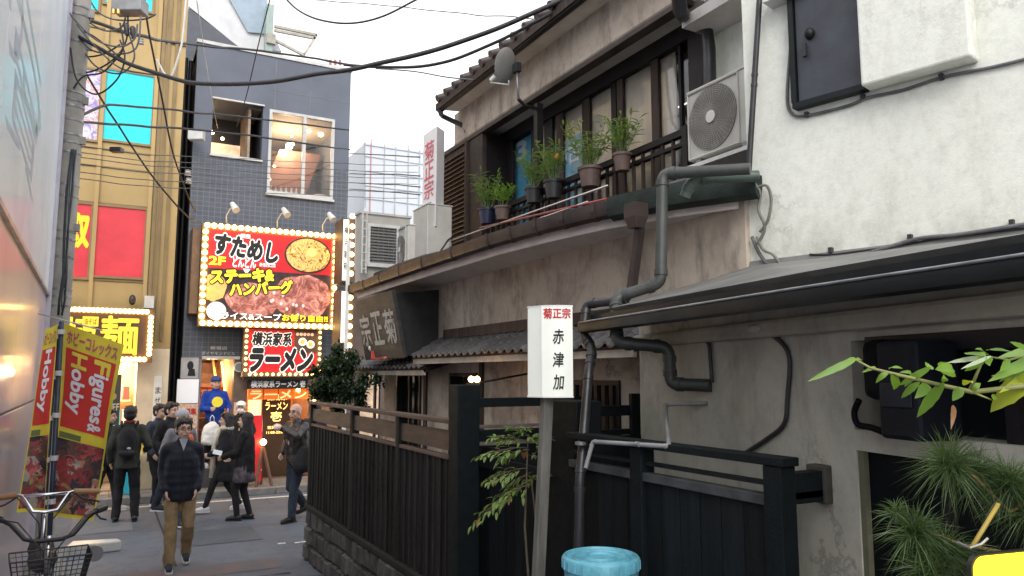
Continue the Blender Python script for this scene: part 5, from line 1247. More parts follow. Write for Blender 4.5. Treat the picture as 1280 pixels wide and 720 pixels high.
for a, b in (((343, 33), (396, 44)), ((343, 50), (380, 69)), ((396, 44), (380, 69)), ((343, 38), (394, 48))): build(MB().beam(P(*a, 25.6), P(*b, 25.6), .09, .09), 'truss_arm', TRUSS, st)
build(MB().box(P(345, 46, 25.4).x-.3, P(345, 46, 25.4).x, 25.4, 25.6, P(340, 54, 25.4).z, P(340, 42, 25.4).z), 'bracket_plate', TRUSS, st)
t = thing('white_block', 'tiny white rooftop board with three red marks above the right end of the slate building', 'sign', P(420, 84, 30))
build(MB().prism([P(410, 84, 30), P(430, 84, 30), P(430, 64, 30), P(410, 64, 30)], (0, .4, 0)), 'board', flat('board_white', (.8, .8, .8), .5), t)
m_ = None
for k in range(3): 
    a = P(413+k*6, 78, 29.98); build(MB().box(a.x-.05, a.x+.05, 29.97, 29.99, a.z-.1, a.z+.12), 'red_mark', flat('dull_red', (.4, .15, .15), .5), t)
# pale gridded block seen over the tavern roof
PB = thing('pale_block', 'pale sheeted building with thin grid lines seen above the beige vent cabinet', 'building', (7, 24, 0))
Yp = 23.0
A = P(455, 178, Yp); 
build(MB().box(P(456, 220, Yp).x, P(560, 220, Yp).x, Yp, Yp+5, 0, P(490, 183, Yp).z), 'front_wall', flat('pale_sheeting', (.62, .66, .70), .7, noisy=.03), PB)
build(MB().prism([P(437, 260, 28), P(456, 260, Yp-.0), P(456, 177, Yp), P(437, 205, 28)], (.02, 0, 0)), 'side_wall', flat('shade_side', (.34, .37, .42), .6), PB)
GRID = flat('grid_line', (.42, .45, .50), .6)
for px in (463, 480, 494, 510, 524): x_ = P(px, 220, Yp).x; build(MB().box(x_-.015, x_+.015, Yp-.03, Yp-.001, 3, P(490, 178, Yp).z), 'grid_line', GRID if px != 463 else flat('pink_pipe', (.5, .25, .25), .6), PB)
for py in (186, 200, 218, 236, 252): z_ = P(490, py, Yp).z; build(MB().box(P(456, 220, Yp).x, P(556, 220, Yp).x, Yp-.025, Yp-.0015, z_-.012, z_+.012), 'grid_line', GRID, PB)
# dark shop corner seen between the bush and the tavern
ns = thing('corner_shop', 'dim brown shop front across the street beyond the bush and the carved board', 'building', (6.2, 17, 0))
build(MB().box(bx1+.02, 9.4, BY+.1, BY+3, 0, 4.6), 'shop_wall', mat('dim_shop_wall', (.16, .12, .10), (.10, .08, .07), .7, scale=2), ns)
for k, x_ in enumerate((5.0, 5.7, 6.4)): fr_s = build(MB().box(x_, x_+.5, BY+.05, BY+.098, .6, 2.5), 'window', DARKFRAME, ns); build(MB().box(x_+.04, x_+.46, BY+.04, BY+.049, .64, 2.46), 'pane', flat('dim_lit_pane', (.6, .45, .32), .4, emit=.08, noisy=.5), fr_s)
# beige rooftop box with a louvred vent
RB = thing('vent_cabinet', 'beige metal cabinet with a square grey louvre at the far end of the tavern eave', 'cabinet', (3.3, 9.7, 3.47))
Yr = 9.5
xa, xb = onY(450, 310, Yr).x, onY(512, 310, Yr).x; zc_ = onY(475, 269, Yr).z
build(MB().box(xa, xb, Yr, Yr+.20, 3.47, zc_), 'wall', mat('beige_box_wall', (.46, .45, .41), (.38, .37, .34), .7, scale=3, bmp=.1), RB); build(MB().box(xa-.02, xb+.02, Yr-.02, Yr+.22, zc_, zc_+.03), 'roof_cap', mat('beige_cap', (.5, .5, .47), rough=.6), RB)
la, lb2, lz0, lz1 = onY(461, 310, Yr).x, onY(494, 310, Yr).x, onY(475, 330, Yr).z, onY(475, 285, Yr).z
lv = MB()
for a in ((la-.04, la, lz0, lz1), (lb2, lb2+.04, lz0, lz1), (la-.04, lb2+.04, lz1, lz1+.04), (la-.06, lb2+.06, lz0-.05, lz0)): lv.box(a[0], a[1], Yr-.06, Yr-.001, a[2], a[3])
lo = build(lv, 'louvre', WHITEMETAL, RB); pr = None
for k in range(12):
    z = lz0+(lz1-lz0)*k/12
    if pr is None: pr = build(MB().obox((la, Yr-.045, z), (lb2-la, 0, 0), (0, .03, .03), (0, -.004, .006)), 'slat', mat('louvre_grey', (.22, .22, .21), (.16, .16, .155), .5), lo)
    else: share(pr, (0, 0, z-lz0))
for k in range(5):
    x_ = la+(lb2-la)*(k+.5)/5; build(MB().box(x_-.004, x_+.004, Yr-.052, Yr-.046, lz0, lz1), 'guard_wire', STEEL, lo)
ld = thing('wall_ladder', 'narrow white ladder on the left edge of the beige vent cabinet', 'ladder', (onY(442, 330, Yr).x, Yr-.1, onY(442, 350, Yr).z))
xl = onY(456, 310, Yr-.1).x
for dx in (-.028, .028): build(MB().cyl((xl+dx, Yr-.08, onY(442, 342, Yr).z), (xl+dx, Yr-.08, zc_), .012, None, 6), 'ladder_rail', WHITEMETAL, ld)
for k in range(7): z = onY(442, 336-k*10, Yr).z; build(MB().cyl((xl-.028, Yr-.08, z), (xl+.028, Yr-.08, z), .009, None, 6), 'rung', WHITEMETAL, ld)

# ================================================================== SIGNS AND UNITS ON THE TAVERN
# white vertical sign
Yv = 10.6
t = thing('vertical_sign', 'white vertical sign with faded red characters at the far end of the tavern roof', 'sign', onD(540, 270, 9.6))
d_ = 9.4
a = onD(528, 240, d_+.3); b = onD(545, 240, d_-.1); c = onD(555, 240, d_+.12); zt1 = onD(545, 160, d_).z; zt0 = onD(535, 285, d_).z
pl_ = [V((p.x, p.y, 0)) for p in (a, b, c)]; pl_.append(pl_[0]+(pl_[2]-pl_[1]))
build(MB().rings([[p+V((0, 0, z)) for p in pl_] for z in (zt0, zt1)]), 'sign_box', flat('sign_white_faded', (.72, .70, .72), .4, noisy=.05), t, bev=.01)
u = (pl_[1]-pl_[0]); L_ = u.length; m_ = MB()
for k, ch in enumerate('菊正宗'):
    textfit(m_, ch, pl_[0]+u*.16+V((0, 0, onD(536, 196+k*25, d_).z)), u, (0, 0, 1), L_*.66, .24, off=.01)
build(m_, 'lettering', flat('faded_red_ink', (.62, .12, .16), .5), t)
m_ = MB(); textfit(m_, '㐂', pl_[0]+u*.3+V((0, 0, onD(536, 262, d_).z)), u, (0, 0, 1), L_*.4, .12, off=.01) ; build(m_, 'lettering', SBLK, t)
# two outdoor units on the eave roof
e_ = onX(518, 300, 3.55)
x_ = 3.5; ya, yb_ = onX(515, 300, x_).y, onX(545, 300, x_).y
zq = 3.60
h_ = onX(540, 252, x_).z-zq
ac_unit('large beige outdoor unit standing on the tavern eave beside the louvred shutter box', (x_, onX(516, 300, x_).y, zq), (0, -1, 0), (1, 0, 0), onX(516, 300, x_).y-onX(534, 300, x_).y, h_, .34, fan=False)
q = onX(550, 270, x_)
tt = ac_unit('smaller grey outdoor unit on the far end of the tavern eave', (3.4, onX(494, 300, 3.4).y, zq-.02), (0, -1, 0), (1, 0, 0), onX(494, 300, 3.4).y-onX(510, 300, 3.4).y, onX(500, 286, 3.4).z-zq+.02, .3, fan=True)
solo(MB().tube([onX(470, 344, 3.1), onX(500, 332, 3.12), onX(530, 322, 3.15), onX(548, 318, 3.2)], .035, 10), 'insulated_hose', 'dark lagged hose lying in the gutter below the outdoor units', 'hose', BLACKPIPE, smooth=True)
solo(MB().tube([onX(548, 318, 3.3), onX(560, 300, 3.6), onX(566, 296, 3.9)], .012, 6), 'thin_hose', 'thin dark hose rising from the gutter to the louvred shutter box', 'hose', CABLE, smooth=True)
# big carved board
def onF(px, py): return onX(px, py, 2.9)
BL, BR_, TR, TL = onX(450, 451, 2.99), onX(502, 447, 2.99), onX(487, 361, 2.80), onX(446, 376, 2.80)
z0_, z1_ = (BL.z+BR_.z)/2, (TL.z+TR.z)/2; zt_ = z1_
yL, yR = (BL.y+TL.y)/2, (BR_.y+TR.y)/2
BL, TL, BR_, TR = V((3.0, yL, z0_)), V((2.84, yL, z1_)), V((3.0, yR, z0_)), V((2.84, yR, z1_))
cb = thing('carved_board', 'large tilted dark wooden board with pale carved brush characters under the tavern eave', 'sign', (3.1, (yL+yR)/2, z0_))
OLDW = mat('old_sign_wood', (.040, .036, .035), (.02, .019, .018), .6, scale=3, stretch=(1, 1, 5), bmp=.3)
bd_ = build(MB().prism([BL, TL, TL+V((.05, 0, .012)), BL+V((.05, 0, .012))], (0, yR-yL, 0)), 'board', OLDW, cb, bev=.006)
build(MB().prism([(3.05, yR+.06, z0_+.03), (2.90, yR+.06, z1_-.02), (WX, yR+.06, z1_+.05), (WX, yR+.06, z0_+.1)], (0, yL-yR-.12, 0)), 'backing_box', mat('black_backing', (.02, .02, .022), (.012, .012, .014), .7), cb)
nrm = (BR_-BL).cross(TL-BL).normalized()
m_ = MB()
for ch, s0_ in (('宗', .04), ('正', .37), ('菊', .69)):
    fn_c = quadfn(BL, BR_, TR, TL, nrm*.006); textfit(m_, ch, 0, 0, 0, 0, 0, off=.02, fn=(lambda s, t_, s0=s0_, f=fn_c: f(s0+.26*s, .24+.50*t_)))
build(m_, 'lettering', mat('worn_white_carving', (.48, .47, .45), (.14, .135, .13), .7, scale=14, bmp=.2, contrast=(.34, .46)), cb)
p_ = onX(465, 441, 3.0)
t = thing('red_beacon', 'small red lamp with a white globe on the little tiled roof under the carved board', 'lamp', p_)
build(MB().ell(p_+V((0, 0, .06)), (.05, .05, .05)), 'globe', WHITEMETAL, t, smooth=True); build(MB().tube([p_+V((.0, -.1, -.08)), p_+V((0, -.1, .02))], .045, 10), 'red_body', flat('beacon_red', (.5, .05, .05), .4), t, smooth='auto'); build(MB().beam(p_+V((0, -.1, -.08)), p_+V((0, -.6, -.07)), .03, .02), 'red_arm', flat('beacon_red', (.5, .05, .05), .4), t)
# pair of warm lamps by the thick gate post
p_ = onX(589, 474, 2.9)
t = thing('twin_lamp', 'pair of small warm lamps glowing just above the thick black gate post', 'lamp', p_)
for dx in (0, .12): lamp(p_+V((0, -dx, 0)), .028, parent=t, e=12, col=(1, .5, .2))
build(MB().box(p_.x-.01, p_.x+.02, p_.y-.2, p_.y+.08, p_.z-.06, p_.z-.03), 'lamp_bar', DARKFRAME, t)
build(MB().cyl(p_+V((0, -.06, -.04)), V((WX, p_.y-.06, p_.z+.05)), .01, None, 6), 'lamp_arm', DARKFRAME, t)
# satellite dish
dc = onX(636, 82, 3.75)
t = thing('satellite_dish', 'grey satellite dish on a bent pole in front of the tavern upper canopy', 'satellite dish', dc)
ax = (V((-.35, .90, .28))).normalized(); sd_, su_ = frame(ax); DISH = mat('dish_grey', (.22, .215, .21), (.16, .155, .15), .5, scale=4)
R_ = .19; prof_ = [(.002, .0), (R_*.4, .006), (R_*.7, .02), (R_*.95, .042), (R_, .05), (R_*.98, .056), (R_*.7, .032), (R_*.4, .018), (.002, .012)]
build(MB().rings([[dc+ax*z+(sd_*math.cos(a)*.9+su_*math.sin(a)*1.05)*r_ for a in [2*math.pi*k/28 for k in range(28)]] for r_, z in prof_]), 'dish', DISH, t, smooth='auto')
lnb = onX(613, 101, 3.6); build(MB().cyl(lnb, lnb+(dc-lnb).normalized()*.07, .024, .03, 10), 'receiver', WHITEMETAL, t, smooth='auto')
build(MB().tube([lnb+V((0, 0, -.02)), dc+V((.0, 0, -.22)), dc+V((0, 0, -.17))], .008, 6), 'feed_arm', WHITEMETAL, t, smooth=True)
q0 = onX(646, 84, 3.8); q1 = onX(648, 124, 3.8); q2 = onX(656, 132, 3.95); q3 = onX(671, 136, 4.15)
build(MB().tube([q0, q1], .014, 8), 'mast', STEEL, t, smooth=True); build(MB().tube([q1, q2, q3], .02, 8), 'bracket_arm', BLACKPIPE, t, smooth=True)
build(MB().box(q0.x-.03, q0.x+.03, q0.y-.05, q0.y+.05, q0.z-.06, q0.z+.04), 'clamp_block', BLACKPIPE, t)
def plight(loc, w_, col=(1, .66, .36), r=.08, nm='room_light'):
    l = bpy.data.lights.new(nm, 'POINT'); l.energy = w_; l.color = col; l.shadow_soft_size = r
    o = bpy.data.objects.new(nm, l); C.objects.link(o); o.location = loc; return o
plight(((wx0+wx1)/2, 17.6, wz1-.35), 42, (1, .70, .42)); plight((wx0+.5, 17.2, wz0+1.2), 14, (1, .6, .3))
plight((-.1, 16.4, 2.3), 60, (1, .78, .5)); plight(((rx0+rx1)/2-.2, BY+.75, rz-.25), 40, (1, .55, .25))
plight(((sx0+sx1)/2, BY+1.2, 2.3), 30, (1, .65, .35))
# ================================================================== PEOPLE
SKIN = mat('skin', (.62, .40, .30), (.55, .345, .26), .5, scale=10, bmp=.05, var=.06)
def remeshed(mb, name, m, parent, vox, disp=0, dscale=8, smooth=3):
    me = bpy.data.meshes.new('tmp'); me.from_pydata([tuple(p) for p in mb.v], [], mb.f)
    o = bpy.data.objects.new('tmp', me); C.objects.link(o)
    md = o.modifiers.new('r', 'REMESH'); md.mode = 'VOXEL'; md.voxel_size = vox
    if smooth: sm = o.modifiers.new('s', 'SMOOTH'); sm.factor = .5; sm.iterations = smooth
    dg = bpy.context.evaluated_depsgraph_get(); m2 = bpy.data.meshes.new_from_object(o.evaluated_get(dg))
    bpy.data.objects.remove(o); bpy.data.meshes.remove(me)
    if disp:
        nr = [v.normal.copy() for v in m2.vertices]
        for v, n_ in zip(m2.vertices, nr):
            p = v.co; q = noise.noise(V((p.x*dscale, p.y*dscale, p.z*dscale*.8)))+.5*noise.noise(V((p.x*dscale*2.3, p.y*dscale*2.3, p.z*dscale*2)))
            v.co = p+n_*q*disp
    m2.name = name; m2.materials.clear(); m2.materials.append(m)
    m2.polygons.foreach_set('use_smooth', [True]*len(m2.polygons))
    ob = bpy.data.objects.new(name, m2); C.objects.link(ob); ob.parent = parent; return ob
def ik(a, b, l1, l2, hint):
    a, b = V(a), V(b); d = b-a; L = min(d.length, (l1+l2)*.998); d.normalize(); b = a+d*L
    x = (l1*l1-l2*l2+L*L)/(2*L); h = math.sqrt(max(l1*l1-x*x, 0)); hint = V(hint); hp = (hint-d*hint.dot(d)).normalized()
    return a+d*x+hp*h, b
def lpart(mb, name, m, parent, smooth=False, bev=0):
    me = bpy.data.meshes.new(name); me.from_pydata([tuple(p) for p in mb.v], [], mb.f); me.materials.append(m)
    if smooth: me.polygons.foreach_set('use_smooth', [True]*len(me.polygons))
    o = bpy.data.objects.new(name, me); C.objects.link(o); o.parent = parent
    if bev: md = o.modifiers.new('b', 'BEVEL'); md.width = bev; md.segments = 2
    return o
def person(label, px, py, hgt, face, z0=0.0, group=None, coat=None, coat_m=None, hem=.78, puff=0, trou=None, skirt=None, shoe=None, sole=None, hair='short', hair_m=None,
           feet=((-.10, 0), (.10, 0)), lift=(0, 0), hands=((-.26, .02, .80), (.26, .02, .80)), lean=0, head_turn=0, head_tilt=0, build_=1.0, elbow=-1, eout=.45, glasses=False, mask=False, sleeve=1.0, X=None):
    g_ = onZ(px, py, z0) if X is None else V(X)
    t = thing('person', label, 'person', g_, group)
    cdir = V((CAM.x-g_.x, CAM.y-g_.y, 0)).normalized(); a = R(face); fd = cdir*math.cos(a)+rgt*math.sin(a)
    t.rotation_euler.z = math.atan2(fd.y, fd.x)-math.pi/2
    s = hgt/1.72; t.scale = (s, s, s)
    W = build_; lz = lean
    def T(x, y, z):                      # torso leans forward from the hips
        k = max(0, z-.92); return V((x, y+k*math.sin(lz), .92+k*math.cos(lz) if z > .92 else z))
    hip = [V((-.09, 0, .90)), V((.09, 0, .90))]; sh = [T(-.168*W, -.01, 1.385), T(.168*W, -.01, 1.385)]
    ank = [V((feet[0][0], feet[0][1], .085+lift[0])), V((feet[1][0], feet[1][1], .085+lift[1]))]
    kn = []
    for i in (0, 1): k_, an = ik(hip[i], ank[i], .42, .415, (0, 1, 0)); kn.append(k_); ank[i] = an
    el, wr = [], []
    for i in (0, 1):
        sg = -1 if i == 0 else 1
        e_, w_ = ik(sh[i], T(*hands[i]) if hands[i][2] > 0 else hands[i], .285, .25, (sg*eout, elbow, -.25)); el.append(e_); wr.append(w_)
    # --- one continuous body
    b = MB()
    b.cap(T(0, 0, .93), T(0, 0, 1.25), .13*W, .145*W, 12); b.cap(T(-.12*W, -.005, 1.355), T(.12*W, -.005, 1.355), .062, .062, 12)
    b.cap(T(0, -.01, 1.38), T(0, .0, 1.54), .058, .052, 10)
    for i in (0, 1):
        b.cap(hip[i], kn[i], .085*W, .056, 10); b.cap(kn[i], ank[i], .055, .037, 10)
        b.cap(sh[i], el[i], .05*W, .04, 10); b.cap(el[i], wr[i], .04, .028, 10)
        b.cap(ank[i]+V((0, -.02, -.04)), ank[i]+V((0, .13, -.055)), .035, .028, 8)
        f = (wr[i]-el[i]).normalized(); sg = -1 if i == 0 else 1
        sdv = V((sg, 0, 0)); pn = (sdv-f*sdv.dot(f)).normalized(); ac = f.cross(pn).normalized()     # pn: out of the back of the hand; ac: across the palm
        palm = wr[i]+f*.05; b.cap(palm-ac*.018-f*.02, palm-ac*.018+f*.025, .016, .015, 8); b.cap(palm+ac*.018-f*.02, palm+ac*.018+f*.025, .016, .015, 8); b.cap(palm-f*.025, palm+f*.02, .019, .017, 8)
        for k in range(4):
            o_ = palm+f*.028+ac*(-.030+.020*k); L = (.036, .042, .038, .030)[k]; m1 = o_+f*L-pn*.006; m2_ = m1+f*L*.55-pn*L*.5
            b.cap(o_, m1, .0092, .0085, 6, 2); b.cap(m1, m2_, .0085, .0075, 6, 2)
        tb = palm-f*.02+ac*(.03 if fd else .03); b.cap(tb, tb+f*.03+ac*.016-pn*.008, .011, .009, 6, 2); b.cap(tb+f*.03+ac*.016-pn*.008, tb+f*.055+ac*.016-pn*.014, .009, .008, 6, 2)
    # head
    hc = T(0, .02, 1.605); Rm = Matrix.Rotation(R(head_turn), 3, 'Z') @ Matrix.Rotation(R(head_tilt)-lz*.3, 3, 'X')
    Rm = Rm*1.13
    H = lambda x, y, z: hc+Rm @ V((x, y, z))
    b.ell(H(0, -.012, .025), (.074, .092, .088), Rm, 14, 10); b.ell(H(0, .018, -.035), (.058, .068, .072), Rm, 12, 8); b.ell(H(0, .05, -.082), (.026, .022, .022), Rm, 10, 6)
    b.cap(H(0, .082, .012), H(0, .102, -.022), .009, .014, 8, 2)
    for sg in (-1, 1): b.ell(H(sg*.076, -.005, -.01), (.011, .02, .032), Rm, 8, 6); b.ell(H(sg*.036, .066, -.028), (.022, .018, .02), Rm, 8, 6)
    b.cap(H(-.03, .078, .03), H(.03, .078, .03), .010, .010, 6, 2); b.cap(H(-.018, .081, -.055), H(.018, .081, -.055), .009, .009, 6, 2)
    remeshed(b, 'body', SKIN, t, .0085, 0, smooth=2)
    # face details
    EYE = flat('eye_dark', (.02, .015, .012), .25, noisy=0); LIP = flat('lip', (.36, .14, .12), .5)
    for sg in (-1, 1):
        lpart(MB().ell(H(sg*.030, .081, .008), (.013, .008, .006), Rm, 8, 5), 'eye', EYE, t, True); lpart(MB().cap(H(sg*.044, .078, .030), H(sg*.018, .087, .033), .004, .005, 6, 2), 'eyebrow', hair_m or EYE, t, True)
    if not mask: lpart(MB().cap(H(-.020, .087, -.056), H(.020, .087, -.056), .0055, .0055, 6, 2), 'mouth', LIP, t, True)
    else: lpart(MB().ell(H(0, .062, -.045), (.062, .048, .045), Rm, 12, 8), 'face_mask', flat('mask_white', (.78, .78, .78), .8), t, True)
    if glasses:
        gm = MB()
        for sg in (-1, 1):
            c_ = H(sg*.031, .098, .006); gm.tube([c_+Rm @ V((math.cos(a)*.025, 0, math.sin(a)*.017)) for a in [2*math.pi*k/14 for k in range(15)]], .0028, 5, False); gm.tube([H(sg*.056, .098, .012), H(sg*.076, .0, .004)], .0025, 5)
        gm.tube([H(-.008, .099, .008), H(.008, .099, .008)], .0025, 5); lpart(gm, 'glasses', flat('glasses_frame', (.015, .015, .018), .3), t)
    # hair / hats
    HM = hair_m or mat('black_hair', (.014, .012, .012), (.008, .007, .008), .45, scale=30, stretch=(6, 6, 1), bmp=.5)
    hb = MB()
    if hair in ('short', 'bob', 'long'):
        hb.ell(H(0, -.026, .050), (.087, .098, .082), Rm, 16, 10); hb.ell(H(0, -.055, .0), (.080, .062, .080), Rm, 12, 8)
        for k in range(7): x_ = -.06+.02*k; hb.cap(H(x_, .045, .105), H(x_*1.15, .084, .062+.010*((k*5) % 3)), .018, .007, 6, 2)
        for sg in (-1, 1): hb.cap(H(sg*.07, .02, .06), H(sg*.078, .012, -.005), .018, .010, 6, 2)
    if hair in ('bob', 'long'):
        zl = -.12 if hair == 'bob' else -.36
        for k in range(9):
            a_ = R(100+k*42.5-10); a_ = R(190+ (k-4)*28-90+80)
            a_ = math.pi*1.5+(k-4)*.40; hb.cap(H(math.cos(a_)*.072, -.015+math.sin(a_)*.072, .02), H(math.cos(a_)*.088, -.02+math.sin(a_)*.078, zl), .028, .026, 8, 2)
    if hair == 'bald': hb = None
    if hair in ('cap_blue', 'cap_white', 'knit'):
        cm = {'cap_blue': flat('cap_navy', (.03, .06, .20), .7), 'cap_white': flat('cap_white_cloth', (.78, .76, .74), .8), 'knit': mat('knit_grey', (.42, .42, .45), (.3, .3, .33), .9, scale=40, bmp=.5)}[hair]
        cb_ = MB().ell(H(0, -.015, .055), (.088, .102, .078), Rm, 16, 10)
        if hair != 'knit': cb_.rings([[H(math.cos(a)*.07*k_, .07+math.sin(a)*.07*k_+.0, .055+dz) for a in [math.pi*j/10 for j in range(11)]] for k_, dz in ((1, 0), (1.0, .008), (.6, .016))])
        lpart(cb_, 'hat', cm, t, True)
        hb = MB().ell(H(0, -.04, -.0), (.080, .062, .062), Rm, 12, 8) if hair != 'knit' else MB().ell(H(0, -.045, -.01), (.077, .056, .055), Rm, 12, 8)
    if hb: remeshed(hb, 'hair', HM, t, .010, .004, 40, 1)
    # trousers or tights
    tm = MB(); fl = 1.0
    tm.cap(T(-.05, -.005, .93), T(.05, -.005, .93), .115*W, .115*W, 12)
    for i in (0, 1):
        if trou[1] == 'slim': tm.cap(hip[i], kn[i], .092, .066, 10); tm.cap(kn[i], ank[i], .065, .047, 10)
        else: tm.cap(hip[i]+V((0, 0, -.02)), kn[i], .098*W, .076, 10); tm.cap(kn[i], ank[i]+V((0, -.005, -.005)), .075, .062, 10)
    remeshed(tm, 'trousers' if trou[1] != 'slim' else 'tights', trou[0], t, .013, .013 if trou[1] != 'slim' else .001, 9, 2)
    for i in (0, 1):
        d = V((.0, 1, 0)); rl = lift[i]; a_ = ank[i]; pit = 0 if rl < .03 else -rl*2.2
        q = Matrix.Rotation(pit, 3, 'X'); sb = MB()
        sb.cap(a_+q @ V((0, -.035, -.03)), a_+q @ V((0, .06, -.035)), .043, .040, 10); sb.cap(a_+q @ V((0, .06, -.035)), a_+q @ V((0, .15, -.052)), .042, .034, 10); sb.cap(a_, a_+q @ V((0, -.01, -.04)), .044, .046, 10)
        so = remeshed(sb, 'shoe', shoe, t, .010, 0, smooth=1)
        ol = MB(); rs = []
        for zz_2 in (-.087, -.064): rs.append([a_+q @ V((x_, y_, zz_2)) for x_, y_ in ((-.036, -.075), (0, -.088), (.036, -.075), (.040, .02), (.044, .10), (.034, .165), (0, .188), (-.034, .165), (-.044, .10), (-.040, .02))])
        lpart(ol.rings(rs), 'sole', sole or shoe, so)
    if skirt is not None:
        sk = MB(); rs = []
        for z, r_ in ((.98, .15), (.85, .185), (.70, .20), (.62, .215)): rs.append([V((math.cos(a)*r_*(1+(.05 if k % 2 else -.02)*(z < .95)), math.sin(a)*r_*.8*(1+(.05 if k % 2 else -.02)*(z < .95)), z)) for k, a in enumerate([2*math.pi*j/36 for j in range(36)])])
        lpart(sk.rings(rs), 'skirt', skirt, t, True)
    # coat / jacket
    if coat_m is not None:
        cm = MB(); fl = coat or 'jacket'; th = .024 if fl != 'puffer' else .034
        zs2 = [hem+(1.40-hem)*k/14 for k in range(15)]
        rs = []
        for k, z in enumerate(zs2):
            q = (z-hem)/(1.40-hem)
            rx = (.150+.035*q*q*(1 if q < .9 else .9))*W+th*.9-(.03 if q > .95 else 0)+(.03*(1-q) if hem < .75 else 0); ry = (.125+.01*q)*W+th+(.02*(1-q) if hem < .75 else 0)
            if q > .68: kq = ((q-.68)/.32)**2; rx *= 1-.50*kq; ry *= 1-.30*kq
            if fl == 'puffer': z_w = .011*abs(math.sin(k*math.pi/2.0*1.0+.4)); rx += z_w; ry += z_w
            c_ = T(0, -.005, z); rs.append([c_+V((math.cos(a)*rx, math.sin(a)*ry, 0)) for a in [2*math.pi*j/24 for j in range(24)]])
        cm.rings(rs); cm.cap(T(-.150*W, -.01, 1.372), T(0, -.01, 1.405), .066+th*.45, .070+th*.45, 12); cm.cap(T(.150*W, -.01, 1.372), T(0, -.01, 1.405), .066+th*.45, .070+th*.45, 12)
        cm.cap(T(0, -.015, 1.42), T(0, .0, 1.47), .080, .072, 12)
        for i in (0, 1):
            if fl == 'puffer':
                for A, B, r0, r1 in ((sh[i]+V((0, 0, -.005)), el[i], .078, .072), (el[i], wr[i], .070, .060)):
                    for k in range(4): p0_ = A.lerp(B, k/4); p1_ = A.lerp(B, (k+1)/4); cm.cap(p0_.lerp(p1_, .25), p0_.lerp(p1_, .75), r0+(r1-r0)*k/4, r0+(r1-r0)*k/4, 10)
            else: cm.cap(sh[i], el[i], .066*W+th*.3, .057, 10); cm.cap(el[i], el[i].lerp(wr[i], .97*sleeve), .056, .047, 10)
        remeshed(cm, 'puffer_jacket' if fl == 'puffer' else fl, coat_m, t, .014, .016 if fl != 'puffer' else .009, 8, 2)
    return t, H, wr, T, s
def cloth(name, c, rough=.85, v=.65): return mat(name, c, tuple(x*v for x in c), rough, scale=9, bmp=.5, bscale=120, var=.03, spec=.25)
NAVYP = cloth('navy_black_nylon', (.014, .017, .030), .55); KHAKI = cloth('khaki_cotton', (.30, .215, .115)); BLKC = cloth('black_cloth', (.020, .020, .023)); CHAR = cloth('charcoal_cloth', (.032, .033, .036))
JEAN = cloth('blue_denim', (.045, .075, .14)); DJEAN = cloth('dark_denim', (.032, .042, .062)); BLUEJ = cloth('royal_blue_jacket', (.02, .065, .38)); LEATH = mat('brown_black_leather', (.035, .026, .025), (.022, .017, .017), .38, scale=9, bmp=.4)
GREYJ = cloth('grey_hooded_cloth', (.22, .22, .24)); SLATEJ = cloth('slate_jacket', (.06, .07, .10)); SHB = mat('black_shoe', (.018, .018, .020), rough=.4); WHS = mat('white_trainer', (.62, .62, .62), (.5, .5, .5), .5); NVS = cloth('navy_trainer', (.03, .04, .06)); WSOLE = flat('white_sole', (.55, .55, .54), .6)
WOOL = mat('cream_wool', (.66, .60, .50), (.5, .45, .37), .95, scale=20, bmp=.6)
GH = mat('dark_brown_hair', (.022, .016, .013), (.012, .009, .008), .45, scale=30, stretch=(6, 6, 1), bmp=.5)
def strap_loop(H_or_T, pts, r, m, parent, nm='strap'): return lpart(MB().tube(pts, r, 6), nm, m, parent, True)

# 1 near man walking towards the camera, hands in the jacket pockets
t, H, wr, T, s = person('young man in a black puffer jacket, khaki trousers and glasses walking towards the camera', 221, 708, 1.71, 4, coat='puffer', coat_m=NAVYP, hem=.77, trou=(KHAKI, 'loose'), shoe=NVS, sole=WSOLE,
    feet=((-.10, -.13), (.10, .20)), lift=(.05, 0), hands=((-.165, .075, .90), (.165, .075, .90)), glasses=True, head_turn=14, elbow=-1.0, eout=.32, build_=1.0)
lpart(MB().prism([T(-.05, .095, 1.50), T(.05, .095, 1.50), T(.0, .165, 1.36)], (0, .012, 0)), 'shirt_collar', cloth('grey_shirt', (.30, .33, .38)), t)
lpart(MB().tube([T(0, .185, 1.33), T(0, .205, 1.1), T(0, .20, .80)], .006, 6), 'zip', BLKC, t)
# 2 man seen from behind with a backpack
t, H, wr, T, s = person('man in a dark green coat seen from behind with a black backpack', 155, 652, 1.74, 176, coat='jacket', coat_m=cloth('dark_olive_coat', (.045, .050, .042)), hem=.80, trou=(BLKC, 'straight'), shoe=SHB, feet=((-.12, .02), (.14, -.02)), hands=((-.24, .08, .90), (.24, .14, 1.05)), hair='short')
b_ = MB(); b_.cap(T(0, -.21, 1.05), T(0, -.20, 1.32), .12, .115, 12); bp_ = remeshed(b_, 'backpack', BLKC, t, .018, .006, 9, 2)
lpart(MB().cap(T(-.07, -.32, 1.05), T(.07, -.32, 1.05), .045, .045, 10), 'backpack_pocket', CHAR, t, True)
for sg in (-1, 1): strap_loop(None, [T(sg*.09, -.16, 1.44), T(sg*.11, .02, 1.50), T(sg*.12, .17, 1.35), T(sg*.13, .12, 1.1)], .018, BLKC, t)
lpart(MB().ell(T(.03, -.335, 1.12), (.028, .01, .02)), 'badge', flat('badge_grey', (.4, .4, .42), .5), t, True)
b2 = lpart(MB().ell(T(0, -.01, 1.50), (.085, .08, .03)), 'scarf', flat('dark_red_scarf', (.2, .03, .03), .9), t, True)
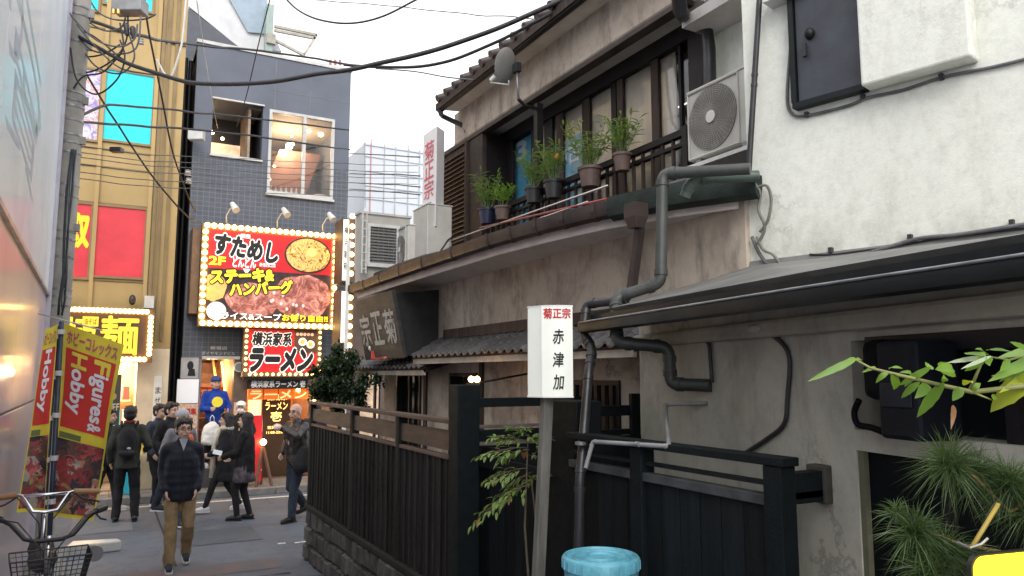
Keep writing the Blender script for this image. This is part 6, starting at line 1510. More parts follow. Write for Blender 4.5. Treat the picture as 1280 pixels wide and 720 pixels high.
# 3,4 two young men side by side
person('dark haired man in a grey hooded jacket standing left of another by the shop goods', 193, 634, 1.72, 62, coat='jacket', coat_m=SLATEJ, trou=(BLKC, 'straight'), shoe=SHB, sole=WSOLE, feet=((-.1, -.12), (.1, .14)), hands=((-.22, .14, .95), (.22, .14, .92)), hair='short', z0=0)
person('dark haired man with a black jacket in profile beside the grey hooded man', 207, 638, 1.76, 70, coat='jacket', coat_m=BLKC, trou=(DJEAN, 'straight'), shoe=CHAR, sole=WSOLE, feet=((-.1, .12), (.1, -.12)), hands=((-.22, .16, .98), (.22, .12, .95)), hair='short', z0=0)
# 5 person with knitted cap behind the near man
t, H, wr, T, s = person('person in a grey knitted cap and orange top walking behind the young man', 221, 657, 1.70, 40, coat='jacket', coat_m=GREYJ, trou=(JEAN, 'straight'), shoe=SHB, sole=WSOLE, feet=((-.10, -.30), (.10, .28)), lift=(.03, 0), hands=((-.24, .12, .95), (.24, .2, 1.0)), hair='knit', glasses=True)
lpart(MB().cap(T(-.04, .15, 1.30), T(.04, .15, 1.12), .07, .06, 10), 'orange_top', flat('orange_knit', (.62, .12, .05), .9), t, True)
# 6 worker in a blue jacket on the steps
t, H, wr, T, s = person('worker in a royal blue jacket and navy cap holding a yellow fan and white bag', 266, 590, 1.72, 14, X=(onY(266, 560, 15.75).x, 15.75, onY(266, 583, 15.75).z), coat='jacket', coat_m=BLUEJ, trou=(BLKC, 'straight'), shoe=WHS, sole=WSOLE, feet=((-.13, .06), (.13, .02)), hands=((-.20, .26, 1.08), (.14, .26, 1.12)), hair='cap_blue')
yf = lpart(MB().tube([T(.02, .30, 1.25), T(.02, .315, 1.25)], .10, 20), 'round_fan', flat('yellow_fan', (.85, .70, .05), .5, emit=.1), t)
lpart(MB().tube([T(.10, .29, 1.13), T(.04, .30, 1.18)], .008, 6), 'fan_handle', WHITEMETAL, t)
def plastic_bag(o, w_, h, label):
    mb = MB(); o = V(o); rs = []
    for z, k in ((0, .75), (.12*h, 1), (.55*h, 1.0), (.8*h, .72), (h, .22)): rs.append([o+V((math.cos(a)*w_/2*k, math.sin(a)*w_*.32*k, z)) for a in [2*math.pi*j/16 for j in range(16)]])
    mb.rings(rs)
    t_ = thing('plastic_bag', label, 'bag', o); me_ = MB(); me_.v = [p-o for p in mb.v]; me_.f = mb.f
    remeshed(me_, 'bag_body', flat('white_bag', (.74, .73, .70), .35), t_, .016, .014, 9, 1); 
    for sg in (-1, 1): lpart(MB().tube([V((sg*.04, 0, h*.95)), V((sg*.03, 0, h+.08)), V((0, 0, h+.12))], .008, 6), 'handle', flat('white_bag', (.74, .73, .70), .35), t_, True)
wr0 = t.matrix_basis @ wr[0]
plastic_bag((onY(265, 530, 15.42).x, 15.42, onY(265, 556, 15.42).z), .36, .44, 'full white plastic bag hanging from the hand of the blue jacketed worker')
stp = onY(266, 583, 15.75).z
solo(MB().box(onY(240, 590, 15.6).x, onY(300, 590, 15.6).x, 15.5, 16.1, .10, stp-.003), 'entrance_step', 'dark stone step in front of the stair opening under the blue jacketed worker', 'step', mat('dark_step', (.07, .065, .06), (.045, .042, .04), .7, bmp=.3), bev=.012)
# 7 person with white cap and mask
person('person in black with a white cap and a white face mask by the ramen shop', 299, 600, 1.60, -5, X=(onY(299, 560, 15.3).x, 15.3, onY(299, 602, 15.3).z if False else .112), coat='jacket', coat_m=BLKC, trou=(BLKC, 'straight'), shoe=SHB, feet=((-.1, 0), (.1, .03)), hands=((-.2, .2, 1.05), (.2, .2, 1.05)), hair='cap_white', mask=True)
# 8 woman with a cream scarf walking left
t, H, wr, T, s = person('woman in a long black coat with a thick cream scarf walking left', 279, 641, 1.60, -80, coat='coat', coat_m=BLKC, hem=.55, trou=(BLKC, 'slim'), shoe=WHS, sole=WSOLE, feet=((-.09, .30), (.09, -.26)), lift=(0, .05), hands=((-.14, .24, 1.02), (.16, .24, 1.0)), hair='bob', head_turn=10, build_=.9)
lpart(MB().ell(T(0, .0, 1.47), (.125, .125, .065), None, 14, 8), 'scarf', WOOL, t, True); lpart(MB().tube([T(.03, .12, 1.44), T(.05, .20, 1.25), T(.06, .22, 1.02)], [.05, .05, .045], 8), 'scarf_end', WOOL, t, True)
lpart(MB().tube([T(-.02, .12, 1.44), T(-.06, .19, 1.2), T(-.10, .20, .62)], [.045, .04, .05], 8), 'scarf_end', WOOL, t, True)
# 9 long haired woman in a black coat and plaid skirt
t, H, wr, T, s = person('long haired woman in a short black coat and plaid skirt holding a phone', 303, 650, 1.63, -88, coat='coat', coat_m=BLKC, hem=.74, trou=(BLKC, 'slim'), skirt=mat('plaid_skirt', (.13, .10, .12), (.03, .03, .04), .9, scale=16, bmp=.2), shoe=SHB, feet=((-.07, .07), (.08, -.09)), hands=((-.13, .30, 1.03), (.15, .26, 1.0)), hair='long', build_=.92)
lpart(MB().obox(T(-.10, .36, 1.05), (.015, 0, .0), (0, .14, .03), (0, -.02, .07)), 'phone', flat('phone_white', (.7, .75, .8), .3, emit=.2), t)
# 10 bald man with leather jacket and big black bag
t, H, wr, T, s = person('balding man in a dark leather jacket and glasses turning with a black shoulder bag', 369, 650, 1.78, -45, coat='jacket', coat_m=LEATH, hem=.86, trou=(DJEAN, 'straight'), shoe=SHB, feet=((-.12, .16), (.12, -.26)), lift=(0, .09), hands=((-.10, .34, 1.38), (.24, .10, .98)), hair='bald', glasses=True, head_turn=18, lean=.06, build_=1.08, elbow=-.4)
b_ = MB(); b_.cap(T(-.30, .16, .84), T(-.30, .10, 1.04), .13, .09, 10); b_.cap(T(-.32, .02, .84), T(-.28, .0, 1.0), .12, .08, 10); remeshed(b_, 'shoulder_bag', BLKC, t, .018, .008, 9, 2)
strap_loop(None, [T(-.28, .14, 1.08), T(-.2, .1, 1.35), T(-.13, 0, 1.49), T(-.2, -.12, 1.3), T(-.3, -.02, 1.06)], .012, BLKC, t)
lpart(MB().ell(T(-.10, .42, 1.40), (.05, .06, .045)), 'wrapped_snack', flat('snack_paper', (.7, .55, .5), .7), t, True)
# 11 person by the fence corner
t, H, wr, T, s = person('person in dark jacket and jeans with a blue bag partly behind the fence corner', 390, 626, 1.72, 150, coat='jacket', coat_m=cloth('purple_black_jacket', (.035, .03, .045)), trou=(JEAN, 'straight'), shoe=SHB, feet=((-.11, .15), (.11, -.18)), lift=(0, .06), hands=((-.24, .08, .85), (.24, .08, .85)), hair='short')
lpart(MB().cap(T(.12, -.2, .98), T(.12, -.2, 1.12), .10, .09, 10), 'blue_bag', flat('blue_bag_cloth', (.08, .30, .55), .7), t, True)
# 12 blurred passer-by half behind the banner
person('person in a dark coat mostly hidden behind the red banner edge', 128, 640, 1.66, 100, coat='jacket', coat_m=CHAR, trou=(CHAR, 'straight'), shoe=WHS, feet=((-.1, .2), (.1, -.2)), hair='short')
# ================================================================== BANNERS
def banner(label, cor, text, seed, dd):
    BLb, BRb, TRb, TLb = cor; base = quadfn(BLb, BRb, TRb, TLb); n0 = (BRb-BLb).cross(TLb-BLb).normalized()
    def fn(s, t, off=0): return base(s, t)+n0*(off+.018*math.sin(s*5+seed)*(1.15-t)+.012*math.sin(t*7+s*3+seed))
    t_ = thing('banner_flag', label, 'banner', base(0, 0))
    def sheet(nm, s0, s1, t0, t1, m, off, nx=14, ny=24, back=False):
        mb = MB(); 
        for j in range(ny+1):
            for i in range(nx+1): mb.v.append(fn(s0+(s1-s0)*i/nx, t0+(t1-t0)*j/ny, off))
        for j in range(ny):
            for i in range(nx): q = j*(nx+1)+i; mb.f.append((q, q+1, q+nx+2, q+nx+1))
        return build(mb, nm, m, t_, smooth=True)
    YB = flat('banner_yellow', (.74, .62, .06), .7, noisy=.15); RB_ = flat('banner_red', (.62, .045, .035), .7, noisy=.12)
    sheet('cloth', 0, 1, 0, 1, YB, 0)
    sheet('red_field', .07, .94, .46, .88, RB_, .003)
    sheet('picture_field', .05, .97, .02, .40, COLL, .003)
    def word(wd, s0, s1, t1, t0, mt, off=.03):
        mb = MB(); textfit(mb, wd, 0, 0, 0, 0, 0, off=off, fn=lambda a, b: fn(s0+(s1-s0)*b, t1+(t0-t1)*a, .007)); build(mb, 'lettering', mt, t_)
    WB = flat('banner_white_ink', (.80, .80, .84), .6, noisy=0); YI = flat('banner_yellow_ink', (.78, .66, .08), .6, noisy=0)
    for a in text: word(*a[:5], YI if a[5] == 'y' else WB)
    mb = MB(); textfit(mb, 'ホビーコレックス', 0, 0, 0, 0, 0, off=.03, fn=lambda a, b: fn(.08+.85*a, .90+.075*b, .006)); build(mb, 'lettering', flat('magenta_ink', (.50, .10, .16), .6), t_)
    mb = MB(); mb.add([fn(.08, .435, .006), fn(.50, .435, .006), fn(.50, .405, .006), fn(.08, .405, .006)], [(0, 3, 2, 1)]); build(mb, 'arrow_box', flat('arrow_green', (.14, .18, .06), .6), t_)
    return t_
m, t_, n_, b_ = newmat('collage_print'); vec = mapping(t_)
vo = n_.new('ShaderNodeTexVoronoi'); vo.inputs['Scale'].default_value = 15; nz = noise_node(t_, 10, 4, .6, vec, 1.5)
ad = n_.new('ShaderNodeMixRGB'); ad.inputs[0].default_value = .22; t_.links.new(vec, ad.inputs[1]); t_.links.new(nz.outputs['Color'], ad.inputs[2]); t_.links.new(ad.outputs[0], vo.inputs['Vector'])
sp = n_.new('ShaderNodeSeparateColor'); t_.links.new(vo.outputs['Color'], sp.inputs[0])
k_ = ramp(t_, sp.outputs[0], [(0, (.03, .025, .04)), (.14, (.30, .05, .05)), (.3, (.12, .07, .06)), (.42, (.38, .20, .12)), (.55, (.05, .04, .05)), (.68, (.40, .36, .32)), (.8, (.50, .10, .10)), (.92, (.30, .25, .08))])
for e in k_.node.color_ramp.elements: pass
k_.node.color_ramp.interpolation = 'CONSTANT'
k2 = mixc(t_, .6, k_, ramp(t_, nz.outputs[0], [(.35, (.35, .3, .3)), (.6, (1.2, 1.1, 1.05))]), 'MULTIPLY')
t_.links.new(k2, b_.inputs['Base Color']); b_.inputs['Roughness'].default_value = .6; COLL = m
d1 = 6.3
q = lambda px, py, d=d1: onD(px, py, d)
TX = [('F', .60, .86, .865, .80, 'y'), ('igures', .54, .86, .79, .525, 'w'), ('H', .20, .46, .865, .79, 'y'), ('obby', .14, .46, .78, .545, 'w'), ('&', .60, .84, .515, .475, 'w')]
banner('red and yellow vertical banner reading Figures & Hobby, nearer of the two', (q(62, 642), q(115, 652), q(154, 431), q(81, 404)), TX, 0.3, d1)
banner('second red banner with yellow border, mostly hidden behind the blue poles', (q(22, 640, 6.0), q(56, 640, 6.05), q(72, 405, 6.15), q(57, 412, 6.1)), [('Hobby', .2, .7, .87, .53, 'w')], 2.1, 6.0)
NAVY = mat('navy_pole', (.03, .05, .10), (.02, .03, .06), .4, scale=8)
for k, (pa, pb, lb_) in enumerate((((77, 402), (62, 668), 'navy blue banner pole, right one of the pair beside the red banners'), ((71, 408), (53, 668), 'navy blue banner pole, left one of the pair beside the red banners'))):
    t = thing('banner_pole', lb_, 'pole', q(pb[0], pb[1], 6.15)); a, b = q(*pa, 6.2), q(*pb, 6.15)
    dirr = (b-a).normalized(); foot = a+dirr*((a.z-gz(a.x, 8))/-dirr.z); foot.z = max(gz(foot.x, foot.y), 0)+.0
    build(MB().tube([a, foot], .019, 8), 'pole', NAVY, t, smooth=True)
    for j in range(5): p_ = a.lerp(b, .05+.2*j); build(MB().tube([p_+V((0, 0, .02)), p_-V((0, 0, .02))], .03, 8), 'clip', flat('clip_white', (.6, .6, .62), .4), t)
    if k == 0: build(MB().tube([q(48, 392, 6.2), q(128, 413, 6.25)], .007, 6), 'cross_arm', WHITEMETAL, t, smooth=True)
# white stand base on the road
m_ = MB(); c_ = onZ(118, 691, .0); m_.prism([c_+V((-.32, -.12, .002)), c_+V((.30, -.06, .002)), c_+V((.26, .12, .002)), c_+V((-.26, .22, .002))], (0, 0, .13))
solo(m_, 'white_block', 'white slab shaped weight block lying on the road beside the banners', 'block', WHITEMETAL, bev=.02)
# white parasol-like cover behind the people and blue bin
m_ = MB().box(onZ(152, 618, .12).x, onZ(168, 618, .12).x, 15.3, 15.55, .112, .72); solo(m_, 'shop_bin', 'cyan plastic bin on the pavement behind the people', 'bin', flat('cyan_bin', (.04, .42, .55), .5), bev=.02)
t = thing('goods_table', 'shop display table with coloured goods in front of the gold building', 'table', (.35, 15.5, .112))
build(MB().box(-.4, .95, 15.35, 15.75, .78, .82), 'table_top', CREAM, t)
for x in (-.38, .9): 
    for y in (15.37, 15.7): build(MB().box(x, x+.03, y, y+.03, .112, .78), 'leg', STEEL, t)
for k in range(9):
    hgt = rnd.uniform(.12, .3); solo(MB().box(-.36+k*.145, -.36+k*.145+.11, 15.42+.04*(k % 2), 15.62, .82, .82+hgt), 'goods_box', ['red goods box leftmost', 'yellow goods box second', 'blue goods box third', 'white goods box fourth', 'green goods box fifth', 'pink goods box sixth', 'red goods box seventh', 'yellow goods box eighth', 'blue goods box ninth'][k]+' on the shop display table', 'box', flat('goods_%d' % (k % 6), goods[k % 6], .5), 'goods boxes on the display table', bev=.006)
solo(MB().ell((onY(150, 500, 15.3).x-.55, 15.4, 1.62), (.34, .3, .18), None, 16, 8), 'white_cover', 'white cloth cover behind the man with the backpack', 'cover', flat('white_cover', (.7, .68, .64), .8), smooth=True)
# red A-board by the ramen shop
t = thing('a_board', 'red menu board on a stand at the ramen shop entrance', 'sign', (onY(316, 600, 15.25).x, 15.25, .112))
xa_, xb_ = onY(312, 560, 15.25).x, onY(328, 560, 15.25).x
bd2 = build(MB().obox((xa_, 15.25, .2), (xb_-xa_, 0, 0), (0, .03, 0), (0, .12, 1.25)), 'board', REDS, t)
m_ = MB()
for k, ch in enumerate('一品料理'): textfit(m_, ch, (xa_+.06, 15.245+.12*(1.0-k*.25), 1.15-k*.25), (1, 0, 0), (0, .1, 1), .18, .2, off=.02)
build(m_, 'lettering', WLIT, bd2); build(MB().obox((xa_, 15.5, .112), (.04, 0, 0), (0, .03, 0), (0, -.1, 1.3)), 'rear_leg', DARKFRAME, t); build(MB().obox((xb_-.04, 15.5, .112), (.04, 0, 0), (0, .03, 0), (0, -.1, 1.3)), 'rear_leg', DARKFRAME, t)
t = thing('timber_easel', 'small timber easel with a glowing lamp on the pavement', 'easel', (onY(328, 600, 15.1).x, 15.1, .112)); xq = onY(328, 600, 15.1).x
for a, b in (((xq-.12, 15.1, .112), (xq, 15.25, .85)), ((xq+.18, 15.1, .112), (xq+.02, 15.25, .85)), ((xq+.05, 15.5, .112), (xq+.01, 15.27, .85))): build(MB().beam(a, b, .05, .04), 'leg', STW, t)
lamp((xq+.0, 15.15, .95), .06, parent=t, e=16, col=(1, .6, .25))

# ================================================================== BICYCLES
SIL = flat('chrome', (.65, .66, .68), .22, 1.0); BLKM = mat('black_rubber', (.022, .022, .024), rough=.5); GREYM = mat('dark_frame_paint', (.05, .055, .06), (.03, .033, .036), .35)
def arcpts(c, u, v_, r, a0, a1, n): return [c+u*math.cos(R(a0+(a1-a0)*k/n))*r+v_*math.sin(R(a0+(a1-a0)*k/n))*r for k in range(n+1)]
def bicycle(label, P0, head, bar, basket, saddle_col, frame_m, bars_m):
    """P0: ground point under the handlebar; head: forward direction"""
    P0 = V(P0); f = V((head[0], head[1], 0)).normalized(); s_ = V((-f.y, f.x, 0)); Z = V((0, 0, 1))
    t = thing('bicycle', label, 'bicycle', P0)
    L = lambda x, y, z: P0+s_*x+f*y+Z*z
    fw_, rw_ = L(0, .28, .31), L(0, -.78, .31)
    for c_, nm in ((fw_, 'front_wheel'), (rw_, 'rear_wheel')):
        wl_ = build(MB().tube(arcpts(c_, f, Z, .285, 0, 360, 28), .008, 6, False), nm, SIL, t, smooth=True)
        build(MB().tube(arcpts(c_, f, Z, .305, 0, 360, 32), .019, 8, False), 'tyre', BLKM, wl_, smooth=True)
        sp_ = MB()
        for k in range(18): a = 2*math.pi*k/18; sp_.tube([c_+s_*(.015 if k % 2 else -.015), c_+f*math.cos(a)*.285+Z*math.sin(a)*.285], .0015, 3)
        setp(build(sp_, 'spokes', SIL, wl_), kind='stuff'); build(MB().tube([c_-s_*.04, c_+s_*.04], .018, 8), 'hub', SIL, wl_)
        build(MB().tube(arcpts(c_, f, Z, .335, 20 if nm[0] == 'f' else 0, 160 if nm[0] == 'f' else 190, 14), .014, 6), 'mudguard', frame_m, wl_, smooth=True)
    hd = L(0, .08, .74); st_ = L(0, -.42, .72); bb_ = L(0, -.36, .30)
    fm = MB(); fm.tube([hd, L(0, .0, .88)], .018, 8); fm.tube([hd, bb_], .017, 8); fm.tube([bb_, st_], .016, 8); fm.tube([hd+V((0, 0, -.1)), L(0, -.30, .40)], .015, 8)
    for sg in (-1, 1): fm.tube([bb_+s_*.03*sg, rw_+s_*.05*sg], .009, 6); fm.tube([st_+s_*.02*sg, rw_+s_*.05*sg], .008, 6)
    setp(build(fm, 'frame', frame_m, t, smooth=True), kind='stuff')
    fk = MB(); fk.tube([hd, L(0, .12, .62)], .016, 8); build(fk, 'steerer', SIL, t, smooth=True)
    for sg in (-1, 1): build(MB().tube([L(sg*.04, .12, .62), L(sg*.045, .19, .45), fw_+s_*.045*sg], .010, 6), 'fork_blade', SIL, t, smooth=True)
    build(MB().tube([L(0, .0, .86), L(0, -.0, bar-.08)], .013, 8), 'stem', SIL, t, smooth=True)
    B = bar
    if basket: hb_ = [(-.30, -.20, B+.02), (-.24, -.10, B+.02), (-.19, -.02, B), (-.12, .03, B-.08), (-.06, .03, B-.10), (.06, .03, B-.10), (.12, .03, B-.08), (.19, -.02, B), (.24, -.10, B+.02), (.30, -.20, B+.02)]
    else: hb_ = [(-.32, -.12, B+.0), (-.16, -.06, B+.02), (-.13, -.0, B+.02), (-.07, .03, B-.08), (0, .03, B-.09), (.07, .03, B-.08), (.13, -.0, B+.02), (.16, -.06, B+.02), (.32, -.12, B+.0)]
    build(MB().tube([L(*p) for p in hb_], .0125, 8), 'handlebar', bars_m, t, smooth=True)
    if not basket: build(MB().tube([L(-.13, 0, B+.02), L(.13, 0, B+.02)], .011, 8), 'crossbar', bars_m, t, smooth=True)
    for sg in (-1, 1):
        g0, g1 = L(*hb_[0 if sg < 0 else -1]), L(*hb_[1 if sg < 0 else -2])
        build(MB().tube([g0, g0.lerp(g1, 1.0)], .019, 8), 'grip', BLKM if basket else mat('tan_grip', (.38, .22, .10), (.28, .16, .07), .6), t, smooth='auto')
        build(MB().tube([g1+Z*-.01, g1.lerp(g0, .4)+f*.07-Z*.04, g0+f*.07-Z*.06], .006, 6), 'brake_lever', BLKM, t, smooth=True)
        build(MB().tube([g1, L(sg*.16, .12, B+.03), L(sg*.03, .14, B-.14), L(0, .12, .7)], .004, 5), 'brake_cable', BLKM, t, smooth=True)
    sd = MB(); sd.cap(L(0, -.56, .86), L(0, -.36, .875), .085, .035, 10); ob = build(sd, 'saddle', saddle_col, t, smooth=True)
    build(MB().tube([st_, L(0, -.47, .84)], .012, 8), 'seat_post', SIL, t, smooth=True)
    build(MB().tube([bb_-s_*.07, bb_+s_*.07], .02, 8), 'crank_axle', SIL, t)
    for sg in (-1, 1): build(MB().beam(bb_+s_*.08*sg, bb_+s_*.08*sg+f*.12*sg-Z*.1, .02, .012), 'crank', SIL, t); build(MB().obox(bb_+s_*(.09 if sg > 0 else -.17)+f*(.12*sg-.03)-Z*.11, s_*.08, f*.06, Z*.02), 'pedal', BLKM, t)
    build(MB().tube([L(-.09, -.70, .0), L(-.06, -.74, .30)], .009, 6), 'kickstand', SIL, t)
    if basket:
        bk_ = MB(); zt2, zb2 = B-.13, B-.36
        def rect(z, k): return [L(-.19*k, .13, z), L(.19*k, .13, z), L(.19*k, .13+.26*k, z), L(-.19*k, .13+.26*k, z)]
        nn_ = 9
        for j in range(nn_+1):
            z = zb2+(zt2-zb2)*j/nn_; k = .78+.22*j/nn_; r_ = rect(z, k); bk_.tube(r_+[r_[0]], .0045 if j in (0, nn_) else .0018, 4)
        a_, b_ = rect(zb2, .78), rect(zt2, 1.0)
        for e in range(4):
            for j in range(13): t1_ = j/13; bk_.tube([a_[e].lerp(a_[(e+1) % 4], t1_), b_[e].lerp(b_[(e+1) % 4], t1_)], .0018, 3)
        for j in range(9): t1_ = (j+.5)/9; bk_.tube([a_[0].lerp(a_[1], t1_), a_[3].lerp(a_[2], t1_)], .0018, 3)
        setp(build(bk_, 'basket', BLKM, t), kind='stuff')
        build(MB().tube([L(.235, .02, B-.20), L(.235, .06, B-.20)], .045, 14), 'reflector', flat('reflector_grey', (.16, .16, .17), .3), t, smooth='auto')
    else: build(MB().tube([L(0, .10, .66), L(0, .17, .66)], .035, 10), 'front_lamp', SIL, t)
    return t
hb1 = onD(62, 662, 4.45); fcam = V((CAM.x-hb1.x, CAM.y-hb1.y, 0)).normalized()
g1 = gz(hb1.x, hb1.y); bicycle('black city bicycle with a wire front basket in the near left corner', (hb1.x+.0, hb1.y, g1), (fcam.x+.05, fcam.y), onD(62, 652, 4.45).z-g1+.0, True, BLKM, GREYM, BLKM)
hb2 = onD(57, 628, 5.1); g2_ = gz(hb2.x, hb2.y); bicycle('silver bicycle with tan grips parked behind the black basket bicycle', (hb2.x, hb2.y, g2_), (fcam.x+.02, fcam.y), onD(57, 622, 5.1).z-g2_, False, BLKM, SIL, SIL)

# ================================================================== PLANTS
def leafmat(name, c, c2, sss=.0):
    m, t, n, b = newmat(name); oi = noise_node(t, 9, 3, .6, mapping(t))
    t.links.new(ramp(t, oi.outputs[0], [(.35, c2), (.65, c)]), b.inputs['Base Color']); b.inputs['Roughness'].default_value = .42
    tr = n.new('ShaderNodeBsdfTranslucent'); tr.inputs[0].default_value = (c[0]*1.5, c[1]*1.6, c[2]*.8, 1); mx = n.new('ShaderNodeMixShader'); mx.inputs[0].default_value = .3
    out = n['Material Output']; t.links.new(b.outputs[0], mx.inputs[1]); t.links.new(tr.outputs[0], mx.inputs[2]); t.links.new(mx.outputs[0], out.inputs[0]); return m
LG = leafmat('bright_leaf', (.20, .34, .045), (.13, .25, .04)); DG = leafmat('dark_leaf', (.028, .055, .024), (.014, .03, .014)); MG = leafmat('mid_leaf', (.19, .28, .08), (.11, .18, .05)); NG = leafmat('nandina_leaf', (.20, .29, .08), (.12, .19, .05)); RG = leafmat('reddish_leaf', (.28, .12, .05), (.2, .1, .04)); YG2 = leafmat('yellow_green_leaf', (.42, .46, .04), (.3, .38, .04))
PG = leafmat('pine_needle', (.085, .135, .045), (.04, .07, .025)); TWIG = mat('twig_bark', (.12, .095, .06), (.07, .055, .04), .8)
def leaf(mb, p, d, up_, L, w_, fold=.25, droop=.15):
    d = d.normalized(); s_ = d.cross(up_)
    if s_.length < 1e-3: s_ = V((1, 0, 0))
    s_.normalize(); u = s_.cross(d)
    a = p; m1 = p+d*L*.35-u*L*droop*.15; m2 = p+d*L*.7-u*L*droop*.5; e = p+d*L-u*L*droop
    mb.add([a, m1+s_*w_/2+u*w_*fold, m1, m1-s_*w_/2+u*w_*fold, m2+s_*w_*.38+u*w_*fold*.8, m2, m2-s_*w_*.38+u*w_*fold*.8, e],
           [(0, 2, 1), (0, 3, 2), (1, 2, 5, 4), (2, 3, 6, 5), (4, 5, 7), (5, 6, 7)])
def leaf_hi(mb, p, d, up_, L, w_, fold, droop):      # broad leaf: curved midrib, wavy toothed margin
    d = d.normalized(); s_ = d.cross(up_).normalized(); u = s_.cross(d); n = 9; ph = rnd.uniform(0, 6)
    ce, l_, r_ = [], [], []
    for k in range(n+1):
        t_ = k/n; wd = w_*.5*math.sin(math.pi*min(1, t_**.8*.97+.03))**.85*(1+.10*(k % 2)); c = p+d*L*t_-u*L*droop*t_*t_+u*.003*math.sin(t_*5+ph)
        ce.append(c); l_.append(c+s_*wd+u*wd*(fold+.18*math.sin(t_*9+ph))); r_.append(c-s_*wd+u*wd*(fold+.18*math.sin(t_*8+ph+2)))
    vs = ce+l_+r_; m = n+1
    mb.add(vs, [(k, k+1, m+k+1, m+k) for k in range(n)]+[(k+1, k, 2*m+k, 2*m+k+1) for k in range(n)])
def rdir(): 
    while True:
        v_ = V((rnd.uniform(-1, 1), rnd.uniform(-1, 1), rnd.uniform(-1, 1)))
        if .1 < v_.length < 1: return v_.normalized()
# potted plants on the balcony rail
def potted(label, p, r, h, potm, lm, nst, L, spread, hang=False, kind='plant'):
    p = V(p); t = thing('potted_plant', label, 'potted plant', p, 'potted plants along the balcony')
    build(MB().lathe(p, [(r*.72, 0), (r*.95, h*.86), (r*1.06, h*.86), (r*1.08, h), (r*.95, h), (r*.9, h*.9), (.001, h*.9)], 20), 'pot', potm, t, smooth='auto')
    st2 = MB(); lf = MB(); top = p+V((0, 0, h*.88))
    for k in range(nst):
        a = rnd.uniform(0, 6.28); d = V((math.cos(a)*spread*rnd.uniform(.2, 1), math.sin(a)*spread*rnd.uniform(.2, 1), 1)).normalized(); hh = L*rnd.uniform(.6, 1.05)
        base = top+V((math.cos(a), math.sin(a), 0))*r*rnd.uniform(0, .5); pts = [base+d*hh*j/4+V((math.cos(a), math.sin(a), 0))*.03*(j/4)**2 for j in range(5)]
        st2.tube(pts, .003, 4)
        for j in range(9):
            t_2 = .35+.65*j/8; q_ = base+d*hh*t_2; a2 = rnd.uniform(0, 6.28); ld2 = V((math.cos(a2), math.sin(a2), rnd.uniform(.1, .9))); leaf(lf, q_, ld2, V((0, 0, 1)), rnd.uniform(.07, .13), .022, .2, .3)
    setp(build(st2, 'stems', MG, t), kind='stuff'); setp(build(lf, 'leaves', lm, t), kind='stuff'); return t
TERR = mat('brown_plastic_pot', (.13, .085, .072), (.09, .06, .052), .55, scale=10); NAVP = mat('navy_pot', (.018, .022, .06), (.012, .015, .04), .35); BLKP = mat('black_pot', (.03, .03, .034), (.02, .02, .022), .45)
PXx = 4.0
def rp(px, py, X=PXx): return onX(px, py, X)
pots = [('leafy plant in a glossy navy pot at the far end of the balcony', 609, 280, .105, .19, NAVP, MG, 20, .46, .6), ('leafy plant in a dull brown pot hooked beside the navy pot', 628, 275, .095, .16, TERR, LG, 9, .30, .4),
        ('spindly plant in a black square looking pot third from the far end of the balcony', 667, 254, .095, .17, BLKP, MG, 15, .44, .6), ('leafy plant with an orange bloom in a black pot in the middle of the balcony', 692, 248, .10, .19, BLKP, MG, 18, .46, .6),
        ('large leafy plant in a wide brown pot hung on the balcony rail', 738, 234, .115, .19, TERR, MG, 20, .50, .65), ('bright plant in a small brown pot hung highest on the balcony rail', 778, 214, .085, .16, TERR, MG, 14, .42, .6)]
for lb_, px, py, r_, h_, pm, lm, ns, L_, sp_ in pots:
    c_ = rp(px, py); tt = potted(lb_, c_, r_, h_, pm, lm, ns, L_, sp_)
    build(MB().tube([c_+V((r_, 0, h_*.95)), V((BX+.02, c_.y, max(c_.z+h_+.02, min(zt_r+.035, c_.z+h_+.12))))], .006, 5), 'pot_hook', BLKM, tt)
    if 'orange' in lb_: build(MB().ell(c_+V((-.02, -.1, .42)), (.025, .02, .04)), 'bloom', flat('orange_bloom', (.75, .35, .03), .6), tt, smooth=True)
# round bush above the fence corner
def bush(name, label, c, r, n, L, w_, lm, twig=True):
    c = V(c); t = thing(name, label, 'bush', (c.x, c.y, 0)); lf = MB(); st2 = MB()
    cl_ = [(c+V((rdir().x*r[0], rdir().y*r[1], rdir().z*r[2]))*1.0, 0) for k in range(0)]
    cent = []
    for k in range(46):
        d = rdir(); q_ = c+V((d.x*r[0], d.y*r[1], d.z*r[2]*(.75 if d.y > .2 else 1)))*rnd.choice((.35, .6, .85, 1.0, 1.18)); cent.append(q_)
    st2.tube([V((c.x, c.y, 0)), V((c.x+.03, c.y, c.z*.5)), c], [.035, .028, .018], 7)
    tr = build(st2, 'trunk', TWIG, t, smooth=True); tw = MB()
    for q_ in cent: tw.tube([c+(q_-c)*.15+V((0, 0, -.1)), c.lerp(q_, .6), q_], [.008, .005, .002], 4)
    setp(build(tw, 'twigs', TWIG, t), kind='stuff')
    for k in range(n):
        q_ = rnd.choice(cent)+rdir()*rnd.uniform(0, .12); leaf(lf, q_, rdir()+V((0, 0, .1)), V((0, 0, 1)), L*rnd.uniform(.7, 1.2), w_, .2, .2)
    setp(build(lf, 'crown', lm, t), kind='stuff'); return t
cb2 = onX(424, 474, 2.75); 
bush('garden_bush', 'dark glossy rounded bush rising behind the street corner of the brown fence', cb2, (.36, .78, .36), 6500, .070, .036, DG)
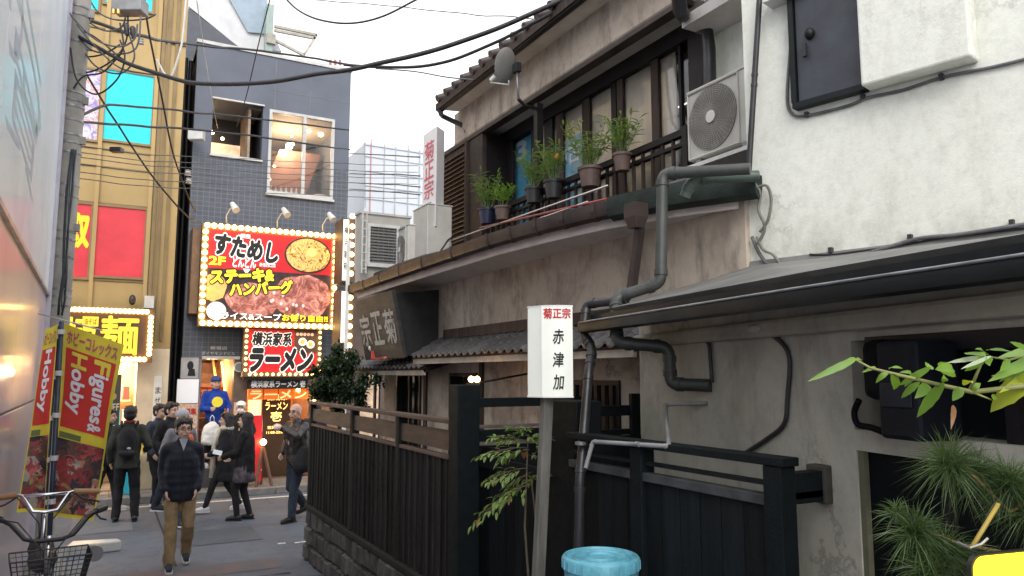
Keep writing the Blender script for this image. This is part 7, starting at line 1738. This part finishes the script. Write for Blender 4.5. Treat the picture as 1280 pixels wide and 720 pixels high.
# nandina in front of the gate
def frond(lf, lr, tw, p, d, L, n):
    up2 = V((0, 0, 1)); d = d.normalized(); s_ = d.cross(up2).normalized(); last = p
    for j in range(1, n+1):
        t_2 = j/n; q_ = p+d*L*t_2-up2*L*.25*t_2*t_2; tw.tube([last, q_], .0025, 4); last = q_
        for sg in (-1, 1):
            dd = (s_*sg*.8+d*.7-up2*.25+rdir()*.25); k = L*.55*(1-.55*t_2)
            for i in range(1, 4): q2 = q_+dd*k*i/3; leaf(lr if rnd.random() < .06 else lf, q2, dd+rdir()*.5, up2, .055, .020, .15, .3)
            tw.tube([q_, q_+dd*k], .0015, 3)
nb0 = onD(672, 760, 4.6)
t = thing('nandina_shrub', 'slender nandina shrub with layered green fronds in front of the black gate', 'shrub', (nb0.x, nb0.y, gz(nb0.x, nb0.y)))
tw, lf, lr = MB(), MB(), MB(); g0_ = gz(nb0.x, nb0.y)
s1_, s2_ = onD(660, 545, 4.5), onD(664, 600, 4.5)
tw.tube([V((nb0.x, nb0.y, g0_)), onD(656, 660, 4.55), s1_], [.009, .007, .004], 6); tw.tube([V((nb0.x+.03, nb0.y, g0_)), onD(670, 650, 4.5), s2_], [.008, .006, .004], 6)
for (px, py, ex, ey) in ((660, 560, 600, 565), (660, 552, 612, 545), (662, 548, 640, 530), (664, 575, 690, 540), (660, 585, 608, 598), (664, 600, 598, 640), (666, 605, 618, 625), (668, 600, 690, 590), (662, 562, 628, 575), (664, 590, 640, 612), (660, 550, 676, 552)):
    a, b = onD(px, py, 4.5), onD(ex, ey, 4.5+rnd.uniform(-.18, .15)); frond(lf, lr, tw, a, b-a+V((0, 0, .05)), (b-a).length*.85, 6)
setp(build(tw, 'stems', TWIG, t), kind='stuff'); setp(build(lf, 'leaves', NG, t), kind='stuff'); setp(build(lr, 'red_leaves', RG, t), kind='stuff')
# foreground branch at the right: every leaf is its own part
fd_ = 1.55
t = thing('leafy_branch', 'bright green leafy branch reaching in from the right edge in front of the dark window', 'branch', onD(1300, 470, fd_))
def bpath(pts, r0, r1, nm='branch'):
    P_ = [onD(x, y, fd_+dz) for x, y, dz in pts]; return build(MB().tube(P_, [r0+(r1-r0)*k/(len(P_)-1) for k in range(len(P_))], 6), nm, mat('green_twig', (.26, .28, .09), (.2, .2, .08), .6), t, smooth=True)
bpath([(1330, 476, 0), (1270, 484, .0), (1215, 490, .02), (1170, 480, 0), (1120, 468, -.02), (1088, 460, -.02), (1070, 450, -.02)], .007, .002)
bpath([(1212, 489, .02), (1222, 465, .0), (1232, 443, -.02)], .004, .0015, 'twig'); bpath([(1215, 490, .02), (1240, 500, .0)], .003, .0015, 'twig'); bpath([(1330, 455, .05), (1290, 462, .03), (1240, 470, 0)], .003, .0015, 'twig'); bpath([(1300, 440, 0), (1262, 450, 0), (1238, 446, -.02)], .003, .0015, 'twig')
LV = [(1070, 449, 1016, 472, .020, 0), (1068, 448, 1043, 462, .022, 0), (1070, 449, 1080, 447, .01, 0), (1095, 460, 1082, 462, .010, 0), (1110, 466, 1093, 477, .016, 0), (1118, 468, 1124, 478, .030, 0), (1112, 462, 1125, 455, .016, 0), (1150, 470, 1120, 480, .026, 0), (1164, 460, 1118, 480, .022, 0), (1150, 478, 1122, 498, .020, 0), (1160, 480, 1150, 494, .034, 0), (1180, 478, 1142, 525, .030, 0),
      (1165, 462, 1158, 452, .014, 0), (1190, 462, 1180, 456, .030, 0), (1172, 455, 1200, 470, .034, 0), (1200, 484, 1194, 500, .028, 0), (1192, 505, 1192, 530, .014, 3), (1232, 446, 1186, 452, .014, 1), (1232, 446, 1205, 436, .022, 0), (1228, 446, 1218, 462, .024, 0), (1234, 440, 1258, 426, .016, 0), (1232, 446, 1240, 456, .03, 0), (1236, 443, 1226, 430, .018, 0), (1238, 446, 1205, 456, .012, 1),
      (1290, 470, 1232, 512, .060, 2), (1300, 448, 1246, 466, .034, 0), (1310, 435, 1250, 442, .026, 0), (1295, 455, 1240, 475, .022, 0), (1262, 450, 1254, 462, .02, 0), (1215, 488, 1225, 478, .02, 0), (1240, 498, 1252, 490, .016, 0), (1300, 462, 1262, 480, .028, 2), (1205, 480, 1216, 472, .022, 2), (1178, 476, 1188, 466, .018, 0), (1140, 470, 1134, 460, .014, 0), (1290, 440, 1272, 425, .02, 0)]
PALE = leafmat('pale_backed_leaf', (.42, .50, .36), (.36, .44, .3))
for k, (x0_, y0__, x1_, y1__, w__, c_) in enumerate(LV):
    a, b = onD(x0_, y0__, fd_+rnd.uniform(-.05, .05)), onD(x1_, y1__, fd_+rnd.uniform(-.08, .06)); mb = MB(); leaf_hi(mb, a, b-a, (-FH+V((0, 0, rnd.uniform(.2, .9)))+rgt*rnd.uniform(-.3, .3)).normalized(), (b-a).length, w__*.72, .22, .22)
    build(mb, 'leaf', (LG, PALE, YG2, RG)[c_], t, smooth=True)
# pine clusters
t = thing('pine_branch', 'pine branch with dense tufts of long green needles in front of the dark doorway', 'branch', onD(1290, 640, 1.75))
pd = 1.75
tw = MB(); tw.tube([onD(1330, 600, pd), onD(1262, 640, pd), onD(1222, 600, pd), onD(1195, 575, pd)], [.006, .005, .004, .002], 7); tw.tube([onD(1340, 740, pd+.1), onD(1250, 690, pd+.05), onD(1200, 680, pd), onD(1150, 660, pd)], [.006, .005, .004, .002], 7)
build(tw, 'pine_twig', mat('pine_twig_bark', (.30, .20, .07), (.2, .13, .05), .8), t, smooth=True)
for k, (px, py, dd, r_, n_s) in enumerate(((1186, 580, 0, 54, 420), (1222, 592, .03, 50, 300), (1262, 605, -.02, 56, 420), (1290, 640, 0, 50, 260), (1145, 665, .0, 48, 340), (1180, 690, .02, 52, 340), (1215, 705, .03, 46, 260), (1160, 715, 0, 44, 260), (1120, 640, .03, 26, 110), (1250, 630, .05, 40, 200))):
    c_ = onD(px, py, pd+dd); nd = MB(); R3 = r_*rnd.uniform(.95, 1.15)*pd/936; n_s = int(n_s*1.1); ax_ = (V((rnd.uniform(-.6, .6), rnd.uniform(-.4, .4), .5))).normalized()
    for j in range(n_s):
        d = (rdir()+ax_*.35).normalized(); L_ = R3*rnd.choice((.6, .8, .95, 1.0, 1.2)); o2 = c_+rdir()*R3*.14; e2 = o2+d*L_-V((0, 0, L_*.30)); m2_ = o2+d*L_*.5-V((0, 0, L_*.06)); s_ = d.cross(rdir()).normalized()*.0010
        nd.add([o2-s_, o2+s_, m2_+s_*.9, m2_-s_*.9, e2], [(0, 1, 2, 3), (3, 2, 4)])
    setp(build(nd, 'needle_tuft', PG, t), kind='stuff')
# tie and yellow lit sign in the corner
t = thing('yellow_sign', 'glowing yellow sign with a rounded dark frame in the bottom right corner', 'sign', onD(1260, 730, 1.6))
ys = 1.62; c0, c1 = onD(1213, 694, ys), onD(1213, 762, ys); c2 = onD(1420, 705, ys+.15)
u = (c2-c0); u.z = 0; un = u.normalized(); nn = V((un.y, -un.x, 0))
def rrect(o, w_, h, r_, n=6):
    pts = []
    for cx_, cz_, a0 in ((w_-r_, -r_, 0), (r_, -r_, 90), (r_, -h+r_, 180), (w_-r_, -h+r_, 270)):
        for k in range(n+1): a = R(a0+90*k/n); pts.append(o+un*(cx_+math.cos(a)*r_)+V((0, 0, cz_+math.sin(a)*r_)))
    return pts
outer = rrect(c0, .42, .32, .03); build(MB().rings([outer, [p-nn*.012 for p in outer]]), 'sign_case', BLKM, t, smooth='auto')
inner = rrect(c0+un*.004-V((0, 0, .004)), .412, .312, .028); build(MB().rings([[p+nn*.003 for p in inner], [p+nn*.001 for p in inner]]), 'lit_face', flat('yellow_lit_face', (.95, .74, .02), .4, emit=2.2, noisy=.03), t)
b_ = onD(1248, 630, 1.66); build(MB().tube([b_, onD(1215, 684, 1.63)], .005, 6), 'support_cane', mat('cane', (.42, .30, .06), (.3, .22, .05), .6), t, smooth=True)
tp = onD(1212, 685, 1.62); build(MB().tube([tp-rgt*.025+V((0, 0, .012)), tp, tp+rgt*.025+V((0, 0, .008)), tp+rgt*.04+V((0, 0, .02))], .003, 5), 'wire_tie', STEEL, t)
# ================================================================== OVERHEAD WIRES
def wire(label, pts, r=.012, m=CABLE, sag=0, name='overhead_cable', tight=False, grp=None):
    P_ = [V(p) for p in pts]; out = []
    if sag and len(P_) == 2:
        for k in range(25): t_2 = k/24; p = P_[0].lerp(P_[1], t_2); p.z -= sag*4*t_2*(1-t_2); out.append(p)
    else:
        for i in range(len(P_)-1):
            p0, p1, p2, p3 = P_[max(i-1, 0)], P_[i], P_[i+1], P_[min(i+2, len(P_)-1)]
            for j in range(7): t_2 = j/7; out.append(.5*((2*p1)+(-p0+p2)*t_2+(2*p0-5*p1+4*p2-p3)*t_2*t_2+(-p0+3*p1-3*p2+p3)*t_2**3))
        out.append(P_[-1])
    return solo(MB().tube([p+V((0, 0, .02*noise.noise(p*1.7))) for p in out], r*.78, 6), name, label, 'cable', m, grp, smooth=True)
WD = 8.4
def wp(l, d=WD): return [onD(x, y, (d if not isinstance(d, tuple) else d[0]+(d[1]-d[0])*i/(len(l)-1))) for i, (x, y) in enumerate(l)]
wire('thick black bundled cable sweeping from the pole up to the tavern roof', wp([(86, 38), (150, 75), (215, 98), (260, 105), (330, 103), (400, 92), (470, 80), (560, 58), (640, 28), (712, -4)], (8.6, 7.2)), .032)
wire('second black cable below the thick bundle rising to the tavern roof edge', wp([(430, 80), (500, 84), (560, 76), (620, 52), (680, 22), (735, -8)], (8, 7.2)), .022)
wire('pale thin cable crossing the white sky towards the tavern roof', wp([(385, 0), (470, 6), (560, 15), (640, 22), (700, 24)], (12, 8)), .010, CABLEG)
wire('looping dark cable at the top centre of the sky', wp([(350, -10), (372, 12), (400, 26), (440, 29), (480, 20), (530, -6)], (9, 8.5)), .016)
wire('thin wavering cable ending at the tavern roof below the thick bundle', wp([(470, 86), (520, 90), (560, 96), (592, 99)], (9, 8.4)), .011, CABLEG)
wire('dark cable crossing the upper slate facade below the window heads', wp([(78, 158), (130, 132), (180, 134), (240, 140), (300, 146), (370, 155), (436, 162)], (8.7, 15.9)), .024)
wire('dark cable crossing the lit upstairs window, ending at a white junction box', wp([(78, 150), (150, 156), (235, 162), (330, 172), (400, 182), (437, 187)], (8.7, 15.9)), .024)
wire('twisted black messenger cable just above the slate building window', wp([(90, 20), (180, 46), (215, 52), (260, 58), (330, 64), (436, 80)], (8.7, 15.9)), .030)
lbs = ['top', 'second', 'third', 'fourth', 'fifth', 'lowest']
for k, (ya_, yb_2) in enumerate(((182, 205), (190, 213), (196, 221), (204, 228), (214, 238), (222, 246))):
    wire('thin grey service wire, %s of the six crossing gold and slate facades' % lbs[k], wp([(92, ya_), (200, ya_+12), (320, yb_2-6), (437, yb_2), (522, yb_2+2)], (8.8, 14)), .008, CABLEG, grp='thin service wires across the street')
for k, (y_a, y_b) in enumerate(((192, 196), (217, 219), (228, 233), (236, 243))):
    wire('dark thin wire, %s of the four crossing in front of the pale sheeted block' % lbs[k], wp([(437, y_a), (525, y_b)], (14, 10)), .012, CABLE, grp='wires before the pale block')
wire('slanting dark cable falling across the turquoise poster to the gap', wp([(97, 70), (115, 105), (150, 160), (190, 220), (232, 268), (245, 276)], (8.6, 14)), .020)
wire('long dark cable hanging from the top edge down past the gold building corner', wp([(180, -8), (186, 40), (200, 110), (216, 190), (235, 245), (245, 265)], (8.8, 14)), .018)
wire('steep black cable descending from the sky over the slate building', wp([(340, -10), (322, 60), (308, 120), (296, 158)], (10, 15.8)), .012)
wire('white wavy cable hanging from the top of the gold building corner', wp([(233, -8), (230, 30), (226, 60), (214, 96), (206, 92), (196, 74)], (10, 10)), .018, WHITEMETAL)
wire('thin pale cable falling across the slate building to its recess', wp([(246, 0), (255, 60), (266, 130), (272, 160)], (12, 15.8)), .010, WHITEMETAL)
lbs2 = ['strand nearest the pole', 'widest loop', 'long lower strand', 'strand rising from the band', 'uppermost', 'second highest', 'third highest', 'middle', 'third lowest', 'second lowest', 'lowest']
loops = [[(84, 12), (98, 30), (122, 52), (150, 58), (168, 48), (172, 30)], [(88, 60), (96, 100), (120, 118), (146, 100), (156, 72), (150, 50)], [(96, 30), (118, 58), (148, 84), (180, 92), (210, 96)], [(92, 110), (104, 96), (126, 92), (140, 80), (154, 60), (150, 30)], [(90, 25), (110, 60), (140, 68), (170, 60), (176, 20)], [(92, 35), (115, 44), (150, 72), (172, 84)], [(95, 45), (118, 82), (150, 92), (168, 72), (160, 40)], [(93, 92), (120, 88), (145, 72), (158, 50), (160, 20)], [(100, 20), (130, 38), (152, 34), (158, 15)], [(92, 55), (105, 70), (130, 68), (150, 56)], [(110, -5), (122, 15), (145, 25), (180, 24), (195, 18)]]
for k, l in enumerate(loops): wire('tangled cable loop beside the pole transformer box, %s of the tangle' % lbs2[k], wp(l, 8.4+.04*k), .013, CABLE if k % 2 else CABLEG, grp='tangled loops at the pole')
# splice box hanging above the gold facade
a = onD(138, -4, 8.5); b = onD(178, 14, 8.5)
t = thing('splice_case', 'grey cable splice box hanging in the tangle of wires', 'box', ((a.x+b.x)/2, a.y, b.z))
build(MB().obox(onD(138, 12, 8.5), rgt*(40*8.5/936), FH*.2, V((0, 0, .17))), 'case', PALEPIPE, t, bev=.012)
for px in (142, 148): build(MB().cyl(onD(px, 12, 8.5), onD(px, 17, 8.5), .022, None, 8), 'brass_gland', flat('brass', (.6, .42, .15), .35, .8), t)
for k, (px, py, lb_) in enumerate(((158, 40, 'black cable joint hanging below the splice box'), (166, 44, 'second black cable joint to the right of the first one'))): solo(MB().cap(onD(px, py-8, 8.5), onD(px+1, py+3, 8.5), .035, .025), 'cable_joint', lb_, 'cable joint', BLACKPIPE, smooth=True)
m_ = MB().obox(onD(136, 189, 9.0), rgt*.14, FH*.1, V((0, 0, .06))); solo(m_, 'cable_closure', 'small black cable closure on the wires before the gold facade', 'box', BLACKPIPE, bev=.008)
m_ = MB().obox(onD(234, 174, 14.2), rgt*.3, FH*.15, V((0, 0, .2))); solo(m_, 'junction_box', 'white junction box on the cable left of the slate building recess', 'box', WHITEMETAL, bev=.02)
for k, (px, py) in enumerate(((176, 97-45), (235, 216), (236, 226))):
    c_ = onD(px, py, 12); solo(MB().lathe(c_, [(.02, -.05), (.055, -.04), (.03, -.02), (.055, 0), (.03, .02), (.05, .04), (.02, .05)], 10), 'insulator', ['white insulator on the gold building corner post', 'upper white insulator by the slate building edge', 'lower white insulator by the slate building edge'][k], 'insulator', WHITEMETAL, smooth='auto')
